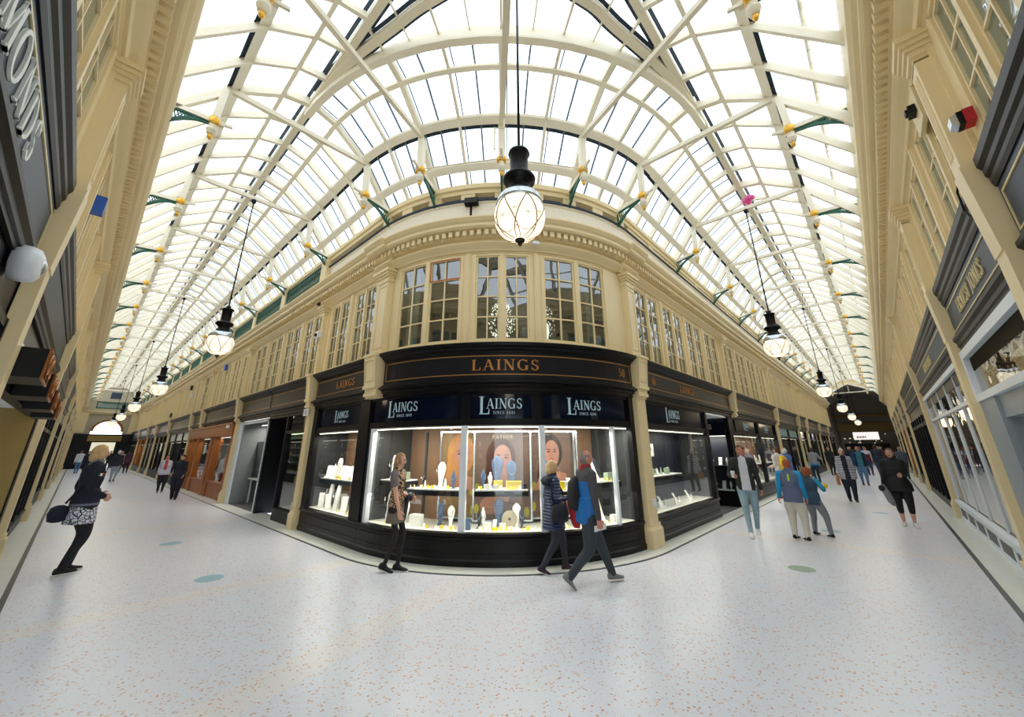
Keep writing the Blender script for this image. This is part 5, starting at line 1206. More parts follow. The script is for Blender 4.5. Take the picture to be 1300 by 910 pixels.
def portrait(s0, s1, z0, z1, d, label, hair='print_hair', bg='print_bg', face=(.5, .68), fs=.2, hands=True, txt=None, dark_man=False):
    t = thing('portrait_poster', label, 'poster'); cs = (s0+s1)/2; w = s1-s0; F_ = Flat(IN.p(cs, d, 0), tuple(Vector(IN.frame(cs).col[0][:3])), tuple(-Vector(IN.frame(cs).col[1][:3])))
    X = lambda u: (u-.5)*w; Z = lambda v: z0+v*(z1-z0)
    m = MB(); F_.box(m, X(0), X(1), -.02, 0, z0, z1); m.build('board', bg, t)
    m = MB(); 
    for a, b, c, e in ((X(0)-.03, X(0), z0-.03, z1+.03), (X(1), X(1)+.03, z0-.03, z1+.03), (X(0), X(1), z1, z1+.03), (X(0), X(1), z0-.03, z0)): F_.box(m, a, b, -.02, .02, c, e)
    m.build('frame', 'silver', t)
    fx, fz = X(face[0]), Z(face[1]); r = fs*w*1.0
    m = MB(); poly(m, F_, [(max(X(0), min(X(1), a)), b) for a, b in ell(fx-r*.15, fz+r*.1, r*1.35, r*1.75)], .002); poly(m, F_, [(max(X(0), a), b) for a, b in [(fx-r*1.4, fz), (fx-r*.2, fz), (fx-r*.5, fz-r*3.0), (fx-r*1.7, fz-r*2.8)]], .003); m.build('printed_hair', hair, t)
    m = MB(); poly(m, F_, ell(fx, fz, r*.82, r*1.25), .005); poly(m, F_, [(fx-r*.38, fz-r*.8), (fx+r*.42, fz-r*.8), (fx+r*.5, fz-r*2.1), (fx-r*.5, fz-r*2.1)], .004); poly(m, F_, [(max(X(0), fx-r*2), Z(.30)), (min(X(1), fx+r*2), Z(.30)), (min(X(1), fx+r*1.5), fz-r*1.9), (fx, fz-r*1.6), (max(X(0), fx-r*1.3), fz-r*1.9)], .0035)
    if hands:
        for k in range(4): poly(m, F_, [(X(.22+.1*k), Z(.20)), (X(.30+.1*k), Z(.19)), (X(.52+.06*k), Z(.33+.015*k)), (X(.47+.06*k), Z(.36+.015*k))], .006+.0004*k)
        poly(m, F_, ell(X(.3), Z(.16), w*.2, (z1-z0)*.10), .0055)
    m.build('printed_skin', 'print_skin', t)
    m = MB(); poly(m, F_, ell(fx+r*.45, fz-r*.1, r*.3, r*1.0), .0065); poly(m, F_, [(fx-r*.06, fz-r*.3), (fx+r*.14, fz-r*.3), (fx+r*.05, fz+r*.2)], .0066); m.build('printed_shade', 'print_shade', t)
    m = MB()
    for sg in (-1, 1): poly(m, F_, ell(fx+sg*r*.34, fz+r*.12, r*.17, r*.07, 10), .007); poly(m, F_, [(fx+sg*r*.14, fz+r*.3), (fx+sg*r*.55, fz+r*.34), (fx+sg*r*.55, fz+r*.40), (fx+sg*r*.14, fz+r*.38)], .007)
    m.build('printed_eyes', 'print_dark', t)
    m = MB(); poly(m, F_, ell(fx, fz-r*.62, r*.27, r*.11, 12), .007); m.build('printed_lips', 'print_lip', t)
    m = MB()
    for u, v in ((.04, .12), (.93, .08), (.9, .3), (.05, .35)): poly(m, F_, ell(X(u), Z(v), w*.045, (z1-z0)*.055, 10), .0015)
    m.build('printed_flowers', 'print_yellow', t)
    if txt: letters(F_, txt, 0, Z(.925), w*.06, .004, .002, 1.1, .3).build('lettering', 'pale_gold', t)
    return t
portrait(A(215.0), A(231.0), .52, 1.98, -.80, 'framed portrait poster of a long haired face with clasped hands in the middle corner window', txt='PAT ION'.replace(' ', ''))
portrait(A(200), A(211), .55, 1.98, -.82, 'portrait poster of a fair haired face in the left corner window', hair='print_blonde', bg='print_bg2', face=(.62, .72), fs=.3, hands=False)
portrait(A(236), A(251), .55, 1.98, -.82, 'portrait poster of a dark haired couple in the right corner window', hair='print_dark', face=(.45, .74), fs=.2, hands=False)
# lampshade-like stands and dark divider posts inside the displays
for s, w, z1, m_, lab in ((A(191), .05, 2.0, 'dim_room', 'dark divider post standing inside the left corner window'), (A(251.5), .05, 2.0, 'silver', 'narrow silver divider post inside the right corner window'), (sY(8.35), .05, 2.0, 'velvet_dark', 'dark divider post inside the window left of the corner'), (sY(9.05), .22, 1.8, 'sage', 'pale green hanging banner inside the window left of the corner')):
    m = MB(); IN.box(m, s, s+w, -.78, -.74, FL, z1); tag(m.build('divider_post' if 'post' in lab else 'banner', m_), lab, 'divider post' if 'post' in lab else 'banner')
# small box leaning at the foot of the first white mullion
for s, lab in ((A(212.2), 'small slate box against the left white mullion of the corner window'),):
    m = MB(); m.hexa([IN.p(s, -.25, FL), IN.p(s+.13, -.25, FL), IN.p(s+.13, -.2, FL), IN.p(s, -.2, FL), IN.p(s, -.25, FL+.17), IN.p(s+.13, -.25, FL+.17), IN.p(s+.13, -.22, FL+.17), IN.p(s, -.22, FL+.17)]); tag(m.build('slate_box', 'velvet_blue'), lab, 'box')
# ------------------------------------------------------------ wall things
def bulk(label): pass
t = thing('bulkhead_light', 'white emergency bulkhead light on the first left pilaster', 'light', (-.55, 4.0, 2.90))
m = MB(); m.smooth = True; m.rings([[(dx, r*.16*math.cos(2*PI*i/8+PI/8), r*.12*math.sin(2*PI*i/8+PI/8)) for i in range(8)] for dx, r in ((-.02, 1), (.05, 1.02), (.09, .9), (.11, .6))]); m.build('housing', 'white_paint', t)
m = MB(); m.smooth = True; m.ball((.10, .02, 0), .03, .06, .06); m.build('lens', 'silver', t)
m = MB(); m.box(-.58, -.46, 6.85, 6.98, 4.64, 4.88); tag(m.build('alarm_box', 'blue_plastic'), 'blue alarm box high on the outer left wall', 'alarm box')
t = thing('alarm_sounder', 'red and black alarm sounder with a clear front on the right pilaster', 'alarm', (4.2, -1.045, 4.16)); t.scale = (.48, .48, .48)
m = MB(); m.box(-.13, .13, -.07, .05, -.11, .13); m.build('base', 'red', t); m = MB(); m.box(-.12, .12, .05, .12, -.12, .12); m.build('body', 'black_paint', t); m = MB(); m.hexa([(-.11, .12, -.11), (.11, .12, -.11), (.11, .2, -.07), (-.11, .2, -.07), (-.11, .12, .11), (.11, .12, .11), (.11, .2, .07), (-.11, .2, .07)]); m.build('front', 'silver', t)
m = MB(); m.box(5.1, 5.5, -1.06, -1.02, 4.9, 5.3); o = m.build('mounting_board', 'cream'); tag(o, 'cream mounting board with a black floodlight box beside the alarm', 'wall box')
m = MB(); m.box(5.2, 5.34, -1.02, -.96, 5.06, 5.15); m.box(5.23, 5.31, -.96, -.94, 5.08, 5.13); m.build('black_unit', 'black_paint', o)
m = MB(); m.tube([(4.64, -.97, 3.9), (4.72, -.95, 3.8), (4.74, -.95, 3.62), (4.66, -.97, 3.48)], .008, 6); tag(m.build('cable', 'black_paint'), 'thin black cable looping down from the right wall pilaster', 'cable')
m = MB(); x, y = IN.xy(A(215.5), .30); F = IN.frame(A(214.2), .25, 6.16)
m.hexa([tuple(F @ Vector(v)) for v in ((-.13, -.14, .0), (.13, -.14, .0), (.13, .02, .0), (-.13, .02, .0), (-.13, -.1, .14), (.13, -.1, .14), (.13, .02, .14), (-.13, .02, .14))]); m.beam(tuple(F @ Vector((-.02, -.01, 0))), tuple(F @ Vector((-.02, -.01, -.2))), .03, .03)
tag(m.build('floodlight', 'black_paint'), 'black floodlight on the parapet above the rounded corner', 'floodlight')
m = MB(); F = IN.frame(A(232.8), .17, 5.36); m.hexa([tuple(F @ Vector(v)) for v in ((-.06, -.06, 0), (.06, -.06, 0), (.06, 0, 0), (-.06, 0, 0), (-.06, -.06, .06), (.06, -.06, .06), (.06, 0, .06), (-.06, 0, .06))]); tag(m.build('sensor', 'white_paint'), 'small white sensor under the curved cornice', 'sensor')
def camera_box(path, s, z, lab, d=.14, sz=.1, m_='white_paint'):
    t = thing('security_camera', lab, 'camera'); F = path.frame(s, d, z); m = MB()
    m.hexa([tuple(F @ Vector(v)) for v in ((-sz, -sz, 0), (sz, -sz, 0), (sz, 0, 0), (-sz, 0, 0), (-sz, -sz, sz*1.6), (sz, -sz, sz*1.6), (sz, 0, sz*1.6), (-sz, 0, sz*1.6))]); m.build('housing', m_, t)
    m = MB(); c = F @ Vector((0, -sz*1.1, sz*.7)); m.ball(c, sz*.45); m.build('lens', 'black_paint', t)
camera_box(IN, sY(10.1), 4.42, 'white camera box on the pilaster left of the jewellers', .12)
camera_box(IN, sY(10.1), 5.28, 'small grey camera above the pilaster left of the jewellers', .25, .05, 'dark_grey')
o = bx(IN, sY(10.27), sY(9.98), .15, .17, 2.47, 2.63, 'number_plate', 'leaflet', None); tag(o, 'white plate reading 145 on the pilaster left of the jewellers', 'number plate')
letters(IN, '145', sY(10.12), 2.5, .09, .171, .003, .9, .1).build('digits', 'velvet_blue', o)
o = bx(IN, sX(7.35), sX(7.45), .145, .175, .68, .80, 'socket_cover', 'white_paint', None); tag(o, 'white socket cover low on the broad right pilaster', 'socket cover')
o = bx(IN, sY(17.35), sY(17.15), .17, .25, 2.44, 2.54, 'dome_camera', 'white_paint', None); tag(o, 'small white dome camera on the brown name board', 'camera')
for y, z, m_, lab in ((20.6, 5.0, 'blue_plastic', 'blue alarm box high on the inner left facade'), (27.5, 4.4, 'white_paint', 'white sounder box on the inner left facade'), (28.2, 4.9, 'black_paint', 'black box above the white sounder'), (33.5, 3.7, 'dark_grey', 'grey box low on the far inner left facade')):
    o = bx(IN, sY(y), sY(y-.22), .05, .14, z, z+.25, 'alarm_box', m_, None); tag(o, lab, 'alarm box')
# projecting black signs with copper scroll fronts on the left
for i, (y, z) in enumerate(((5.22, 2.38), (6.5, 2.34), (7.8, 2.30), (9.2, 2.28))):
    t = thing('projecting_sign', 'black projecting box sign with a copper scroll front, %s on the left wall' % ORD[i], 'sign', (-.52, y, z), group='projecting signs on the left wall')
    m = MB(); m.box(-.04, .19, -.30, .30, -.12, .12); m.build('box', 'black_paint', t)
    m = MB(); x = .195
    for a, b in (((-.30, -.14), (.30, -.14)), ((.30, -.14), (.30, .14)), ((.30, .14), (-.30, .14)), ((-.30, .14), (-.30, -.14))): m.tube([(x, a[0], a[1]*.86), (x, b[0], b[1]*.86)], .010, 6)
    for cy in (-.15, .15):
        m.tube([(x+.01, cy+.10*math.cos(k*.5)*(1-k/30), .10*math.sin(k*.5)*(1-k/30)) for k in range(14)], .009, 6)
    m.tube([(x, 0, -.12), (x, -.04, 0), (x, 0, .12)], .009, 6); m.build('scroll', 'copper', t)
# floor stickers, pink balloon
for (x, y, lab) in ((1.66, 7.27, 'pale blue round floor sticker nearest on the left arcade floor'), (1.63, 10.38, 'second pale round floor sticker along the left arcade floor'), (7.6, 1.26, 'green round floor sticker nearest on the right arcade floor'), (11.22, 1.2, 'pale round floor sticker between the walkers on the right arcade floor'), (15.0, .44, 'grey round floor sticker beyond the woman in black')):
    m = MB(); m.lathe([(.17, .0005), (.17, .002)], (x, y, 0), 24); tag(m.build('floor_sticker', 'sticker' if 'green' not in lab else 'sage'), lab, 'floor sticker')
m = MB(); m.smooth = True; rr = random.Random(2)
for i in range(7): m.ball((10.13+rr.uniform(-.1, .1), CRY-.15+rr.uniform(-.1, .1), 7.62+rr.uniform(-.1, .12)), rr.uniform(.05, .09), n=8, m=6)
tag(m.build('balloon', 'pink'), 'deflated pink balloons caught by the lamp over the right arcade', 'balloon')
# ============================================================ PEOPLE
def pmat(name, kind, a, b, scale=10.0, rough=.8):
    m = bpy.data.materials.new(name); m.use_nodes = True; nt = m.node_tree; bs = nt.nodes['Principled BSDF']; bs.inputs['Roughness'].default_value = rough
    tc = nt.nodes.new('ShaderNodeTexCoord'); mx = nt.nodes.new('ShaderNodeMix'); mx.data_type = 'RGBA'; mx.inputs[6].default_value = srgb(*a); mx.inputs[7].default_value = srgb(*b)
    if kind == 'stripe':
        t = nt.nodes.new('ShaderNodeTexWave'); t.wave_type = 'BANDS'; t.bands_direction = 'Z'; t.inputs['Scale'].default_value = scale; t.inputs['Distortion'].default_value = 0.6; src = t.outputs['Fac']; thr = .5
    elif kind == 'spots':
        t = nt.nodes.new('ShaderNodeTexVoronoi'); t.inputs['Scale'].default_value = scale; src = t.outputs['Distance']; thr = .50
    elif kind == 'lace':
        t = nt.nodes.new('ShaderNodeTexVoronoi'); t.feature = 'DISTANCE_TO_EDGE'; t.inputs['Scale'].default_value = scale; src = t.outputs['Distance']; thr = .09
    else:
        t = nt.nodes.new('ShaderNodeTexNoise'); t.inputs['Scale'].default_value = scale; src = t.outputs['Fac']; thr = .5
    nt.links.new(tc.outputs['Object'], t.inputs['Vector'])
    if kind == 'soft': nt.links.new(src, mx.inputs[0])
    else:
        g = nt.nodes.new('ShaderNodeMath'); g.operation = 'GREATER_THAN'; g.inputs[1].default_value = thr; nt.links.new(src, g.inputs[0]); nt.links.new(g.outputs[0], mx.inputs[0])
    nt.links.new(mx.outputs[2], bs.inputs['Base Color'])
    if kind == 'quilt': pass
    MATS[name] = m; return m
def quilt(name, a, scale=9):
    m = mat(name, a, .45); nt = m.node_tree; b = nt.nodes['Principled BSDF']; tc = nt.nodes.new('ShaderNodeTexCoord'); t = nt.nodes.new('ShaderNodeTexWave'); t.bands_direction = 'Z'; t.wave_profile = 'TRI'; t.inputs['Scale'].default_value = scale; t.inputs['Distortion'].default_value = .8
    bp = nt.nodes.new('ShaderNodeBump'); bp.inputs['Strength'].default_value = .8; bp.inputs['Distance'].default_value = .02
    nt.links.new(tc.outputs['Object'], t.inputs['Vector']); nt.links.new(t.outputs['Fac'], bp.inputs['Height']); nt.links.new(bp.outputs[0], b.inputs['Normal'])
CLO = {}
def cm(rgb, rough=.8):
    k = 'cloth_%d_%d_%d' % rgb
    if k not in MATS: mat(k, rgb, rough, noise=.10, nscale=22, bump=.25)
    return k
mat('skin', (214, 164, 138), .5, noise=.06, nscale=12); mat('skin_red', (206, 140, 116), .5, noise=.08, nscale=12); mat('lip', (160, 88, 80), .5); mat('eye_dark', (40, 34, 32), .3); mat('sole', (232, 230, 224), .6)
for n_, c_ in (('hair_blonde', (206, 170, 116)), ('hair_fair', (166, 124, 84)), ('hair_grey', (138, 126, 118)), ('hair_white', (224, 220, 214)), ('hair_dark', (58, 42, 34)), ('hair_brown', (92, 60, 42)), ('hair_ginger', (166, 84, 44))): mat(n_, c_, .6, noise=.25, nscale=60, bump=.4)
pmat('leopard', 'spots', (30, 22, 18), (186, 150, 116), 34); pmat('lace', 'lace', (22, 26, 40), (214, 216, 224), 22); pmat('bw_stripe', 'stripe', (24, 28, 44), (226, 226, 230), 7.0); quilt('navy_quilt', (28, 48, 86), 7.5)
pmat('washed_denim', 'soft', (96, 128, 150), (176, 196, 200), 5)

def ik(a, b, l1, l2, pole):
    a = Vector(a); b = Vector(b); d = b-a; L = min(d.length, (l1+l2)*.999); 
    if d.length > L: b = a+d.normalized()*L
    d = b-a; k = (l1*l1-l2*l2+L*L)/(2*L); h = math.sqrt(max(l1*l1-k*k, 0)); u = d.normalized(); p = Vector(pole); p = (p-u*p.dot(u)).normalized()
    return a+u*k+p*h, b
def limb(mb, pts, rad, mi, n=12):
    mb.cur = mi; mb.smooth = True; P_, R_ = [], []
    m_ = len(pts)
    for i in range(m_-1):
        p0, p1, p2, p3 = [Vector(pts[max(0, min(m_-1, i+k))]) for k in (-1, 0, 1, 2)]
        for t in (0, .25, .5, .75):
            P_.append(.5*((2*p1)+(-p0+p2)*t+(2*p0-5*p1+4*p2-p3)*t*t+(-p0+3*p1-3*p2+p3)*t**3)); R_.append(rad[i]+(rad[i+1]-rad[i])*t)
    P_.append(Vector(pts[-1])); R_.append(rad[-1])
    d0 = (P_[0]-P_[1]).normalized(); d1 = (P_[-1]-P_[-2]).normalized()
    P_ = [P_[0]+d0*R_[0]*.8, P_[0]+d0*R_[0]*.5]+P_+[P_[-1]+d1*R_[-1]*.5, P_[-1]+d1*R_[-1]*.8]; R_ = [R_[0]*.35, R_[0]*.8]+R_+[R_[-1]*.8, R_[-1]*.35]
    mb.tube(P_, R_, n)
def ellring(c, rx, ry, n=20, yaw=0, pw=1.0):
    out = []
    for i in range(n):
        a = 2*PI*i/n; ca, sa = math.cos(a), math.sin(a); x = rx*abs(ca)**pw*(1 if ca > 0 else -1); y = ry*abs(sa)**pw*(1 if sa > 0 else -1)
        out.append((c[0]+x*math.cos(yaw)-y*math.sin(yaw), c[1]+x*math.sin(yaw)+y*math.cos(yaw), c[2]))
    return out
def headpt(th, ph, k=1.0):
    z = .115*math.sin(th); r = math.cos(th); w = .076*r; d = .095*r
    if z < 0: w *= 1-.30*(-z/.115)**1.3
    c = math.cos(ph)
    if z < 0 and c < 0: d *= 1-.30*(-z/.115)
    x = w*math.sin(ph); y = d*c
    if c > 0 and k <= 1.0:
        y *= .95
        y += .024*math.exp(-(x/.011)**2)*math.exp(-((z+.022)/.020)**2)+.012*math.exp(-(x/.010)**2)*math.exp(-((z+.002)/.020)**2)
        y -= .009*math.exp(-((abs(x)-.030)/.014)**2-((z-.010)/.011)**2)
        y += .004*math.exp(-((z-.030)/.010)**2)*math.exp(-(x/.05)**2)
        y += .010*math.exp(-(x/.022)**2)*math.exp(-((z+.100)/.018)**2)+.006*math.exp(-(x/.02)**2)*math.exp(-((z+.058)/.008)**2)
    return Vector((x*k, y*k, z*k))
def head(mb, M, skin_i, lip_i, dark_i, hi=True):
    R_, Cn = (28, 36) if hi else (12, 16)
    rings = []
    for i in range(R_+1):
        th = -PI/2*.97+PI*.97*i/R_; rings.append([M @ headpt(th, 2*PI*j/Cn) for j in range(Cn)])
    n0 = len(mb.f); mb.cur = skin_i; mb.smooth = True; mb.rings(rings)
    if hi:
        k = n0
        for i in range(R_):
            for j in range(Cn):
                th = -PI/2*.97+PI*.97*(i+.5)/R_; p = headpt(th, 2*PI*(j+.5)/Cn)
                if p.y > 0 and abs(p.x) < .024 and abs(p.z+.058) < .0075: mb.mi[k] = lip_i
                k += 1
    s3 = M.to_3x3()
    def blob(c, r, mi):
        mb.cur = mi; v = []
        for i in range(6):
            t = -PI/2*.95+PI*.95*i/5; v.append([M @ Vector((c[0]+r[0]*math.cos(t)*math.cos(q*PI/4), c[1]+r[1]*math.cos(t)*math.sin(q*PI/4), c[2]+r[2]*math.sin(t))) for q in range(8)])
        mb.rings(v)
    for sg in (-1, 1):
        blob((sg*.077, -.008, -.008), (.010, .018, .032), skin_i)
        blob((sg*.030, .079, .010), (.013, .007, .006), dark_i)
        if hi: blob((sg*.030, .086, .032), (.017, .006, .0035), dark_i)
def hand(mb, wrist, d, palm_n, side, sc, mi, curl=.5, hi=True):
    """d: direction of the hand, palm_n: palm normal, side: thumb side vector"""
    mb.cur = mi; mb.smooth = True; d = Vector(d).normalized(); pn = Vector(palm_n); pn = (pn-d*pn.dot(d)).normalized(); sv = d.cross(pn)
    if sv.dot(Vector(side)) < 0: sv = -sv
    W_ = Vector(wrist)
    def ring(t, hw, hh): c = W_+d*t; return [c+sv*(hw*math.cos(a)*(1))+pn*(hh*math.sin(a)) for a in [2*PI*i/10 for i in range(10)]]
    s = sc
    mb.rings([ring(-.03*s, .022*s, .018*s), ring(0, .024*s, .018*s), ring(.02*s, .034*s, .017*s), ring(.06*s, .042*s, .015*s), ring(.09*s, .040*s, .012*s), ring(.097*s, .03*s, .006*s)])
    if not hi:
        mb.rings([ring(.08*s, .036*s, .012*s), ring(.12*s, .034*s, .012*s), ring(.16*s, .02*s, .008*s)]); return
    for k, (o, L, r) in enumerate(((.031, .070, .0090), (.011, .080, .0094), (-.010, .075, .0090), (-.030, .060, .0080))):
        p = W_+d*.085*s+sv*o*s; a = 0; pts = [p]; 
        for q, f in enumerate((.45, .32, .23)):
            a += curl*(.5+.35*q); v = d*math.cos(a)+pn*math.sin(a); p = p+v*L*f*s; pts.append(p)
        mb.tube([pts[0]-d*.02*s]+pts+[pts[-1]+(pts[-1]-pts[-2])*.15], [r*s, r*s*1.05, r*s, r*s*.92, r*s*.8, r*s*.35], 7)
    p = W_+d*.028*s+sv*.028*s; v1 = (d*.62+sv*.75+pn*.2).normalized(); v2 = (d*.9+sv*.2+pn*(.25+curl*.6)).normalized()
    mb.tube([p-v1*.01*s, p+v1*.035*s, p+v1*.035*s+v2*.028*s, p+v1*.035*s+v2*.040*s], [.013*s, .0115*s, .0095*s, .004*s], 7)
def shoe(mb, ankle, fwd, s, mi, sole_i, pitch=0.0, boot=False):
    a = Vector(ankle); f = Vector((fwd[0], fwd[1], 0)).normalized(); sd = f.cross(Vector((0, 0, 1))); up_ = Vector((0, 0, 1))
    f2 = f*math.cos(pitch)+up_*math.sin(-pitch); u2 = up_*math.cos(pitch)+f*math.sin(pitch)
    def ring(y, hw, z0, z1): c = a+f2*y*s; return [c+sd*(hw*s*math.cos(t))+u2*((z0+z1)/2*s+(z1-z0)/2*s*math.sin(t)) for t in [2*PI*i/12 for i in range(12)]]
    mb.smooth = True; mb.cur = mi
    mb.rings([ring(-.075, .015, -.07, -.03), ring(-.065, .034, -.082, .0), ring(-.03, .038, -.085, .02), ring(.02, .037, -.085, .015), ring(.07, .042, -.085, -.025), ring(.12, .044, -.085, -.04), ring(.16, .034, -.083, -.05), ring(.18, .012, -.08, -.06)])
    mb.cur = sole_i; mb.rings([ring(y, w, -.095, -.074) for y, w in ((-.08, .012), (-.068, .036), (0, .037), (.07, .045), (.12, .047), (.165, .034), (.186, .010))])
HPROTO = {}
def person(label, x, y, heading, h, mats, pose=None, hair=None, vox=.012, build=1.0, coat=None, skirt=None, recolor=None, group=None, hi=True, bare_arms=False, bare_calf=False, headyaw=0, headpitch=0, female=False, top_len=.50, ny=0.0, collar=None):
    """mats: [top, sleeves, bottom, skin, shoes, accent]"""
    P = dict(feet=((-.07, .0, 0), (.07, .0, 0)), hands=((-.21, .04, .44), (.21, .04, .44)), lean=0.0, hip=(0, 0, 0), curl=.55, fpitch=(0, 0), hd=(None, None), toes=(0, 0), elbow=((-.3, -1, -.2), (.3, -1, -.2)))
    P.update(pose or {})
    names = list(mats)+['sole', 'eye_dark', 'lip']; SK, SH, AC, SO, DK, LP = 3, 4, 5, 6, 7, 8
    s = h/1.72
    B = MB(); hip = Vector(P['hip'])*s; lean = P['lean']
    V = lambda a, b, c: Vector((a*s, b*s, c*s))
    pel = V(0, 0, .92)+hip
    def sp(z):   # spine point at body height z (m for 1.72 m)
        t = max(0, z-.92); return pel+V(0, math.sin(lean)*t, (z-.92) if z < .92 else math.cos(lean)*t)
    bw = build; shw = .185 if female else .205; cw = .145 if female else .158; ww = .120 if female else .140; hw = .170 if female else .160
    prof = [(.84, hw*.75, .10), (.90, hw, .118), (.97, hw*.99, .12), (1.06, ww*1.06, .108), (1.14, ww, .10), (1.24, cw*.98, .115), (1.34, cw*1.08, .122 if not female else .130), (1.42, shw*.92, .105), (1.47, shw*.70, .080), (1.51, .075, .062), (1.55, .055, .055)]
    B.cur = 0; B.smooth = True
    B.rings([ellring(sp(z), rx*s*bw, ry*s*(bw if z < 1.3 else 1), 22, 0, .9) for z, rx, ry in prof if z > .0])
    # bottoms
    hips = [pel+V(sg*.088, 0, -.02) for sg in (-1, 1)]
    for i, sg in enumerate((-1, 1)):
        f = P['feet'][i]; pitch = P['fpitch'][i]; ank = V(f[0], f[1], f[2]+.095)
        knee, ank = ik(hips[i], ank, .415*s, .415*s, (sg*.12, 1, 0))
        if bare_calf:
            mid = knee+(ank-knee)*bare_calf
            limb(B, [hips[i], hips[i]*.45+knee*.55, knee, mid], [.098*s*bw, .082*s*bw, .060*s*bw, .056*s], 2)
            limb(B, [knee+(mid-knee)*.8, mid+(ank-mid)*.4, ank], [.048*s, .045*s, .030*s], SK)
        else:
            lw = P.get('legw', 1.0)
            limb(B, [hips[i], hips[i]*.5+knee*.5, knee, knee*.5+ank*.5, ank+V(0, 0, -.01)], [.100*s*bw, .086*s*bw*lw, .064*s*bw*lw, .056*s*lw, .046*s*lw], 2)
        P.setdefault('_ank', []).append((ank, pitch))
    B.cur = 2; B.rings([ellring(pel+V(0, 0, dz_), rx*s*bw, ry*s*bw, 22, 0, .9) for dz_, rx, ry in ((-.10, hw*.72, .095), (-.05, hw*.95, .115), (.05, hw*.93, .112))])
    # top hem
    if top_len is not None:
        z0 = top_len*1.72; B.cur = 0
        rr = [(z0, hw*1.06, .135), (z0+.04, hw*1.07, .136), (max(z0+.08, 1.0), hw*1.04, .130), (1.12, ww*1.14, .118)]
        B.rings([ellring(sp(z), rx*s*bw, ry*s*bw, 22, 0, .9) for z, rx, ry in rr])
    if coat:     # (hem z, width, depth)
        zc_, wx, wy = coat; B.cur = 0
        B.rings([ellring(sp(z) if z > .92 else pel+V(0, 0, z-.92), rx*s*bw, ry*s*bw, 22, 0, .85) for z, rx, ry in ((zc_, wx, wy), (zc_+.03, wx*1.01, wy*1.01), ((zc_+1.1)/2, wx*.97, wy*.97), (1.1, ww*1.2, .125), (1.3, cw*1.1, .128))])
    if skirt:
        zc_, wx, wy, mi_ = skirt; B.cur = mi_
        B.rings([ellring(pel+V(0, 0, z-.92), rx*s*bw, ry*s*bw, 22, 0, .9) for z, rx, ry in ((zc_, wx, wy), (zc_+.02, wx, wy), (.9, hw*1.03, .126), (1.0, hw*1.0, .120))])
    # arms
    hands_ = []
    for i, sg in enumerate((-1, 1)):
        sh = sp(1.425)+V(sg*(shw-.025), 0, 0); t = P['hands'][i]; wr = V(t[0], t[1], t[2]*1.72) if abs(t[2]) < 1 else V(*t)
        el, wr = ik(sh, wr, .295*s, .255*s, P['elbow'][i]); sl = 1.12 if not bare_arms else .92
        if bare_arms:
            limb(B, [sp(1.43)+V(sg*.10, 0, 0), sh, sh*.45+el*.55], [.06*s, .062*s, .056*s], 1); limb(B, [sh*.5+el*.5, el, el*.5+wr*.5, wr], [.044*s, .038*s, .036*s, .025*s], SK)
        else:
            limb(B, [sp(1.43)+V(sg*.09, 0, 0), sh, el*.5+sh*.5, el, el*.5+wr*.5, wr], [.060*s, .064*s*sl, .054*s*sl, .046*s*sl, .041*s*sl, .035*s*sl], 1)
        hd = P['hd'][i] or (wr-el).normalized(); hands_.append((wr, Vector(hd)))
    if collar: B.cur = collar; B.rings([ellring(sp(z)+V(0, .005, 0), r*s, r*s*1.02, 16) for z, r in ((1.47, .088), (1.52, .080), (1.555, .070), (1.56, .05))])
    # one continuous skin round the body
    src = B.mesh('src'); so = bpy.data.objects.new('src', src); C.objects.link(so)
    md = so.modifiers.new('r', 'REMESH'); md.mode = 'VOXEL'; md.voxel_size = vox; sm_ = so.modifiers.new('s', 'SMOOTH'); sm_.factor = .5; sm_.iterations = 3
    bpy.context.view_layer.update(); dg = bpy.context.evaluated_depsgraph_get(); ev = so.evaluated_get(dg); me = bpy.data.meshes.new_from_object(ev)
    bvh = BVHTree.FromPolygons([v.co.copy() for v in src.vertices], [tuple(p.vertices) for p in src.polygons])
    out = MB(); vs = [v.co.copy() for v in me.vertices]; out.v = [tuple(v) for v in vs]
    smi = [p.material_index for p in src.polygons]
    for p in me.polygons:
        hit = bvh.find_nearest(p.center); mi_ = smi[hit[2]] if hit[2] is not None else 0
        if recolor:
            mi_ = recolor(p.center.x/s, p.center.y/s, p.center.z/s, mi_)
        out.f.append(list(p.vertices)); out.mi.append(mi_); out.sm.append(True)
    bpy.data.objects.remove(so); bpy.data.meshes.remove(me)
    # neck, head, hands, shoes belong to the same figure
    hp = sp(1.50); hc = sp(1.50)+V(0, .012+.10*math.sin(lean)+ny, .135)
    HM = Matrix.Translation(hc) @ Matrix.Rotation(math.radians(headyaw), 4, 'Z') @ Matrix.Rotation(math.radians(-headpitch), 4, 'X') @ Matrix.Scale(s*1.0, 4)
    limb(out, [hp-V(0, 0, .03), hc-V(0, .01, .06)], [.058*s, .050*s], SK)
    head(out, HM, SK, LP, DK, hi)
    for i, (wr, hd) in enumerate(hands_):
        sg = (-1, 1)[i]; hand(out, wr, hd, P.get('pn', ((sg*-1, 0, 0),)*2)[i] if 'pn' in P else (-sg, .1, 0), (0, 1, 0.2), s, SK, P['curl'], hi)
    for i, (ank, pitch) in enumerate(P['_ank']): shoe(out, ank, (math.sin(math.radians(P['toes'][i])), math.cos(math.radians(P['toes'][i]))), s, SH, SO, pitch)
    me2 = bpy.data.meshes.new('person'); me2.from_pydata(out.v, [], out.f); me2.polygons.foreach_set('material_index', out.mi); me2.polygons.foreach_set('use_smooth', out.sm)
    bm = bmesh.new(); bm.from_mesh(me2); bmesh.ops.recalc_face_normals(bm, faces=bm.faces); bm.to_mesh(me2); bm.free()
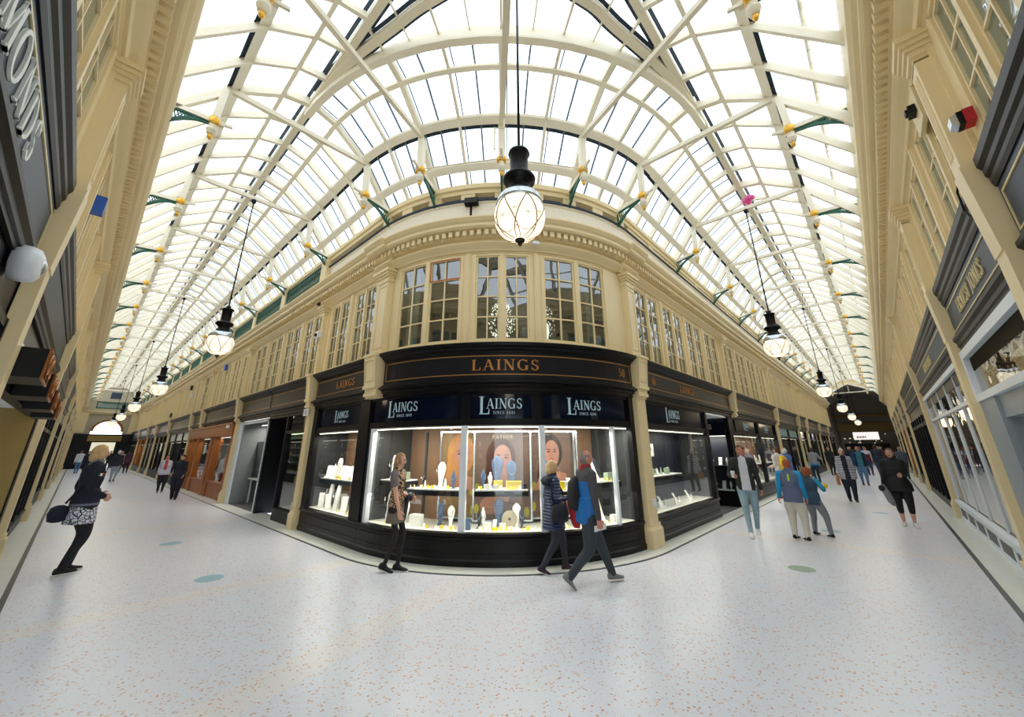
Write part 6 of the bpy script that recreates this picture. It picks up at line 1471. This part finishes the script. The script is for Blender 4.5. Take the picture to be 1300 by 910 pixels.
    o = obj('person', me2, names); o.location = (x, y, 0.0); o.rotation_euler = (0, 0, math.radians(heading-90)); tag(o, label, 'person', group)
    # hair
    if hair:
        style, hm = hair; H = MB(); H.smooth = True; R_, Cn = (22, 32) if hi else (12, 16); k = 1.10 if style not in ('short', 'thin', 'buzz') else 1.055; rr = random.Random(int(abs(x*100)))
        if style == 'curly': k = 1.22
        pts = {}
        for i in range(R_+1):
            for j in range(Cn):
                th = -PI/2+PI*i/R_; ph = 2*PI*j/Cn; q = headpt(th, ph, k)
                if style == 'curly': q *= 1+.05*math.sin(j*2.7+i*1.9)
                elif hi: q *= 1+.012*math.sin(j*3.1+i)
                pts[i, j] = q+Vector((0, -.006, .004))
        def keep(i, j):
            th = -PI/2+PI*(i+.5)/R_; ph = 2*PI*(j+.5)/Cn; q = headpt(th, ph); c = math.cos(ph)
            front = {'thin': .085, 'buzz': .06}.get(style, .062)
            if style == 'thin' and q.z > .045 and c > -.75: return False
            if c > .55: return q.z > front
            if c > -.05: return q.z > (.012 if style in ('short', 'thin', 'buzz', 'bun', 'tail') else -.045)
            return q.z > (-.075 if style not in ('bob', 'long') else -.11)
        ids = {}; vs = []; fs = []
        for i in range(R_):
            for j in range(Cn):
                if keep(i, j):
                    f_ = []
                    for a, b in ((i, j), (i, (j+1) % Cn), (i+1, (j+1) % Cn), (i+1, j)):
                        if (a, b) not in ids: ids[a, b] = len(vs); vs.append(HM @ pts[a, b])
                        f_.append(ids[a, b])
                    fs.append(f_)
        H.add(vs, fs)
        def hb(c, r):
            v = []
            for i in range(8):
                t = -PI/2*.95+PI*.95*i/7; v.append([HM @ Vector((c[0]+r[0]*math.cos(t)*math.cos(q*PI/6), c[1]+r[1]*math.cos(t)*math.sin(q*PI/6), c[2]+r[2]*math.sin(t))) for q in range(12)])
            H.rings(v)
        if style == 'long': hb((0, -.075, -.10), (.072, .035, .16))
        if style == 'bob': hb((0, -.055, -.05), (.088, .060, .085)); hb((.06, .0, -.03), (.028, .05, .07)); hb((-.06, .0, -.03), (.028, .05, .07))
        if style == 'bun': hb((0, -.11, .03), (.035, .035, .035))
        if style == 'tail': hb((0, -.115, -.02), (.03, .03, .08))
        if style == 'curly':
            for q in range(26 if hi else 8):
                a = rr.uniform(0, 2*PI); zz = rr.uniform(-.03, .12); r = .098*math.sqrt(max(0, 1-(zz/.15)**2)); 
                if math.sin(a) > .5 and zz < .05: continue
                hb((r*math.cos(a), r*math.sin(a)-.01, zz), (.026, .026, .024))
        H.build('hair', hm, o)
    return o, sp, s
def child(mb, name, m_, o, label=None):
    c = mb.build(name, m_, o)
    if label: c['label'] = label
    return c
def held(mb, name, m_, person_o, label, cat):
    me = mb.mesh(name); o = obj(name, me, m_); o.location = person_o.location; o.rotation_euler = person_o.rotation_euler; return tag(o, label, cat)
NV, SKN = (26, 34, 56), 'skin'
# --- man in the blue jacket, striding to the right
def rc(x, y, z, m):
    if m in (0, 1) and z > 1.30 and abs(x) < .30: return 1
    return m
o, sp, s = person('person in a blue jacket with grey sleeves striding past the corner window holding a phone', 4.93, 3.16, -32, 1.67, [cm((14, 104, 176), .5), cm((72, 70, 74)), cm((50, 58, 64)), 'skin_red', cm((120, 122, 122)), cm((150, 30, 40))],
    pose=dict(feet=((-.06, .36, 0), (.08, -.34, .06)), fpitch=(0, .75), hands=((-.26, .08, .50), (.26, .04, .485)), lean=.02, hip=(0, 0, -.035), curl=.9, toes=(-6, 6), legw=1.12), hair=('thin', 'hair_grey'), vox=.0095, build=1.16, recolor=rc, headyaw=-6, top_len=.462, collar=5)
m = MB(); m.hexa([tuple(Vector((.225, .05, .70))+Vector(v)) for v in ((-.03, -.06, -.045), (-.02, -.06, -.045), (-.02, .11, -.015), (-.03, .11, -.015), (-.03, -.06, .025), (-.02, -.06, .025), (-.02, .11, .055), (-.03, .11, .055))]); held(m, 'phone', 'leaflet', o, 'pale phone held low by the striding person in the blue jacket', 'phone')
m = MB(); m.smooth = True; c0 = sp(1.22)+Vector((-.10, -.16, 0))
m.rings([ellring(c0+Vector((0, dy, dz_)), rx, ry, 16, 0, .7) for dz_, rx, ry, dy in ((-.28, .05, .02, .02), (-.25, .12, .05, .01), (-.1, .14, .065, 0), (.08, .12, .05, .01), (.14, .08, .03, .03), (.17, .03, .02, .04))]); held(m, 'backpack', cm((24, 24, 28)), o, 'black rucksack on the back of the person in the blue jacket', 'rucksack')
# --- woman in the navy quilted coat
o, sp, s = person('person with light hair in a long navy quilted coat walking beside the blue jacket', 5.07, 3.85, -30, 1.50, ['navy_quilt', 'navy_quilt', cm((44, 46, 54)), SKN, cm((56, 34, 50)), cm((30, 34, 46))],
    pose=dict(feet=((-.06, .22, 0), (.06, -.24, .02)), fpitch=(0, .35), hands=((-.13, .20, .63), (.16, .22, .66)), hip=(0, 0, -.02), curl=1.1), hair=('bob', 'hair_blonde'), vox=.0095, build=1.12, coat=(.66, .20, .16), headyaw=-14, female=True, collar=5)
m = MB(); m.smooth = True; m.rings([ellring(sp(z)+Vector((0, -.08-.02*(z < 1.44), 0)), rx, ry, 16) for z, rx, ry in ((1.34, .06, .03), (1.37, .12, .06), (1.43, .14, .075), (1.48, .12, .06), (1.50, .06, .03))]); child(m, 'hood', cm((22, 30, 48)), o, 'dark hood lying on the back')
m = MB(); m.smooth = True; bc = Vector((.20, .02, .80)); m.rings([ellring(bc+Vector((0, 0, dz_)), rx, ry, 14, .3, .7) for dz_, rx, ry in ((-.13, .04, .05), (-.11, .07, .13), (0, .075, .145), (.09, .06, .12), (.12, .03, .08))]); m.tube([bc+Vector((0, -.1, .1)), Vector((.14, -.08, 1.2)), Vector((.05, -.03, 1.30)), Vector((.12, .1, 1.1)), bc+Vector((0, .1, .1))], .012, 6)
held(m, 'shoulder_bag', cm((30, 32, 40)), o, 'black shoulder bag worn by the person in the navy quilted coat', 'bag')
m = MB(); m.smooth = True; m.rings([ellring((.22+dx, .20+dy, z), rx, ry, 12, .4, .8) for z, rx, ry, dx, dy in ((.60, .05, .03, .03, .06), (.66, .07, .045, .02, .05), (.78, .05, .04, .0, .02), (.9, .055, .04, -.02, 0), (.98, .03, .02, -.03, 0))]); held(m, 'red_cloth', 'red', o, 'crumpled red scarf hanging from the bag of the person in the navy coat', 'scarf')
# --- woman in the leopard top
o, sp, s = person('person in a leopard print top, grey shorts and black tights passing the left corner window', 3.50, 5.64, -58, 1.60, ['leopard', cm((110, 104, 104)), cm((26, 22, 24)), SKN, cm((18, 18, 20)), cm((110, 102, 92))],
    pose=dict(feet=((-.04, .08, 0), (.05, -.10, .02)), fpitch=(0, .25), hands=((-.05, .22, .62), (.20, .16, .50)), curl=.6, legw=.72), hair=('long', 'hair_fair'), vox=.0095, build=.88, skirt=(.70, .205, .15, 5), headyaw=-4, female=True, bare_arms=True, top_len=.50)
m = MB(); m.smooth = True
for sg in (-1, 1): m.tube([(Matrix.Translation((0, 0, 0)) @ (sp(1.50)+Vector((0, .012, .135))*s))+Vector((sg*(.030+.019*math.cos(a))*s, .094*s, (.010+.015*math.sin(a))*s)) for a in [2*PI*i/12 for i in range(13)]], .0022, 5)
child(m, 'spectacles', 'eye_dark', o)
m = MB(); m.smooth = True; m.rings([[(.0+.15*math.sin(t)-.05, .16+.10*math.cos(t)*0+dy+.05*math.cos(a)*k, 1.00+.065*math.sin(a)*k) for a in [2*PI*i/10 for i in range(10)]] for t, dy, k in ((-1.5, -.10, .5), (-1.1, -.03, 1), (-.4, .03, 1.1), (.3, .05, .9), (.8, .04, .5))]); m.rings([ellring((-.22, .02, z), rx, ry, 12, .3) for z, rx, ry in ((.62, .03, .03), (.66, .07, .05), (.85, .09, .07), (1.0, .08, .08), (1.06, .03, .04))]); held(m, 'folded_jacket', cm((22, 28, 42), .35), o, 'dark folded jacket and bag over the arm of the leopard print top wearer', 'jacket')
# --- woman on the left in the bomber jacket
def rcl(x, y, z, m):
    if m in (0, 1) and .895 < z < .93 and m == 0: return 5
    return m
o, sp, s = person('person with blonde hair in a navy bomber jacket and lace patterned dress at left', .27, 9.15, 18, 1.74, [cm((20, 24, 42)), cm((18, 22, 38)), cm((18, 18, 22)), SKN, cm((20, 20, 22)), cm((110, 112, 128))],
    pose=dict(feet=((-.09, .05, 0), (.08, -.06, 0)), hands=((-.10, .17, .60), (.13, .15, .585)), curl=.9, lean=-.01, legw=1.05), hair=('bob', 'hair_blonde'), vox=.0105, build=1.12, headyaw=-10, female=True, top_len=.515, recolor=rcl, collar=5)
m = MB(); m.smooth = True; m.rings([ellring((0, 0, z), rx, ry, 24, 0, .9) for z, rx, ry in ((.66, .215, .165), (.68, .217, .167), (.8, .205, .155), (.92, .19, .145), (.93, .1, .08))]); child(m, 'dress_hem', 'lace', o, 'lace patterned dress hem')
for nm, mm, x0, x1 in (('badge_green', 'green', -.035, -.012), ('badge_white', 'leaflet', -.012, .012), ('badge_red', 'red', .012, .035)):
    m = MB(); c = sp(1.33)+Vector((.262, .0, 0)); m.box(c.x-.01, c.x+.006, c.y+x0, c.y+x1, c.z-.02, c.z+.02); child(m, nm, mm, o)
m = MB(); m.smooth = True; m.rings([ellring((-.04, -.24, z), rx, ry, 14, 0, .7) for z, rx, ry in ((.70, .03, .04), (.72, .06, .09), (.82, .07, .11), (.90, .06, .09), (.93, .03, .04))]); m.tube([(-.02, -.2, .95), (.12, -.12, 1.2), (.12, .1, 1.38)], .014, 6); held(m, 'shoulder_bag', cm((20, 24, 42)), o, 'navy bag hanging behind the person in the bomber jacket', 'bag')
# --- man with coffee
def rcc(x, y, z, m):
    if m == 0 and y > .055 and abs(x) < .075+.02*(1.3-z): return 5
    return m
o, sp, s = person('person in an open dark green jacket and jeans walking forward holding a coffee cup', 9.66, 2.28, 196, 1.71, [cm((40, 42, 38)), cm((40, 42, 38)), 'washed_denim', 'skin_red', cm((224, 224, 222)), cm((206, 206, 214))],
    pose=dict(feet=((-.08, -.20, .03), (.07, .22, 0)), fpitch=(.4, 0), hands=((-.27, .0, .46), (.22, .24, .66)), curl=1.0, legw=.95), hair=('buzz', 'hair_brown'), vox=.0105, build=1.04, recolor=rcc, headyaw=-28, top_len=.50)
m = MB(); m.smooth = True; m.lathe([(.028, 0), (.038, .11), (.041, .115), (.041, .125), (.02, .13)], (.215, .31, 1.10), 16); held(m, 'coffee_cup', 'white_paint', o, 'white paper coffee cup in the hand of the person in the dark green jacket', 'cup')
# --- boys
def rcb(x, y, z, m):
    if m == 1 and z < .0: return 0
    if m == 0 and y < -.03 and abs(x) < .022 and 1.27 < z < 1.42: return 5
    return m
o, sp, s = person('child with ginger hair in a blue sleeved grey top and cream trousers, from behind', 9.80, 1.52, 0, 1.43, [cm((92, 104, 132)), cm((20, 150, 204)), cm((206, 200, 186)), 'skin_red', cm((24, 24, 26)), cm((190, 220, 40))],
    pose=dict(feet=((-.12, .04, 0), (.13, -.06, 0)), toes=(15, -30), hands=((-.30, .03, .50), (.24, .10, .52)), curl=.7, legw=1.2), hair=('short', 'hair_ginger'), vox=.0105, build=1.18, recolor=rcb, headyaw=8, top_len=.47)
o, sp, s = person('smaller child with curly red hair in a teal top and grey joggers', 10.45, 1.28, -12, 1.27, [cm((58, 80, 100)), cm((20, 130, 160)), cm((128, 130, 136)), SKN, cm((22, 22, 26)), cm((60, 60, 60))],
    pose=dict(feet=((-.16, .10, 0), (.24, -.02, 0)), toes=(10, -50), hands=((-.15, .2, .60), (.25, .12, .72)), hip=(-.02, 0, -.03), curl=.9, legw=1.15), hair=('curly', 'hair_ginger'), vox=.0105, build=1.1, headyaw=-20, headpitch=-6, top_len=.47)
m = MB(); m.smooth = True; m.ball((.20, .20, .93), .035, .035, .05); held(m, 'snack', 'yellow', o, 'yellow snack packet in the hand of the smaller child', 'snack')
# --- woman in black with capri leggings
o, sp, s = person('person all in black with cropped leggings and white trainers looking down to the side', 12.95, -.07, 184, 1.62, [cm((22, 22, 25)), cm((20, 20, 23)), cm((16, 16, 18)), SKN, cm((228, 228, 226)), cm((60, 60, 64))],
    pose=dict(feet=((-.08, .06, 0), (.09, -.05, 0)), toes=(-8, 12), hands=((-.08, .26, .66), (.28, .06, .52)), curl=.9), hair=('tail', 'hair_brown'), vox=.0105, build=1.22, bare_calf=.45, headyaw=-22, headpitch=-8, female=True, top_len=.50, coat=(.78, .20, .17))
m = MB(); m.smooth = True; m.ball((.31, .12, .78), .06, .05, .07); held(m, 'black_pouch', cm((30, 32, 36)), o, 'small black pouch in the hand of the person all in black', 'pouch')
m = MB(); m.smooth = True; m.rings([ellring((.25-dx, .10, z), rx, ry, 12, .2) for z, rx, ry, dx in ((.42, .04, .03, .08), (.5, .07, .04, .05), (.7, .07, .045, 0), (.86, .03, .03, -.03))]); held(m, 'grey_jacket', cm((128, 130, 132)), o, 'grey jacket hanging from the arm of the person all in black', 'jacket')
# --- older woman in the striped coat
def rcs(x, y, z, m):
    if m == 0 and y > .05 and abs(x) < .075: return 5
    return m
o, sp, s = person('person with white hair in a black and white striped open coat carrying a tan bag', 17.4, 1.08, 190, 1.60, ['bw_stripe', 'bw_stripe', cm((26, 28, 46)), SKN, cm((24, 26, 40)), cm((30, 32, 50))],
    pose=dict(feet=((-.07, .14, 0), (.07, -.12, .02)), fpitch=(0, .2), hands=((-.25, .05, .46), (.25, .08, .47)), curl=.9, legw=1.25), hair=('short', 'hair_white'), vox=.014, build=1.1, coat=(.74, .24, .17), recolor=rcs, female=True)
m = MB(); m.box(.24, .30, -.10, .22, .50, .72); m.tube([(.27, -.06, .72), (.27, .0, .86), (.27, .12, .86), (.27, .18, .72)], .01, 6); held(m, 'handbag', cm((168, 104, 52)), o, 'tan handbag carried by the person in the striped coat', 'handbag')
# --- the others down the right arcade
Q = dict(vox=.018, hi=False)
def walk(a=.15, b=.2): return dict(feet=((-.08, a, 0), (.08, -a, .02)), fpitch=(0, .3), hands=((-.24, -.08, .47), (.24, .12, .49)))
person('person in a teal T-shirt, open dark jacket and jeans in the right crowd', 24.9, .95, 186, 1.66, [cm((30, 34, 44)), cm((26, 70, 120)), cm((84, 122, 158)), 'skin_red', cm((90, 60, 40)), cm((52, 116, 130))], pose=walk(), hair=('thin', 'hair_white'), build=1.25, recolor=lambda x, y, z, m: 5 if m == 0 and y > .05 and abs(x) < .11 else m, **Q)
o, sp, s = person('person in a pale hoodie and jeans with a yellow rucksack looking into the shop window', 16.8, 2.82, 62, 1.66, [cm((214, 210, 206)), cm((206, 200, 196)), cm((116, 148, 176)), SKN, cm((120, 74, 50)), cm((200, 200, 200))], pose=dict(feet=((-.08, .1, 0), (.1, -.12, 0)), hands=((-.1, .25, .62), (.1, .25, .62))), hair=('short', 'hair_brown'), vox=.014, headpitch=-8)
m = MB(); m.smooth = True; m.rings([ellring((0, -.19, z), rx, ry, 14, 0, .7) for z, rx, ry in ((.94, .08, .04), (.97, .14, .07), (1.15, .15, .085), (1.33, .13, .07), (1.40, .06, .03))])
m.tube([(-.1, -.12, 1.36), (-.11, .02, 1.40), (-.11, .1, 1.25)], .016, 6); m.tube([(.1, -.12, 1.36), (.11, .02, 1.40), (.11, .1, 1.25)], .016, 6); held(m, 'backpack', cm((232, 190, 20)), o, 'yellow rucksack on the back of the person in the pale hoodie', 'rucksack')
person('person in a blue polo shirt and blue jeans beside the yellow rucksack', 18.6, 2.86, 40, 1.62, [cm((84, 116, 176)), cm((84, 116, 176)), cm((50, 72, 110)), 'skin_red', cm((60, 50, 46)), cm((200, 200, 200))], pose=dict(hands=((-.1, .24, .60), (.12, .24, .58))), hair=('thin', 'hair_white'), bare_arms=True, build=1.2, vox=.014, headpitch=-10)
person('person in a grey top over a bright blue shirt with hair tied up', 25.3, 2.72, 25, 1.62, [cm((150, 152, 154)), cm((150, 152, 154)), cm((34, 48, 80)), SKN, cm((40, 40, 46)), cm((30, 140, 196))], pose=dict(hands=((-.1, .22, .6), (.24, .2, .7))), hair=('bun', 'hair_brown'), female=True, recolor=lambda x, y, z, m: 5 if m in (0,) and z < .95 else m, **Q)
person('person in black seen near the right hand pilasters behind the striped coat', 32.0, 2.6, 200, 1.62, [cm((28, 28, 32)), cm((28, 28, 32)), cm((30, 32, 40)), 'skin_red', cm((30, 30, 30)), cm((28, 28, 32))], hair=('short', 'hair_grey'), **Q)
person('person in a dark red and white top walking behind the teal T-shirt', 33.5, .9, 185, 1.64, [cm((96, 34, 46)), cm((200, 200, 210)), cm((48, 66, 104)), 'skin_red', cm((40, 40, 46)), cm((210, 210, 214))], pose=walk(), hair=('buzz', 'hair_dark'), build=1.1, recolor=lambda x, y, z, m: 5 if m == 0 and z > 1.3 else m, **Q)
person('person in a dark navy top with back turned in the right arcade crowd', 31.5, .38, 0, 1.74, [cm((34, 46, 62)), cm((34, 46, 62)), cm((52, 66, 92)), 'skin_red', cm((40, 40, 46)), cm((28, 28, 32))], hair=('short', 'hair_dark'), build=1.2, **Q)
person('person in a grey blue jacket behind the shoulder of the person all in black', 30.5, -.6, 10, 1.62, [cm((70, 78, 88)), cm((70, 78, 88)), cm((50, 54, 62)), SKN, cm((40, 40, 46)), cm((28, 28, 32))], hair=('short', 'hair_grey'), build=1.2, **Q)
for i, (x, y, hd, c1, c2, hr) in enumerate(((38, 1.9, 180, (36, 40, 50), (40, 44, 54), 'hair_dark'), (41, .2, 190, (80, 40, 44), (40, 44, 60), 'hair_brown'), (43, 1.2, 0, (40, 90, 130), (50, 60, 80), 'hair_grey'), (46, 2.2, 180, (60, 60, 64), (36, 36, 40), 'hair_dark'), (36.5, 1.25, 0, (30, 110, 170), (60, 70, 90), 'hair_brown'), (47, .4, 175, (130, 124, 110), (46, 50, 60), 'hair_blonde'), (40, 2.5, 200, (44, 42, 40), (34, 36, 44), 'hair_dark'))):
    person('%s in the distant right arcade crowd' % ['person in charcoal', 'person in dark red', 'person in mid blue seen from behind', 'person in dark grey', 'person in bright blue seen from behind', 'fair haired person in beige', 'person in brown black'][i], x, y, hd, 1.66, [cm(c1), cm(c1), cm(c2), SKN, cm((40, 40, 46)), cm(c1)], pose=walk(.1), hair=('short', hr), vox=.024, hi=False)
# --- left arcade
o, sp, s = person('person in a dark navy coat, right one of a pair in the left arcade', 2.75, 19.1, 262, 1.50, [cm((26, 30, 44)), cm((26, 30, 44)), cm((24, 26, 36)), SKN, cm((30, 30, 34)), cm((26, 30, 44))], pose=dict(feet=((-.06, .08, 0), (.06, -.08, 0)), hands=((-.16, .16, .55), (.26, .02, .60)), legw=1.3), hair=('bun', 'hair_dark'), vox=.014, build=1.15, coat=(.80, .20, .16), headyaw=-40, female=True)
o, sp, s = person('person in a pale grey jacket with red scarf, left one of a pair', 2.75, 22.6, 262, 1.46, [cm((196, 198, 212)), cm((196, 198, 212)), cm((34, 32, 40)), 'skin_red', cm((140, 130, 110)), cm((200, 60, 76))], pose=dict(feet=((-.08, .05, 0), (.08, -.05, 0)), hands=((-.22, .12, .52), (.22, .1, .55))), hair=('short', 'hair_brown'), vox=.014, build=1.4, coat=(.84, .20, .16), recolor=lambda x, y, z, m: 5 if m == 0 and y > .06 and abs(x) < .05 and z > 1.05 else m, female=True)
m = MB(); m.smooth = True; m.rings([ellring((-.30, .02, z), rx, ry, 12, .1, .7) for z, rx, ry in ((.30, .04, .06), (.33, .07, .12), (.5, .07, .12), (.6, .03, .06))]); m.tube([(-.3, -.05, .58), (-.27, .0, .74), (-.3, .07, .58)], .01, 6); held(m, 'carrier_bag', cm((70, 76, 96)), o, 'slate carrier bag held low by the person in the pale grey jacket', 'bag')
for lab, x, y, hd, h_, c1, c2, hr, bl in (('person in a dark coat with pale trousers walking away down the left arcade', 1.75, 32.5, 80, 1.66, (36, 40, 52), (160, 168, 180), 'hair_white', 1.1), ('person in a dark purple coat far down the left arcade', 2.9, 43, 95, 1.6, (70, 30, 52), (60, 28, 46), 'hair_dark', 1.2), ('person in black at the bright exit of the left arcade', 2.2, 51, 265, 1.62, (24, 24, 30), (26, 26, 32), 'hair_dark', 1.0), ('person in a beige top near the purple coat', 2.6, 45, 265, 1.6, (190, 160, 140), (60, 60, 70), 'hair_fair', 1.0), ('person in a white shirt and blue jeans by the far left wall', .35, 46, 80, 1.66, (220, 222, 228), (90, 130, 170), 'hair_brown', 1.0), ('person in navy close to the far left wall', .75, 44, 260, 1.6, (30, 36, 56), (30, 34, 48), 'hair_dark', 1.1)):
    person(lab, x, y, hd, h_, [cm(c1), cm(c1), cm(c2), SKN, cm((50, 50, 54)), cm(c1)], pose=walk(.1), hair=('short', hr), vox=.022, hi=False, build=bl)
